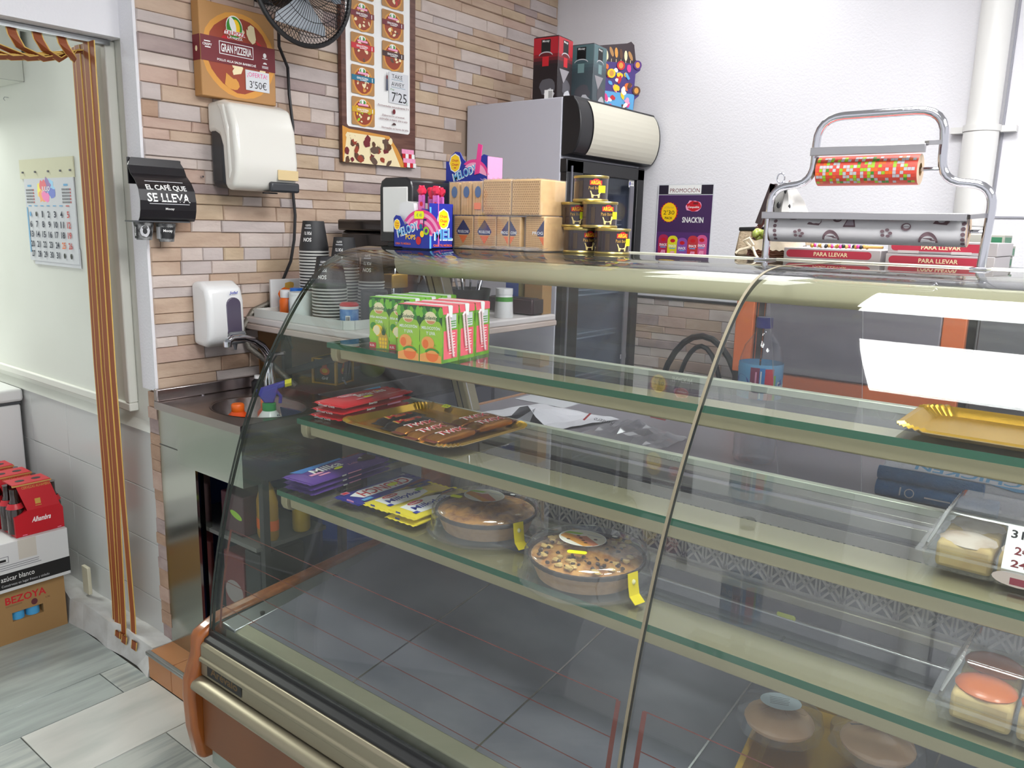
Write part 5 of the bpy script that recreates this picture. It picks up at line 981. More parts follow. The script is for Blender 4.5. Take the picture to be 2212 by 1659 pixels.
# second candy display behind the cone packs
t = thing('candy_display', 'second blue candy display with tall header, standing behind the wafer cone packs', 'candy display box', (-1.555, 1.655, ZT))
obj('carton', MB().box((0, 0, 0), (.148, .085, .17)), M_CHB, t, bev=.001)
obj('header', MB().prism([(0, .17), (.148, .17), (.150, .238), (.135, .242), (.118, .232), (.095, .228), (.075, .222), (.062, .232), (.050, .250), (.034, .252), (.018, .240), (.012, .225), (0, .228)], (0, .002, 0), (1, 0, 0), (0, 0, 1), (0, .003, 0)), M_CHB, t, smooth=False)
obj('side_wing', MB().box((.150, .0, .17), (.152, .06, .236)), mat('wing_pink', (226, 150, 190), .4), t)
obj('music_note', MB().prism([(0, 0), (.016, .003), (.026, .075), (.012, .080)], (.105, .0, .19), (1, 0, 0), (0, 0, 1), (0, .002, 0)), PINK, t, smooth=False)
F = Face((0, .0018, 0), (1, 0, 0), (0, 0, 1)); F.disc(.10, .180, .055, .050, PINK, 20, a0=10, a1=130); F.disc(.10, .178, .048, .044, LPINK, 20, a0=10, a1=130); F.text('MELODY', .070, .196, .024, WHITE, w=.092, rot=.3); F.text('MELODY', .070, .196, .020, SKY, w=.084, rot=.3); chupa(F, .034, .222, .020); F.done(t)
# wafer cone packs
M_WAF = mat('waffle', (226, 184, 124), .6, noise=(60, .35, (196, 148, 88))); M_WAFD = mat('waffle_pit', (172, 124, 66), .7); M_FILM = glass('cellophane', (250, 251, 253), .075, .08, haze=((236, 236, 240), .05))
def cone_pack(loc, lab, w, d, h, logo=True, half=None, holes=False):
    t = thing('wafer_pack', lab, 'wafer pack', loc, group='clear packs of ice cream wafers'); obj('wafer_block', MB().box((0, 0, .001), (w, d, h)), M_WAF, t, bev=.0025)
    m = MB(); p = .0045 if not holes else .0055
    for i in range(1, int(w/p)):
        for j in range(1, int(h/p)):
            q = p*.30; x, z = i*p + (p/2 if holes and j % 2 else 0), j*p
            if x + q > w - .002: continue
            m.add([(x - q, -.0003, z - q), (x + q, -.0003, z - q), (x + q, -.0003, z + q), (x - q, -.0003, z + q)], [(0, 1, 2, 3)])
    obj('pits', m, M_WAFD, t, smooth=False, kind='stuff')
    if logo:
        F = Face((0, -.0004, 0), (1, 0, 0), (0, 0, 1)); s = h*.36; cx = {None: w/2, 'l': 0, 'r': w}[half]; cz = h*.52
        cl = lambda P: [(min(max(x, .001), w - .001), z) for x, z in P]
        F.poly(cl([(cx - s*.62, cz - s*.22), (cx + s*.62, cz - s*.22), (cx + s*.78, cz + s*.02), (cx + s*.70, cz + s*.22), (cx, cz + s*1.05), (cx - s*.70, cz + s*.22), (cx - s*.78, cz + s*.02)]), NAVY); F.poly(cl([(cx - s*.52, cz - s*.30), (cx + s*.52, cz - s*.30), (cx, cz - s*1.0)]), ORANGE)
        if half is None: F.text('PROGELCONE', cx, cz + s*.02, s*.24, WHITE, w=s*1.25)
        else: F.text('CONE' if half == 'l' else 'PROG', w*.36 if half == 'l' else w*.66, cz + s*.02, s*.24, WHITE, w=w*.55)
        F.done(t)
    f = MB().box((-.0015, -.002, 0), (w + .0015, d + .0015, h + .0015)); o = obj('film', f, M_FILM, t, smooth=False)
    for zz in (0.002, h):          # crimped film ends
        c = MB(); n = 12
        for k in range(n): c.add([(w*k/n, -.002, zz), (w*(k+1)/n, -.002, zz), (w*(k+1)/n, -.016, zz + .004*(k % 2)), (w*k/n, -.014, zz + .004*((k+1) % 2))], [(0, 1, 2, 3)])
        obj('crimp', c, M_FILM, t, smooth=False)
    return t
y0 = 1.525
cone_pack((-1.402, y0, ZT), 'wafer pack with a full blue and orange diamond, lower row, leftmost', .064, .10, .080); cone_pack((-1.336, y0, ZT), 'wafer pack with a full blue and orange diamond, lower row, second from left', .072, .10, .080)
cone_pack((-1.262, y0, ZT), 'wafer pack cut off at half its diamond, lower row, third from left', .038, .10, .080, half='r'); cone_pack((-1.222, y0 + .002, ZT), 'wafer pack showing the right half of a diamond, lower row, fourth from left', .034, .10, .080, half='l'); cone_pack((-1.178, y0 + .006, ZT), 'wafer pack at the right end of the lower row, wrapped in crinkled film', .056, .09, .082, half='r')
z2 = ZT + .0825
cone_pack((-1.305, y0 - .002, z2), 'upper wafer pack with a dotted front, left one of the pair', .088, .10, .084, logo=False, holes=True); cone_pack((-1.215, y0 - .002, z2), 'upper wafer pack with a dotted front, right one of the pair', .086, .10, .083, logo=False, holes=True)
for i, x in enumerate((-1.418, -1.378, -1.340)):
    t = thing('wafer_pack', ['upper wafer pack seen from its layered end, leftmost', 'upper wafer pack seen from its layered end, middle', 'upper wafer pack seen from its layered end, next to the dotted pair'][i], 'wafer pack', (x, y0, z2), group='clear packs of ice cream wafers')
    for k in range(4): obj('wafer_sheet', MB().box((k*.0085, 0, .001), (k*.0085 + .0075, .09, .080 - .001*(k % 2))), M_WAF, t)
    obj('film', MB().box((-.001, -.0015, 0), (.0345, .0915, .082)), M_FILM, t, smooth=False); F = Face((0, -.0017, 0), (1, 0, 0), (0, 0, 1)); F.disc(.018, .056, .010, .014, mat('film_blue', (86, 112, 150), .4), 12)
    if i == 2: F.rect(.006, .014, .022, .016, mat('film_salmon', (230, 140, 110), .4))
    F.done(t)
cf = thing('film_scrap', 'loose crinkled clear film lying in front of the wafer packs on the case top', 'film', (-1.20, 1.47, ZT + .001)); m = MB(); rc = random.Random(8); nx, ny = 12, 5
pv = [[(-.10 + .21*i/nx, -.04 + .075*j/ny, .002 + .010*rc.random()) for i in range(nx+1)] for j in range(ny+1)]; vs = [p for r in pv for p in r]; m.add(vs, [(j*(nx+1)+i, j*(nx+1)+i+1, (j+1)*(nx+1)+i+1, (j+1)*(nx+1)+i) for j in range(ny) for i in range(nx)]); obj('sheet', m, M_FILM, cf, smooth=False)
# pate tins: a pyramid of six
M_TIN = mat('tin_gold_rim', (176, 158, 96), .3, .8); M_TINL = mat('tin_dark_label', (40, 26, 28), .22, coat=.5)
def can(loc, lab, a, tag=None):
    t = thing('pate_tin', lab, 'tin', loc, rz=a, group='pyramid of small pate tins'); r, h = .0405, .0585
    obj('tin_body', MB().lathe([(r - .001, .004), (r - .001, h - .004)], 36, close=False), M_TINL, t); obj('rims', MB().lathe([(0, .001), (r - .003, .001), (r, 0), (r + .0012, .003), (r, .006), (r - .001, .006), (r - .001, .004)], 36).lathe([(r - .001, h - .005), (r, h - .006), (r + .0012, h - .002), (r, h), (r - .004, h), (r - .006, h - .003), (0, h - .003)], 36), M_TIN, t)
    F = Face((0, 0, 0), (1, 0, 0), (0, 0, 1), fmap=cylmap((0, 0, 0), r - .0008, 0)); F.rect(-.014, .037, .030, .010, RED, 6); F.disc(.001, .047, .008, .004, RED, 10); F.text('ARGAL', .001, .0425, .009, YEL, w=.026); F.text('Paté Ibérico', .001, .0305, .007, GOLDI, w=.034, bold=False)
    F.poly([(-.013, .024), (.012, .026), (.017, .022), (.011, .017), (.010, .008), (.006, .008), (.005, .013), (-.004, .013), (-.005, .008), (-.009, .008), (-.010, .016)], mat('pig_gold', (206, 184, 120), .5))
    F.rect(-.040, .010, .010, .036, mat('label_print', (66, 52, 40), .5), 3)
    if tag is not None: F.rect(tag - .009, .020 + .004*(a > 0), .020, .016, TAG, 5)
    F.done(t); return t
A0 = -.72
can((-1.150, 1.668, ZT), 'dark pate tin in the bottom row, left and farthest back, name turned away', A0 + 1.6); can((-1.066, 1.600, ZT), 'dark pate tin in the bottom row, middle, without a price sticker', A0 + .30); can((-.980, 1.602, ZT), 'dark pate tin in the bottom row, right, with a yellow sticker', A0 + .30, .019)
can((-1.100, 1.634, ZT + .0590), 'dark pate tin in the middle row, left, with a yellow-green sticker', A0 - .30, .016); can((-1.016, 1.600, ZT + .0590), 'dark pate tin in the middle row, right, sticker at its right edge', A0 + .2, .022); can((-1.052, 1.614, ZT + .1180), 'single dark pate tin on top of the pyramid, with a yellow sticker', A0 + .0, .016)
# chrome roll stand
rsn = thing('roll_stand', 'chrome tube stand for two wrapping paper rolls on the case top', 'roll stand', (0, 1.722, 0))
def rounded(P, r=.035, n=6):
    P = [Vector(p) for p in P]; out = [P[0]]
    for i in range(1, len(P)-1):
        a, b, c = P[i-1], P[i], P[i+1]; u, v = (a-b), (c-b); q = min(r, u.length*.48, v.length*.48); s, e = b + u.normalized()*q, b + v.normalized()*q
        for k in range(n+1): t = k/n; out.append(s*(1-t)**2 + b*2*t*(1-t) + e*t*t)
    return out + [P[-1]]
zb = ZT + .004
obj('tube_frame', MB().tube(rounded([(-.664, 0, zb), (-.664, 0, 1.497), (-.577, 0, 1.503), (-.577, 0, 1.634), (-.342, 0, 1.636), (-.338, 0, 1.502), (-.246, 0, 1.498), (-.252, 0, zb)], .052), .0082, 12), CHROME, rsn)
for x in (-.664, -.252): obj('foot_plate', MB().box((x - .014, -.03, ZT), (x + .014, .03, zb)), CHROME, rsn, bev=.001)
obj('tear_bar', MB().box((-.574, -.042, 1.555), (-.362, -.034, 1.570)).box((-.574, -.042, 1.568), (-.362, -.02, 1.571)), STEEL, rsn, bev=.001); obj('tear_bar', MB().box((-.662, -.048, 1.430), (-.278, -.040, 1.443)).box((-.662, -.048, 1.441), (-.278, -.02, 1.444)), STEEL, rsn, bev=.001)
for (x, z, e) in ((-.362, 1.572, -.342), (-.278, 1.438, -.254)): obj('hinge', MB().bar((x, -.034, z), (e, 0, z + .004), .010, .008), STEEL, rsn)
obj('axle', MB().tube([(-.577, 0, 1.527), (-.338, 0, 1.527)], .004, 8), CHROME, rsn); obj('axle', MB().tube([(-.664, 0, 1.412), (-.252, 0, 1.412)], .004, 8), CHROME, rsn)
obj('ring_hook', MB().tube([(-.645 + .008*math.cos(a), 0, 1.5155 + .010*math.sin(a)) for a in [2*math.pi*i/16 for i in range(16)]], .0016, 6, closed=True), CHROME, rsn)
def roll(loc, lab, L, r, m_, mend, name='paper_roll'):
    t = thing(name, lab, 'paper roll', loc); n = 40; mb = MB(); vs = []
    for x in (0, L): vs += [(x, r*math.sin(a), r*math.cos(a)) for a in [2*math.pi*i/n for i in range(n)]]
    mb.add(vs, [(i, (i+1) % n, n + (i+1) % n, n + i) for i in range(n)]); obj('paper', mb, m_, t)
    for x, s in ((0, -1), (L, 1)):
        e = MB(); vs = []
        for q in (r, r*.42): vs += [(x, q*math.sin(a), q*math.cos(a)) for a in [2*math.pi*i/n for i in range(n)]]
        e.add(vs, [((i, n+i, n+(i+1) % n, (i+1) % n) if s > 0 else (i, (i+1) % n, n+(i+1) % n, n+i)) for i in range(n)]); obj('roll_end', e, mend, t)
    k = MB(); vs = []
    for x in (0, L): vs += [(x, r*.42*math.sin(a), r*.42*math.cos(a)) for a in [2*math.pi*i/24 for i in range(24)]]
    k.add(vs, [(i, 24+i, 24+(i+1) % 24, (i+1) % 24) for i in range(24)]); obj('core', k, M_CARD, t); return t
rmap = lambda r: (lambda x, y, d: Vector((x, -(r + d)*math.cos(y/r), (r + d)*math.sin(y/r))))
r1 = roll((-.565, 1.722, 1.527), 'short paper roll with red, green and white squares on the upper bar', .190, .029, mat('mosaic_coral', (214, 84, 66), .4), mat('roll_end', (214, 190, 164), .8))
F = Face((0, 0, 0), (1, 0, 0), (0, 0, 1), fmap=rmap(.0292)); rr = random.Random(3); c = .0066
for i in range(28):
    for j in range(-4, 5):
        m_ = rr.choice((None, None, None, LIME, LIME, LGREY, LGREY, ORANGE)); m_ = GREEN if m_ is LIME and rr.random() < .3 else m_
        mm = m_ or mat('coral_square', (222, 78, 62), .4); x, y = .002 + i*c, j*c - .0033
        F.mb.add([F.P(x, y), F.P(x + c*.90, y), F.P(x + c*.90, y + c*.9), F.P(x, y + c*.9)], [(0, 1, 2, 3)], F._m(mm))
F.done(r1)
r2 = roll((-.652, 1.722, 1.412), 'long white paper roll with brown kitchen drawings on the lower bar', .372, .029, mat('roll_white', (232, 230, 232), .6), mat('roll_end', (214, 190, 164)))
F = Face((0, 0, 0), (1, 0, 0), (0, 0, 1), fmap=rmap(.0292)); DR = mat('drawing_brown', (128, 104, 110), .6); RW = mat('roll_white', (224, 222, 224))
for x in (.008, .362): F.rect(x, -.03, .012, .062, mat('border_mauve', (176, 164, 174), .6), 1); [F.disc(x + .006, -.026 + .010*q, .004, .004, DR, 10) for q in range(6)]
for i, (x, y, k) in enumerate(((.05, .022, 0), (.095, .016, 1), (.14, .020, 2), (.165, .010, 3), (.21, .024, 0), (.235, -.006, 4), (.27, .006, 2), (.065, -.010, 4), (.13, -.016, 5), (.31, -.016, 5), (.33, .02, 1))):
    if k == 0: F.disc(x, y, .011, .005, DR, 14); F.disc(x, y, .008, .003, RW, 14)
    elif k == 1: F.poly([(x-.014, y-.008), (x+.010, y-.010), (x+.014, y-.004), (x+.012, y+.012), (x-.006, y+.012)], DR); F.disc(x, y - .003, .006, .003, RW, 10); F.line(x-.004, y+.004, x+.008, y+.006, .002, RW)
    elif k == 2: F.disc(x, y, .009, .007, DR, 14); F.disc(x + .001, y + .001, .006, .004, RW, 12); F.line(x-.006, y, x+.006, y, .001, DR)
    elif k == 3: F.poly([(x-.012, y-.006), (x+.012, y-.006), (x+.006, y+.014), (x-.006, y+.014)], DR); F.poly([(x-.009, y-.003), (x+.009, y-.003), (x+.004, y+.010), (x-.004, y+.010)], mat('border_mauve', (176, 164, 174)))
    elif k == 4: [F.disc(x + .008*math.cos(q*1.3), y + .006*math.sin(q*1.3), .004, .003, DR, 8) for q in range(5)]
    else: F.disc(x, y - .006, .017, .020, DR, 16, a1=180); F.disc(x, y - .006, .013, .013, RW, 16, a1=180); F.rect(x - .009, y - .006, .016, .009, DR, 1)
F.done(r2)
# pizza boxes
M_PBX = mat('takeaway_box', (176, 170, 172), .55); M_PBXR = mat('takeaway_red', (178, 46, 68), .5); ZS = 1.3385
def pbox(loc, lab, w=.205, d=.21, h=.034):
    t = thing('takeaway_box', lab, 'pizza box', loc, group='takeaway pizza boxes behind the roll stand'); obj('box_body', MB().box((0, 0, 0), (w, d, h)), M_PBX, t, bev=.0012); obj('front_flap', MB().box((w*.10, -.0012, .0015), (w*.30, 0, .007)).box((w*.60, -.0012, .0015), (w*.78, 0, .007)), mat('flap_pale', (196, 190, 190), .6), t); obj('flap_slot', MB().box((w*.30, -.0006, .002), (w*.60, 0, .0035)), GREY, t)
    F = Face((0, 0, 0), (1, 0, 0), (0, 0, 1)); F.rrect(.006, h - .0205, w - .024, .0165, .008, M_PBXR); F.text('PARA LLEVAR', w*.50, h - .0122, .0088, CREAM, w=.072); F.done(t); return t
pbox((-.655, 1.806, ZS), 'takeaway pizza box under the bracelets, left of the stacked pair', h=.0315); pbox((-.440, 1.806, ZS), 'lower takeaway pizza box of the stacked pair behind the roll stand', .198, h=.0265); pbox((-.438, 1.808, ZS + .027), 'upper takeaway pizza box of the stacked pair behind the roll stand', .198, h=.0265)
for i in range(3):
    t = thing('green_box', ['lowest green and white pizza box, right of the roll stand', 'middle green and white pizza box, right of the roll stand', 'topmost green and white pizza box, right of the roll stand'][i], 'pizza box', (-.254 + .003*(i == 1) - .006*(i == 2), 2.03, ZS + i*.0235)); obj('box_body', MB().box((-.20, 0, 0), (0, .12, .023)), mat('box_greenish', (150, 150, 140), .6), t, bev=.001); F = Face((0, 0, 0), (0, 1, 0), (0, 0, 1)); F.rect(.012, .003, .10, .015, mat('box_green', (34, 104, 70), .5)); F.done(t)
    Ff = Face((-.2, 0, 0), (1, 0, 0), (0, 0, 1)); Ff.rect(.176, .003, .02, .015, mat('box_green', (34, 104, 70))); Ff.done(t, 'front_print')
br = thing('bracelets', 'row of pink, white and gold bead bracelets lying on the left takeaway box', 'bracelets', (-.60, 1.825, ZS + .0318)); m = MB(); rb_ = random.Random(12)
cols = [mat('bead_gold', (180, 140, 60), .3, .6), mat('bead_pink', (214, 60, 140), .3), PLASTIC_WHITE, PLASTIC_BLACK, mat('bead_wood', (190, 150, 80), .5)]
pts = [(.115*i/22, .006*math.sin(i*.9), .005 + .001*(i % 2)) for i in range(23)]
for i, p in enumerate(pts): obj('bead', MB().blob(p, .0045, .0045, .0045, n=8, k=6), cols[(i*7//5) % 5], br)
obj('pin', MB().bar((.10, 0, .005), (.148, .004, .006), .006, .006), cols[4], br, bev=.002); obj('clasp', MB().tube([(-.02, 0, .003), (-.008, .006, .005), (0, 0, .003), (-.01, -.005, .003)], .0012, 6), CHROME, br)
# basket with grapes
bs = thing('wicker_basket', 'small wicker basket with cream lace cloth and bow behind the joint of the case', 'basket', (-.690, 1.850, ZS + .0)); wv = MB()
for k in range(5): wv.tube([((.058 + .002*k)*math.cos(a), (.030 + .001*k)*math.sin(a), .004 + k*.0055 + .001*math.sin(a*14 + k*math.pi)) for a in [2*math.pi*i/56 for i in range(56)]], .0031, 6, closed=True)
obj('weave', wv, mat('wicker', (104, 62, 40), .6), bs); obj('base', MB().lathe([(.056, .0), (.056, .003)], 30, sy=.5), mat('wicker', (104, 62, 40)), bs)
M_CL = mat('cream_cloth', (214, 200, 178), .85, bump=(60, .3)); lc = MB(); n = 60; vs = []
for i in range(n):
    a = 2*math.pi*i/n; c, s = math.cos(a), math.sin(a); vs += [(.064*c, .034*s, .046 + .002*math.sin(a*9)), (.069*c, .038*s, .022 + .003*abs(math.sin(a*15)) )]
for i in range(n):
    j = (i+1) % n; lc.add([], []); lc.f.append([2*i, 2*i+1, 2*j+1, 2*j]); lc.m.append(0)
lc.v = vs; obj('lace_cloth', lc, M_CL, bs); ld = MB()
for i in (3, 8, 13, 48, 53): a = 2*math.pi*i/60 - .9; ld.blob((.0675*math.cos(a), .0365*math.sin(a), .034), .0022, .0022, .0022, n=6, k=4)
bw_ = MB().tube([(-.05, -.030, .030), (-.062, -.040, .044), (-.050, -.040, .050), (-.040, -.036, .034)], .0032, 6).tube([(-.045, -.036, .030), (-.070, -.042, .022), (-.078, -.044, .014)], .0030, 6).tube([(-.042, -.036, .030), (-.030, -.044, .012), (-.022, -.046, .004)], .0030, 6)
obj('bow', bw_, M_CL, bs)
M_GR = mat('grape_green', (148, 160, 76), .25, coat=.4); M_GRD = mat('grape_dark', (66, 48, 60), .25, coat=.4); rg = random.Random(14)
gp = thing('grapes', 'bunch of shiny artificial green and purple grapes with a leaf in the wicker basket', 'grapes', (-.690, 1.850, ZS + .046))
for i in range(22):
    x, y, z = -.052 + .096*rg.random(), -.016 + .032*rg.random(), .002 + .016*rg.random(); r = .0075 + .004*rg.random(); obj('grape', MB().blob((x, y, z), r, r, r*1.05, n=12, k=8), M_GRD if i in (4, 9, 15) else M_GR, gp)
obj('leaf', MB().add([(.0, 0, .030), (.012, -.010, .034), (.026, -.004, .026), (.016, .010, .030), (.012, 0, .035)], [(0, 1, 4), (1, 2, 4), (2, 3, 4), (3, 0, 4)]), mat('leaf_green', (40, 96, 50), .4), gp); obj('stem', MB().tube([(-.01, 0, .01), (-.006, 0, .030)], .002, 6), BROWN, gp)
hb = thing('handbag', 'tan woven handbag with black trim and brown strap behind the roll stand', 'handbag', (-.745, 2.0, ZS + .001)); obj('bag_body', MB().hexa([(-.10, -.03, 0), (.085, -.03, 0), (.085, .03, 0), (-.10, .03, 0), (-.095, -.018, .068), (.09, -.018, .060), (.09, .018, .060), (-.095, .018, .068)]), mat('woven_tan', (168, 150, 124), .8, noise=(90, .6, (130, 112, 90)), bump=(160, .7)), hb, bev=.008); obj('trim', MB().bar((-.095, 0, .069), (-.02, 0, .072), .038, .010).bar((.07, 0, .058), (.09, 0, .055), .038, .014), PLASTIC_BLACK, hb, bev=.003)
obj('strap', MB().bar((-.055, -.034, .003), (-.035, -.036, .075), .014, .004, up=(0, 1, 0)).bar((-.035, -.036, .075), (.015, -.06, .135), .012, .004, up=(0, 1, 0)).bar((.015, -.06, .135), (.055, -.09, .178), .012, .004, up=(0, 1, 0)), mat('brown_leather', (82, 44, 38), .45), hb); obj('buckle', MB().lathe([(.006, .05), (.006, .065)], 12, (-.045, -.04, 0)), mat('buckle_gold', (190, 160, 90), .3, .8), hb)
sf = thing('spotted_scarf', 'white scarf with black spots hanging from the ring of the roll stand', 'scarf', (-.645, 1.757, 1.405)); sm = MB(); n = 14; vs = []
for k, (w, z) in enumerate(((.010, .100), (.018, .085), (.026, .06), (.033, .03), (.036, .018))):
    for i in range(n): a = 2*math.pi*i/n; q = 1 + .42*math.sin(a*4 + k*.6); vs.append((.008*k*.5 + w*q*math.cos(a), w*.55*q*math.sin(a), z))
for k in range(4):
    for i in range(n): j = (i+1) % n; sm.f.append([(k+1)*n+i, (k+1)*n+j, k*n+j, k*n+i]); sm.m.append(0)
sm.v = vs; obj('cloth', sm, mat('scarf_white', (196, 194, 190), .85), sf); 
for x, y, z, r in ((-.006, -.018, .055, .006), (.016, -.017, .052, .005), (.010, -.019, .024, .006), (-.012, -.018, .020, .005), (.004, -.012, .084, .004), (.030, -.014, .016, .005)): obj('spot', MB().blob((x, y, z), r*.8, .003, r*1.2, n=8, k=5), PLASTIC_BLACK, sf)
hk2 = thing('dark_strap', 'dark folded strap hanging beside the spotted scarf', 'strap', (-.685, 1.757, 1.42)); obj('strap_fold', MB().bar((-.015, 0, .0), (.012, 0, .085), .012, .010, up=(0, 1, 0)).bar((.020, 0, .0), (.012, 0, .085), .014, .010, up=(0, 1, 0)), mat('dark_leather', (50, 34, 34), .5), hk2)

# ================================================================ INSIDE THE CASE
S1, S2, S3 = 1.1062, .9282, .7612
# juice cartons, 12
M_JG = mat('juice_green', (110, 160, 48), .3, noise=(26, .7, (52, 110, 34))); M_JTOP = mat('juice_top_green', (120, 186, 50), .35); M_JTP = mat('juice_top_pink', (222, 92, 108), .35)
M_PEACH = mat('peach_ink', (238, 160, 80), .4); M_PINE = mat('pineapple_ink', (204, 160, 50), .4); M_DG = mat('deep_green_ink', (34, 84, 34), .4); M_STRAW = mat('straw_film', (236, 204, 210), .25)
JW, JD, JH = .0585, .062, .122
def juice(kind):
    t = thing('juice_carton', '', 'juice carton', (0, 0, 0)); obj('carton', MB().box((0, 0, 0), (JW, JD, JH)), M_JG, t, bev=.0012, seg=1)
    top = M_JTP if kind == 'peach' else M_JTOP
    obj('top_panel', MB().box((.001, .001, JH), (JW - .001, JD - .001, JH + .0008)), top, t); obj('fold_seam', MB().box((.0, JD*.36, JH + .0008), (JW, JD*.60, JH + .0022)), PLASTIC_WHITE, t)
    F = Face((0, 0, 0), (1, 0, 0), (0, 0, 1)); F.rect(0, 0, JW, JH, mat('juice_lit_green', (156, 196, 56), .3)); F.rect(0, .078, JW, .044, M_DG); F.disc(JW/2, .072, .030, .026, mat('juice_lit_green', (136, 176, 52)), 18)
    for q in range(7): F.disc(.004 + q*.0085, .106 + .006*math.sin(q*2.2), .006, .012, GREEN if q % 2 else M_JTOP, 8, jit=.5)
    F.disc(JW/2 - .001, .097, .0155, .014, CREAM, 20); F.disc(JW/2, .091, .011, .007, mat('logo_peach', (214, 140, 96), .4), 14, a0=180, a1=360); F.rect(JW/2 - .016, .0935, .032, .008, CREAM); F.text('Solevita', JW/2, .0975, .0085, DARKRED if False else M_DG, w=.034, slant=.15)
    if kind == 'peach':
        F.text('MELOCOTÓN', JW/2, .076, .0080, WHITE, w=.048); F.text('Y UVA', JW/2, .064, .0075, WHITE, w=.024)
        for x, y, r in ((.046, .046, .008), (.053, .040, .008), (.050, .030, .008), (.008, .028, .007), (.012, .020, .007)): F.disc(x, y, r, r, LIME, 12)
        F.disc(.022, .042, .017, .015, M_PEACH, 18); F.disc(.016, .040, .008, .010, ORANGE, 14); F.poly([(.001, .001), (JW - .001, .001), (JW - .001, .016), (.03, .026), (.001, .016)], M_PEACH); F.disc(.034, .018, .017, .016, ORANGE, 18); F.disc(.034, .022, .019, .010, GREEN, 16, a1=180); F.disc(.034, .020, .014, .007, M_PEACH, 14, a1=180)
    else:
        F.text('PIÑA MANZANA', JW/2 - .001, .076, .0070, WHITE, w=.050); F.text('Y UVA', JW/2, .065, .0070, WHITE, w=.022)
        F.disc(.012, .054, .009, .009, GREEN, 12); F.disc(.026, .044, .016, .014, YEL, 16); F.disc(.022, .044, .010, .012, CREAM, 14)
        for x, y, r in ((.008, .036, .007), (.014, .030, .007), (.006, .026, .007), (.016, .022, .006)): F.disc(x, y, r, r, LIME, 12)
        F.disc(.042, .0215, .015, .020, M_PINE, 18)
        for q in range(9): F.disc(.034 + (q % 3)*.008, .006 + (q//3)*.009, .003, .004, YEL, 8)
        for q in range(5): F.poly([(.040 + q*.001, .034), (.044 + q*.001, .034), (.034 + q*.005, .066 - abs(q-2)*.006)], M_DG)
        F.rect(.001, .001, .020, .013, RED); F.text('0,2L', .010, .007, .006, WHITE, w=.014)
    F.done(t)
    F = Face((JW, 0, 0), (0, 1, 0), (0, 0, 1)); cc = M_JTP if kind == 'peach' else M_JTOP
    F.rect(0, 0, JD, JH, M_JG); F.rect(.006, .008, JD - .010, .062, cc); F.rect(.020, .074, .034, .030, LGREY); F.rect(.022, .078, .030, .002, GREEN); F.rect(.022, .083, .030, .002, GREEN); F.rect(.022, .088, .030, .002, GREEN); F.rect(0, .106, JD, .016, cc)
    F.lines(.026, .062, .026, 8, .0062, .0016, WHITE); F.done(t, 'side_print')
    obj('straw', MB().tube([(JW + .003, .040, .012), (JW + .003, .022, .100), (JW + .003, .017, .106), (JW + .003, .012, .100), (JW + .003, .024, .03)], .0026, 8), M_STRAW, t); obj('top_flap', MB().add([(JW + .0012, JD*.34, JH + .001), (JW + .0012, JD*.62, JH + .001), (JW + .0016, JD*.58, JH - .024), (JW + .0016, JD*.40, JH - .024)], [(0, 3, 2, 1)]), PLASTIC_WHITE, t)
    return t
JP, JA = juice('peach'), juice('pine'); RZ = math.radians(8.5)
def jrow(src, o, names, fl):
    first = True; c, s = math.cos(RZ), math.sin(RZ); k = 0
    for col_ in range(2):
        for row in range(3):
            x, y = col_*(JW + .0015), row*(JD + .0035); p = (o[0] + x*c - y*s, o[1] + x*s + y*c, S1)
            lab = '%s juice carton, %s column, %s' % (fl, ('left', 'right')[col_], ('front row', 'middle row', 'back row')[row])
            if first: src.location = p; src.rotation_euler = (0, 0, RZ); src['label'] = lab; src['group'] = names; first = False
            else: dup(src, p, RZ, label=lab, group=names)
jrow(JP, (-1.288, 1.222), 'peach juice cartons on the top shelf', 'peach and grape'); jrow(JA, (-1.452, 1.285), 'pineapple juice cartons on the top shelf', 'green pineapple and apple')
# chocolate tablets
def tablet(name, lab, w, L, h, m, loc, rz, group=None, wav=.002):
    t = thing(name, lab, 'chocolate bar', loc, rz=rz, group=group); e = .010
    mb = MB(); nx, ny = 6, 12; vs = []
    for top in (0, 1):
        for j in range(ny+1):
            for i in range(nx+1):
                x, y = -w/2 + w*i/nx, -L/2 + L*j/ny; k = 1 if (0 < i < nx and 0 < j < ny) else .22
                vs.append((x, y, (h*.5 + h*.46*k) if top else (h*.5 - h*.46*k)))
    N = (nx+1)*(ny+1)
    for j in range(ny):
        for i in range(nx):
            a = j*(nx+1)+i; mb.f += [[N+a, N+a+1, N+a+nx+2, N+a+nx+1], [a, a+nx+1, a+nx+2, a+1]]; mb.m += [0, 0]
    bd_ = [i for i in range(nx+1)] + [j*(nx+1)+nx for j in range(1, ny+1)] + [ny*(nx+1)+i for i in range(nx-1, -1, -1)] + [j*(nx+1) for j in range(ny-1, 0, -1)]
    for q in range(len(bd_)): a, b = bd_[q], bd_[(q+1) % len(bd_)]; mb.f.append([a, b, N+b, N+a]); mb.m.append(0)
    mb.v = vs; obj('wrapper', mb, m, t, ang=50)
    cm_ = MB()
    for s in (-1, 1):
        n = 10
        for k in range(n): cm_.add([(-w/2 + w*k/n, s*L/2, h*.5), (-w/2 + w*(k+1)/n, s*L/2, h*.5), (-w/2 + w*(k+1)/n, s*(L/2 + e), h*.5 + wav*((k+1) % 2)), (-w/2 + w*k/n, s*(L/2 + e), h*.5 + wav*(k % 2))], [(0, 1, 2, 3) if s > 0 else (3, 2, 1, 0)])
    obj('crimp', cm_, m, t, smooth=False); return t
M_CR = mat('smart_red', (206, 28, 44), .32, coat=.3)
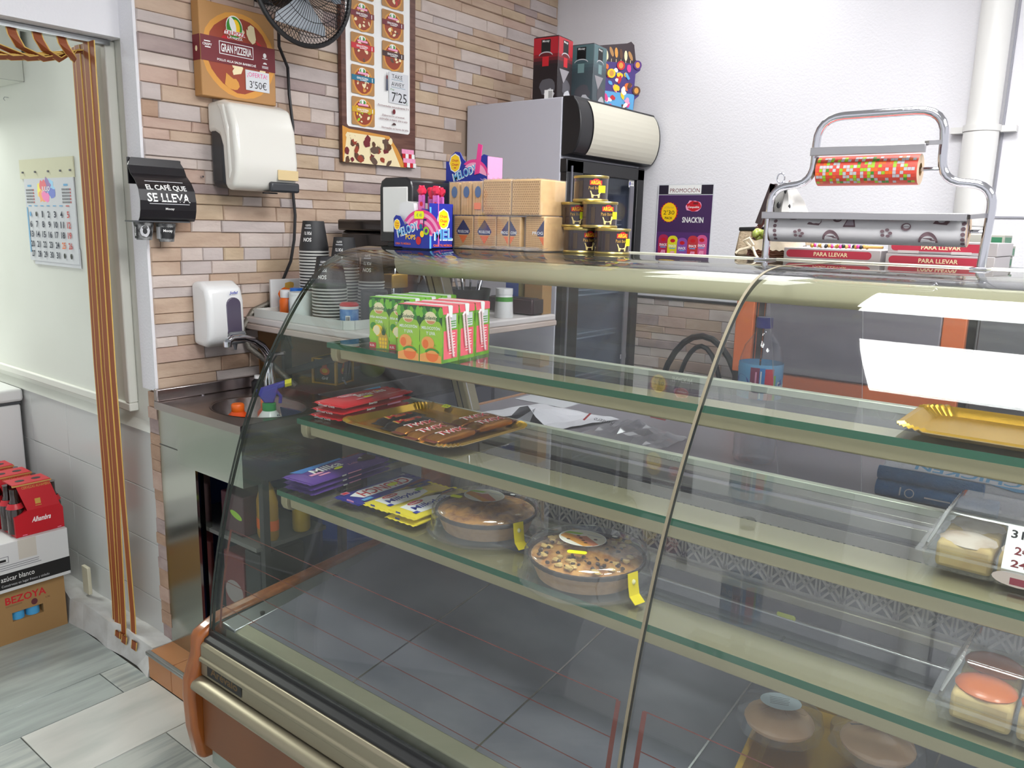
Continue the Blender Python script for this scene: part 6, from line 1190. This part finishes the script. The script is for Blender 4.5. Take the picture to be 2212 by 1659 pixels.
for i in range(3):
    t = tablet('chocolate_bar', ['bottom bar of the red chocolate stack on the middle shelf', 'middle bar of the red chocolate stack on the middle shelf', 'top bar of the red chocolate stack, white name in view, middle shelf'][i], .104, .240, .0150, M_CR, (-1.530 + .003*i, 1.322 + .004*i, S2 + i*.0152), .09, 'red chocolate bars')
    F = Face((.0565, 0, .006), (0, 1, 0), (0, 0, 1)); F.text('Smarties', -.03, 0, .006, WHITE, w=.030); F.rect(.03, -.002, .05, .004, LPINK); F.done(t, 'edge_print')
    F = Face((0, -.1228, .006), (1, 0, 0), (0, 0, 1)); F.text('Smarties', -.01, 0, .0075, WHITE, w=.056); F.done(t, 'end_print')
F = Face((0, 0, .0151), (0, 1, 0), (-1, 0, 0)); F.disc(-.045, .020, .030, .012, LPINK, 18); F.disc(-.045, .020, .028, .010, M_CR, 18); F.text('Nestlé', -.045, .020, .012, WHITE, w=.040); F.text('Smarties', .02, .002, .030, WHITE, w=.105, slant=.2); F.disc(.03, .002, .006, .005, ORANGE, 10); F.disc(.05, .004, .005, .005, YEL, 10); F.poly([(.035, .040), (.10, .040), (.085, .022), (.05, .028)], SKY); F.rect(-.06, -.035, .05, .008, mat('wrap_pink', (230, 150, 160), .3)); F.text('CHOCOLATE CON LECHE', .07, -.044, .005, WHITE, w=.07, bold=False); F.rrect(-.028, -.030, .030, .012, .003, TAG); F.done(t)
M_MIL = mat('lilac_wrap', (96, 62, 150), .34, coat=.3, noise=(14, .3, (116, 84, 168)))
for i in range(3):
    t = tablet('chocolate_bar', ['bottom bar of the lilac chocolate stack on the lowest shelf', 'middle bar of the lilac chocolate stack on the lowest shelf', 'top bar of the lilac chocolate stack, big white name, lowest shelf'][i], .100, .255, .0135, M_MIL, (-1.535 + .003*i, 1.252 - .004*i, S3 + i*.0137), .085, 'lilac chocolate bars')
    F = Face((.0505, 0, .0055), (0, 1, 0), (0, 0, 1)); F.rect(-.035, -.0015, .014, .0035, WHITE); F.lines(-.015, 0, .05, 1, .004, .0025, LPINK); F.done(t, 'edge_print')
F = Face((0, 0, .0136), (0, 1, 0), (-1, 0, 0)); F.poly([(-.115, .047), (.05, .047), (.05, .036), (-.03, .030), (-.10, .020)], mat('milk_sky', (70, 130, 200), .35)); F.text('Milka', -.030, .010, .032, WHITE, w=.100, slant=.2, rot=.05); F.text('Lola', .040, -.012, .012, LPINK, w=.03, bold=False, slant=.3); F.rect(-.10, -.014, .040, .010, LPINK); F.rect(-.085, -.028, .035, .008, LPINK); F.poly([(.055, -.012), (.075, .006), (.118, .022), (.122, -.014), (.10, -.030), (.075, -.020)], mat('chocolate_print', (62, 36, 36), .35)); F.text('9 alpine', .085, .040, .010, RED, w=.060); F.poly([(.075, .006), (.088, .012), (.085, -.002)], WHITE); F.disc(-.012, -.014, .016, .007, TAG, 12, rot=.15); F.done(t)
M_CRU = mat('crunch_blue', (40, 44, 140), .32, coat=.3)
t = tablet('chocolate_bar', 'blue crunchy chocolate bar with red and white lettering upside down, lowest shelf', .086, .225, .012, M_CRU, (-1.388, 1.268, S3), .03)
F = Face((0, 0, .0121), (0, -1, 0), (1, 0, 0)); F.poly([(-.085, -.022), (.062, -.024), (.10, -.010), (.085, .022), (-.060, .024), (-.09, .012)], WHITE); F.text('CRUNCH', -.002, .000, .036, RED, w=.158, slant=.1); F.poly([(-.110, .024), (-.06, .030), (-.02, .041), (-.110, .041)], DARKRED); F.rect(.070, .028, .03, .012, SKY); F.rect(.085, -.038, .020, .014, LPINK); F.rect(.087, -.036, .016, .010, RED); F.text('81', -.10, -.034, .009, LGREY, w=.012); F.disc(-.028, .002, .018, .010, TAG, 10, rot=.2); F.done(t)
F = Face((0, -.1127, .006), (1, 0, 0), (0, 0, 1)); F.rect(-.006, -.004, .024, .008, LPINK); F.done(t, 'end_print')
M_YW = mat('yellow_wrap', (232, 214, 60), .34, coat=.3)
for i, (x, y, z, lab) in enumerate(((-1.306, 1.272, S3, 'yellow white-chocolate bar lying alone beside the blue crunchy bar'), (-1.204, 1.252, S3, 'lower of the two stacked yellow white-chocolate bars by the pies'), (-1.206, 1.256, S3 + .0122, 'upper of the two stacked yellow white-chocolate bars by the pies'))):
    t = tablet('chocolate_bar', lab, .088, .205, .012, M_YW, (x, y, z), .02, 'yellow chocolate bars')
    F = Face((0, 0, .0121), (0, 1, 0), (-1, 0, 0)); F.poly([(-.085, -.030), (.0, -.034), (.045, -.020), (.055, .010), (.020, .034), (-.085, .026)], WHITE); F.poly([(.035, .040), (-.02, .042), (.04, .030), (.095, .0), (.095, -.040), (.06, -.041)], mat('wrap_tan', (206, 180, 90), .35)); F.disc(-.040, .022, .026, .010, WHITE, 16); F.disc(-.040, .022, .024, .009, RED, 16); F.text('Nestlé', -.040, .022, .008, WHITE, w=.032); F.text('Milkybar', -.018, -.006, .026, BLUE, w=.112, slant=.2); F.rrect(.052, .012, .04, .016, .004, NAVY); F.rect(-.090, -.030, .014, .012, BLUE); F.disc(.040 if i == 0 else .07, .006 if i == 0 else -.030, .014, .008, TAG if i else mat('tag_lime', (150, 196, 50), .5), 10, rot=.2); F.done(t)
    F = Face((0, -.1027, .006), (1, 0, 0), (0, 0, 1)); F.rect(-.02, -.004, .014, .008, BLUE); F.done(t, 'end_print')
# gold trays
M_GOLD = mat('gold_board', (212, 168, 60), .24, .8, noise=(4, .3, (190, 146, 46))); M_GOLDB = mat('gold_board_edge', (176, 150, 110), .6)
def tray(name, lab, W_, L_, loc, rz, rim=.028, hgt=.012, corner=.05, scal=.0028):
    t = thing(name, lab, 'tray', loc, rz=rz); mb = MB(); n = 96; loops = []
    def rr_(w, l, c):
        P = []
        for i in range(n):
            q = i/n*4; k = int(q); f = q - k; cx, cy = ((w-c, l-c), (-(w-c), l-c), (-(w-c), -(l-c)), (w-c, -(l-c)))[k]; a = (k + f)*math.pi/2
            if f < .62: a2 = (k + f/.62)*math.pi/2; P.append((cx + c*math.cos(a2), cy + c*math.sin(a2), 1 if .06 < f < .56 else 0))
            else:
                nx_ = ((w-c, l-c), (-(w-c), l-c), (-(w-c), -(l-c)), (w-c, -(l-c)))[(k+1) % 4]; a2 = (k+1)*math.pi/2; e0 = (cx + c*math.cos(a2), cy + c*math.sin(a2)); e1 = (nx_[0] + c*math.cos(a2), nx_[1] + c*math.sin(a2)); u = (f - .62)/.38; P.append((e0[0] + (e1[0]-e0[0])*u, e0[1] + (e1[1]-e0[1])*u, 0))
        return P
    prof = [(0, hgt, 1), (rim*.35, hgt + .0015, 1), (rim*.7, hgt*.55, .8), (rim, .0012, 0), (rim + .012, .0012, 0)]
    for ins, z, sc in prof: loops.append([(x, y, z + (scal*sc if (i % 2 and fl) else 0)) for i, (x, y, fl) in enumerate(rr_(W_/2 - ins, L_/2 - ins, max(corner - ins*.6, .004)))])
    vs = [p for l in loops for p in l]; k = len(loops)
    for j in range(k-1):
        for i in range(n): i2 = (i+1) % n; mb.f.append([(j+1)*n+i, j*n+i, j*n+i2, (j+1)*n+i2]); mb.m.append(0)
    mb.f.append(list(range((k-1)*n, k*n))); mb.m.append(0)
    b = [(x, y, z - .0012) for x, y, z in vs]; K = len(vs); mb.v = vs + b
    for j in range(k-1):
        for i in range(n): i2 = (i+1) % n; mb.f.append([K+j*n+i, K+(j+1)*n+i, K+(j+1)*n+i2, K+j*n+i2]); mb.m.append(1)
    mb.f.append(list(reversed(range(K+(k-1)*n, K+k*n)))); mb.m.append(1)
    for i in range(n): i2 = (i+1) % n; mb.f.append([i, K+i, K+i2, i2]); mb.m.append(1)
    obj('board', mb, [M_GOLD, M_GOLDB], t, ang=25); return t
gt1 = tray('gold_tray', 'large gold cardboard tray holding the small chocolate bars, middle shelf', .375, .30, (-1.283, 1.335, S2 + .0008), -.02)
pricetag(gt1, (-.09, .132, .0155), (1, -.1, 0), (.1, 1, .3), '0,90')
M_MARS = mat('mars_black', (34, 26, 26), .3, coat=.3); M_TWX = mat('twix_gold', (182, 122, 52), .24, .75, noise=(22, .5, (150, 92, 36))); M_TWB = mat('twix_brown', (96, 44, 34), .3)
def snack(name, lab, loc, rz, m, txt, tcol, under, w=.042, L=.125, h=.020, group=None, tilt=0, band=None):
    t = thing(name, lab, 'chocolate bar', loc, group=group, rot=(0, tilt, rz)); mb = MB(); n = 12; st_ = [(-L/2 - .012, .9, .06), (-L/2, .86, .10), (-L/2 + .010, .96, .85), (-L/4, 1, 1), (0, 1, 1), (L/4, 1, 1), (L/2 - .010, .96, .85), (L/2, .86, .10), (L/2 + .012, .9, .06)]; vs = []
    for y, a, b in st_:
        for i in range(n): q = 2*math.pi*i/n; cx, sx_ = math.cos(q), math.sin(q); vs.append((w/2*a*(abs(cx)**.6)*(1 if cx > 0 else -1), y, h/2 + h/2*b*(abs(sx_)**.7)*(1 if sx_ > 0 else -1)))
    for j in range(len(st_)-1):
        for i in range(n): i2 = (i+1) % n; mb.f.append([j*n+i, j*n+i2, (j+1)*n+i2, (j+1)*n+i]); mb.m.append(1 if band and j in (0, 6, 7) else 0)
    mb.f += [list(range(n)), list(reversed(range((len(st_)-1)*n, len(st_)*n)))]; mb.m += [0, 0]; mb.v = vs; obj('wrapper', mb, [m, band or m], t, ang=35)
    F = Face((0, 0, h + .0002), (0, 1, 0), (-1, 0, 0))
    if under: F.text(txt, -.002, .001, w*.60, under, w=L*.66, slant=.25)
    F.text(txt, 0, 0, w*.5, tcol, w=L*.60, slant=.25); F.done(t); return t
ZB = S2 + .0075
snack('black_bar', 'black and red chocolate bar on the gold tray, left one of the pair', (-1.350, 1.285, ZB), .02, M_MARS, 'Mars', RED, GOLDI, group='black chocolate bars')
snack('black_bar', 'black and red chocolate bar on the gold tray, right one, against the gold bars', (-1.304, 1.270, ZB), .04, M_MARS, 'Mars', RED, GOLDI, group='black chocolate bars')
for i, (x, y, z, rz, lab) in enumerate(((-1.256, 1.262, ZB, -.05, 'gold wrapped bar lying next to the black bars, front row'), (-1.208, 1.250, ZB, .02, 'gold wrapped bar in the middle of the front row'), (-1.163, 1.398, ZB, -.05, 'gold wrapped bar at the back right of the tray'), (-1.213, 1.400, ZB, -.04, 'gold wrapped bar at the back, left of the corner one'), (-1.160, 1.262, ZB, .0, 'gold wrapped bar at the right edge of the tray, front row'))):
    snack('gold_bar', lab, (x, y, z), rz, M_TWX, 'TWIX', RED, WHITE, .044, .128, .020, 'gold chocolate bars', band=M_TWB)
gt2 = tray('gold_tray', 'gold cardboard tray standing alone at the right on the top shelf', .46, .235, (-.048, 1.390, S1 + .0008), .0)
# pies under clear lids
M_PIE = mat('pie_apple', (204, 146, 70), .35, noise=(38, 1, (122, 66, 30)), bump=(60, .6), coat=.5); M_PIE2 = mat('pie_crumble', (206, 152, 80), .5, noise=(55, .9, (150, 88, 40)), bump=(70, .9), coat=.3); M_PASTRY = mat('pastry_side', (176, 138, 100), .8, noise=(60, .6, (150, 112, 80)), bump=(70, .5)); M_BURN = mat('paper_ring', (48, 30, 28), .5)
def pie(lab, loc, kind):
    t = thing('pie_pack', lab, 'pie', loc, group='pies under clear lids'); rp = random.Random(kind)
    obj('crust', MB().lathe([(0, .006), (.092, .006), (.106, .040), (.104, .042), (.0, .041)], 48), M_PASTRY, t)
    rg_ = MB(); n = 96; vs = []
    for r, z in ((.1075, .038), (.1095, .046), (.106, .047), (.1035, .042)): vs += [((r + .0012*(i % 2))*math.cos(2*math.pi*i/n), (r + .0012*(i % 2))*math.sin(2*math.pi*i/n), z) for i in range(n)]
    rg_.add(vs, [(j*n+i, j*n+(i+1) % n, (j+1)*n+(i+1) % n, (j+1)*n+i) for j in range(3) for i in range(n)]); obj('paper_ring', rg_, M_BURN, t)
    tp = MB(); vs = [(0, 0, .052)]; m1 = 40; rings = (.02, .045, .07, .09, .104)
    for k, r in enumerate(rings): vs += [(r*math.cos(2*math.pi*i/m1), r*math.sin(2*math.pi*i/m1), .052 - .011*(r/.104)**3 + (.004*math.sin(i*.9 + k*2) + .002*math.sin(i*2.3 + k))*(1 if k < 4 else 0)) for i in range(m1)]
    tp.add(vs, [(0, 1+i, 1+(i+1) % m1) for i in range(m1)] + [(1+k*m1+i, 1+(k+1)*m1+i, 1+(k+1)*m1+(i+1) % m1, 1+k*m1+(i+1) % m1) for k in range(4) for i in range(m1)]); obj('filling', tp, M_PIE if kind == 1 else M_PIE2, t, ang=80)
    if kind == 2:
        a, b = MB(), MB()
        for i in range(60): q, r = rp.random()*6.28, .02 + .078*math.sqrt(rp.random()); a.blob((r*math.cos(q), r*math.sin(q), .051), .0045, .004, .003, n=7, k=5, j=.4, rnd=rp)
        for i in range(40): q, r = rp.random()*6.28, .03 + .068*math.sqrt(rp.random()); b.blob((r*math.cos(q), r*math.sin(q), .051), .008, .006, .004, n=6, k=4, j=.6, rnd=rp)
        obj('raisins', a, mat('raisin', (62, 34, 26), .4), t, kind='stuff'); obj('crumble', b, mat('crumble_pale', (206, 172, 104), .7), t, kind='stuff')
    lid = MB().lathe([(.1285, .002), (.1290, .006), (.1225, .007), (.1195, .012), (.1175, .034), (.1165, .050), (.110, .060), (.096, .063), (0, .064)], 56, close=False); obj('lid', lid, glass('lid_plastic', (248, 249, 249), .08, .02, haze=((230, 230, 228), .045)), t, ang=50)
    obj('tray_base', MB().lathe([(0, .0005), (.105, .0005), (.116, .003), (.127, .004)], 48, close=False), CLEAR, t)
    F = Face((-.022, .018, .0645), (1, .12, 0), (-.12, 1, 0)); F.disc(0, 0, .046, .040, WHITE, 30); F.disc(0, 0, .044, .038, mat('label_cream', (226, 222, 206), .5), 30); F.poly([(-.042, -.012), (.020, -.036), (.032, -.026), (-.01, .004), (-.040, .006)], CRUST); F.poly([(-.02, -.004), (.034, -.026), (.040, -.014), (.002, .012)], mat('slice_rose', (206, 130, 96), .5)); F.poly([(-.043, .004), (-.012, .012), (-.008, .022), (-.036, .016)], LIME); F.rect(.0, .018, .03, .003, LGREY)
    if kind == 2: [F.disc(-.02 + .009*q, -.012 + .008*((q*3) % 4 - 1), .004, .003, BROWN, 8) for q in range(6)]
    F.k -= 3; F.disc(.044, .036, .016, .007, BLACK, 14); F.disc(.048, .040, .006, .004, WHITE, 10); F.done(t, 'lid_label')
    return t
p1 = pie('apple pie under a clear lid with round label, nearer the chocolate bars', (-1.048, 1.252, S3), 1); p2 = pie('crumble pie with raisins under a clear lid, at the glass joint', (-.752, 1.192, S3), 2)
pricetag(p1, (-.062, -.028, .0648), (1, .3, 0), (-.3, 1, 0), ''); pricetag(p2, (.008, -.046, .0648), (1, .5, 0), (-.5, 1, 0), '', .036, .014)
def flagtag(par, ang):
    m = MB(); c, s = math.cos(ang), math.sin(ang); pts = [(.1185, .052), (.1215, .030), (.1255, .012), (.140, .002)]; w = .012; vs = []
    for r, z in pts: vs += [(r*c - w*s, r*s + w*c, z), (r*c + w*s, r*s - w*c, z), ((r+.0012)*c - w*s, (r+.0012)*s + w*c, z + .0008), ((r+.0012)*c + w*s, (r+.0012)*s - w*c, z + .0008)]
    for i in range(3): o = 4*i; m.add([], []); m.f += [[o+2, o+6, o+7, o+3], [o, o+1, o+5, o+4], [o, o+4, o+6, o+2], [o+1, o+3, o+7, o+5]]; m.m += [0]*4
    m.v = vs; obj('seal_tab', m, mat('tab_yellow', (226, 206, 30), .4), par); b = MB().blob((.1225*c, .1225*s, .036), .004, .004, .005, n=8, k=5); obj('tab_dot', b, mat('tab_white', (220, 216, 170), .5), par)
flagtag(p1, -.30); flagtag(p2, -.26)
# clamshell boxes with cakes
M_SPG = mat('sponge_orange', (206, 104, 34), .4, noise=(20, .6, (180, 74, 28)), coat=.4); M_CAKE = mat('cake_cream', (206, 180, 120), .8, noise=(30, .6, (176, 140, 84))); M_SUG = mat('sugar_top', (214, 200, 184), .85, noise=(24, .8, (176, 146, 118)))
def clam(lab, loc, kind, W_=.26, D_=.17, H_=.088):
    t = thing('cake_box', lab, 'cake box', loc); m = MB(); nb = 4
    lo = .026
    m.hexa([(.006, .006, .001), (W_ - .006, .006, .001), (W_ - .006, D_ - .006, .001), (.006, D_ - .006, .001), (0, 0, lo), (W_, 0, lo), (W_, D_, lo), (0, D_, lo)]); obj('base', m, CLEAR, t, smooth=False)
    lidm = MB().hexa([(0, 0, lo + .002), (W_, 0, lo + .002), (W_, D_, lo + .002), (0, D_, lo + .002), (.022, .020, H_), (W_ - .022, .020, H_), (W_ - .022, D_ - .020, H_), (.022, D_ - .020, H_)]); obj('lid', lidm, CLEAR, t, bev=.008, seg=3)
    obj('flange', MB().box((-.008, -.008, lo), (W_ + .008, .0, lo + .002)).box((-.008, D_, lo), (W_ + .008, D_ + .008, lo + .002)).box((-.008, 0, lo), (0, D_, lo + .002)), CLEAR, t, smooth=False)
    rb_ = MB()
    for k in range(9): rb_.bar((.003, .022 + k*.014, lo + .006), (.021, .026 + k*.0135, H_ - .006), .003, .003)
    obj('lid_ribs', rb_, mat('rib_clear', (206, 206, 206), .2), t, smooth=False, kind='stuff')
    for i in range(3):
        for j in range(2):
            x, y = .016 + i*.078, .012 + j*.074; c_ = obj('cake', MB().box((x, y, .003), (x + .072, y + .070, .042)), M_CAKE, t, bev=.006)
            if kind == 'orange': obj('glaze', MB().blob((x + .036, y + .035, .044), .0375, .036, .009, n=18, k=8), M_SPG, c_)
            else: obj('sugar', MB().blob((x + .036, y + .035, .040), .037, .036, .007, n=16, k=8, j=.08), M_SUG, c_)
    if kind == 'orange': pricetag(t, (.120, .070, H_ + .0005), (1, -.6, 0), (.6, 1, 0), '1 KG', .036, .024)
    else:
        pricetag(t, (.150, .110, H_ + .0005), (1, 0, 0), (0, 1, 0), '', .03, .02); ll = Face((.100, .0185, H_ - .002), (1, 0, 0), (0, .30, .9)); ll.rect(.0, -.062, .060, .062, WHITE); ll.text('31€', .02, -.012, .012, BLACK, w=.03); ll.text('2€', .022, -.034, .012, DARKRED, w=.02); ll.text('24', .020, -.052, .010, DARKRED, w=.02); ll.done(t, 'price_label'); F = Face((.092, -.0006, .003), (1, 0, 0), (0, 0, 1)); F.disc(.03, .012, .032, .011, mat('oval_label', (214, 196, 190), .5), 20); F.rect(.02, .004, .02, .010, mat('crest_red', (150, 50, 70), .5)); F.done(t, 'oval_print'); F2 = Face((.19, .085, H_ + .0004), (1, 0, 0), (0, 1, 0)); F2.disc(-.03, .01, .050, .034, mat('olive_label', (126, 122, 100), .5), 22); F2.done(t, 'top_label')
    return t
clam('clear box of sugar-dusted cakes at the right on the middle shelf', (-.207, 1.235, S2), 'sugar'); clam('clear box of orange-glazed sponge cakes at the right on the lowest shelf', (-.150, 1.128, S3), 'orange')
# price tag on the rear lip
pt = thing('loose_price_tag', 'yellow price tag stuck on the bright rear lip above the dark air gap', 'price tag', (-.505, 1.596, .607)); pricetag(pt, (0, 0, 0), (1, 0, .02), (0, -.35, 1), '', .040, .014)
# bagged cakes on a gold tray on the deck
gz = lean(1.30) + .002
gt3 = tray('gold_tray', 'small gold fluted tray with bagged cakes on the steel deck, bottom right', .24, .28, (-.315, 1.245, gz + .012), .12, rim=.030, hgt=.016, corner=.06, scal=.005)
gt3.rotation_euler = (.140, 0, .12)
for i, (x, y, lab) in enumerate(((-.395, 1.265, 'round cake in a clear bag on the fluted gold tray, left one'), (-.245, 1.30, 'bagged round cake with dark red print on the fluted gold tray, right one'))):
    t = thing('bagged_cake', lab, 'cake', (x, y, lean(y) + .050), rz=.2); obj('cake', MB().blob((0, 0, .022), .058, .055, .022, n=24, k=10), mat('bun_pale', (216, 176, 136), .6, noise=(9, .5, (196, 150, 108))), t)
    bgm = MB(); n = 28; vs = []; rq = random.Random(30 + i)
    for r, z in ((.060, .001), (.074, .012), (.070, .036), (.045, .050), (.0, .052)): vs += [(r*(1 + .10*(rq.random() - .5))*math.cos(2*math.pi*k/n), r*(1 + .10*(rq.random() - .5))*math.sin(2*math.pi*k/n), z + .004*rq.random()) for k in range(n)]
    bgm.add(vs, [(j*n+k, j*n+(k+1) % n, (j+1)*n+(k+1) % n, (j+1)*n+k) for j in range(4) for k in range(n)]); obj('bag', bgm, M_FILM, t, ang=20)
    F = Face((0, 0, .0568), (1, .2, 0), (-.2, 1, 0)); R2 = mat('bag_print_red', (150, 40, 60), .5)
    if i: F.rect(-.016, .010, .026, .012, R2); F.star(-.003, .026, .009, .005, 6, R2); F.disc(-.004, -.002, .026, .010, R2, 20, a1=180); F.disc(-.004, -.002, .023, .008, mat('bun_pale', (216, 176, 136)), 20, a1=180); F.text('ARTESANA', -.004, .040, .006, R2, w=.04)
    else: F.disc(0, 0, .034, .026, mat('label_bluegrey', (186, 198, 206), .5), 24); F.lines(-.018, .010, .034, 5, .005, .0014, GREY)
    F.done(t, 'bag_print')

# ================================================================ ON THE WORK SURFACE BEHIND
ZW = .8355
wbt = thing('water_bottle', 'clear plastic water bottle with blue cap and blue label, half full, on the work surface', 'bottle', (-.722, 1.905, ZW))
bp_ = [(.0, .004), (.030, .0), (.048, .004), (.052, .018), (.050, .030), (.052, .050), (.0525, .10), (.0525, .235), (.051, .262), (.042, .295), (.026, .318), (.018, .328), (.0165, .345), (.0, .345)]
obj('bottle_wall', MB().lathe(bp_, 40), glass('pet_clear', (252, 253, 254), .07, .0), wbt, ang=60)
obj('water', MB().lathe([(.0, .005), (.046, .007), (.050, .02), (.050, .085), (.0, .085)], 32), glass('water_clear', (249, 251, 253), .06), wbt)
obj('cap', MB().lathe([(.0185, .338), (.0200, .341), (.0200, .360), (.018, .364), (0, .364)], 28), mat('cap_violet', (76, 74, 168), .35), wbt)
F = Face((0, 0, 0), (1, 0, 0), (0, 0, 1), fmap=cylmap((0, 0, 0), .0532, -1.25)); LB = mat('label_blue', (110, 176, 222), .35)
F.rect(-.160, .168, .330, .085, LB, 44); F.rect(-.022, .168, .024, .078, mat('label_maroon', (140, 40, 84), .35), 6); F.rect(.0, .168, .013, .078, mat('label_azure', (40, 132, 206), .35), 4); F.rect(.013, .168, .022, .076, mat('label_red', (214, 50, 74), .35), 5); F.rect(.035, .168, .006, .060, LIME, 2); F.disc(-.048, .200, .026, .026, mat('label_violet', (70, 88, 176), .35), 20); F.text('tarel', -.040, .198, .024, WHITE, w=.042, slant=.15); F.disc(.075, .198, .026, .026, mat('label_violet', (70, 88, 176), .35), 20); F.text('Fontarel', .078, .200, .024, WHITE, w=.064, slant=.15); F.rect(.002, .172, .003, .066, WHITE, 1); F.rect(-.010, .20, .004, .036, LPINK, 1); F.done(wbt, 'label')
ob = MB()
def sheet(name, lab, cat, pts, m, z0, wav=.0, thick=.0008, loc=(0, 0, 0)):
    t = thing(name, lab, cat, loc); return t
pw = thing('white_paper', 'crumpled white paper with a folded-up corner on the work surface', 'paper', (-1.42, 1.935, ZW + .001)); m = MB(); rq = random.Random(21); nx, ny = 10, 6; vs = []
for j in range(ny+1):
    for i in range(nx+1): x, y = -.13 + .30*i/nx, -.12 + .22*j/ny; z = .003 + .006*rq.random() + (.055*max(0, 1 - abs(x - .04)/.06)*max(0, (1 - j/ny)) ); vs.append((x + .06*(j/ny), y, z))
m.add(vs, [(j*(nx+1)+i, j*(nx+1)+i+1, (j+1)*(nx+1)+i+1, (j+1)*(nx+1)+i) for j in range(ny) for i in range(nx)]); obj('sheet', m, mat('paper_bright', (226, 226, 232), .8), pw, smooth=False)
obj('corner', MB().add([(.02, -.118, .012), (.075, -.115, .05), (.06, -.125, .002), (.0, -.128, .001)], [(0, 1, 2, 3)]), mat('paper_bright', (226, 226, 232)), pw, smooth=False)
gb = thing('plastic_bag', 'crumpled clear bag with red and black print beside the white paper', 'plastic bag', (-1.07, 1.92, ZW + .001)); m = MB(); nx, ny = 14, 8; vs = []
for j in range(ny+1):
    for i in range(nx+1): x, y = -.12 + .25*i/nx, -.10 + .17*j/ny; ed_ = math.sin(math.pi*i/nx)*math.sin(math.pi*j/ny); vs.append((x, y, .002 + .045*ed_*(.5 + .5*rq.random()) + .004*rq.random()))
m.add(vs, [(j*(nx+1)+i, j*(nx+1)+i+1, (j+1)*(nx+1)+i+1, (j+1)*(nx+1)+i) for j in range(ny) for i in range(nx)]); obj('film', m, glass('bag_film', (236, 236, 240), .09, .05, haze=((226, 224, 230), .35)), gb, smooth=False)
F = Face((-.06, -.075, .042), (1, -.15, 0), (.1, 1, .5)); F.text('Rentero', .0, .0, .016, BLACK, w=.07, rot=math.pi, bold=False); F.rect(-.066, -.014, .008, .034, RED); F.rect(.12, .06, .05, .010, RED); F.done(gb)
rt = thing('blank_card', 'white card lying at the back of the work surface', 'card', (-1.53, 2.12, ZW)); obj('sheet', MB().box((-.08, -.06, 0), (.12, .06, .0015)), M_PAPER, rt)
M_TW = mat('towel_blue', (36, 108, 164), .95, bump=(220, .8), noise=(40, .4, (18, 70, 122))); M_TWL = mat('towel_sky', (106, 176, 222), .95, bump=(220, .8)); M_TWW = mat('towel_white', (222, 222, 228), .95, bump=(220, .8))
tl = thing('kitchen_towel', 'folded white and sky blue kitchen towel with the word CHICKEN upside down', 'towel', (-.29, 1.885, ZW))
tp = [(0, 0), (0, .036), (.03, .046), (.08, .066), (.13, .068), (.15, .05), (.15, 0)]
obj('fold', MB().prism([(y, z) for y, z in tp], (-.135, 0, 0), (0, 1, 0), (0, 0, 1), (.29, 0, 0)), M_TWW, tl, bev=.008)
F = Face((0, .056, .0574), (-1, 0, 0), (0, -.93, -.37)); F.k = 30; F.poly([(.095, -.062), (-.16, -.062), (-.160, .030), (-.13, .034), (-.02, .008), (.095, -.030)], M_TWL); F.poly([(.10, -.010), (-.145, -.020), (-.15, .022), (.09, .024)], M_TWW); F.text('CHICKEN', -.035, .006, .026, M_TWL, w=.205, slant=0); F.done(tl)
for i, (y, z, r) in enumerate(((1.850, ZW + .0185, .018), (1.852, ZW + .0515, .0145))):
    t = thing('rolled_towel', ['rolled dark blue towel, lower one, in front of the folded towel', 'rolled dark blue towel, upper one, in front of the folded towel'][i], 'towel', (-.415, y, z), group='rolled dark blue towels'); sp_ = [(r*(1 - .075*k/3.1)*math.sin(k/3.1*1.1), r*(1 - .075*k/3.1)*math.cos(k/3.1*1.1)) for k in range(0)]
    n = 30; mb2 = MB(); vs = []
    for x in (0, .235 - .03*i): vs += [(x, r*(1 + .03*math.sin(3*a))*math.sin(a), r*math.cos(a)) for a in [2*math.pi*q/n for q in range(n)]]
    mb2.add(vs, [(q, (q+1) % n, n + (q+1) % n, n + q) for q in range(n)] + [tuple(reversed(range(n))), tuple(range(n, 2*n))]); obj('cloth', mb2, M_TW, t, ang=50)
    if i == 0: F = Face((0, -.0175, .006), (1, 0, 0), (0, .3, 1)); F.disc(.07, -.004, .010, .010, LGREY, 14); F.disc(.07, -.004, .008, .008, M_TW, 14); F.rect(.05, -.012, .003, .018, LGREY); F.rect(.10, -.008, .05, .003, LGREY); F.done(t)
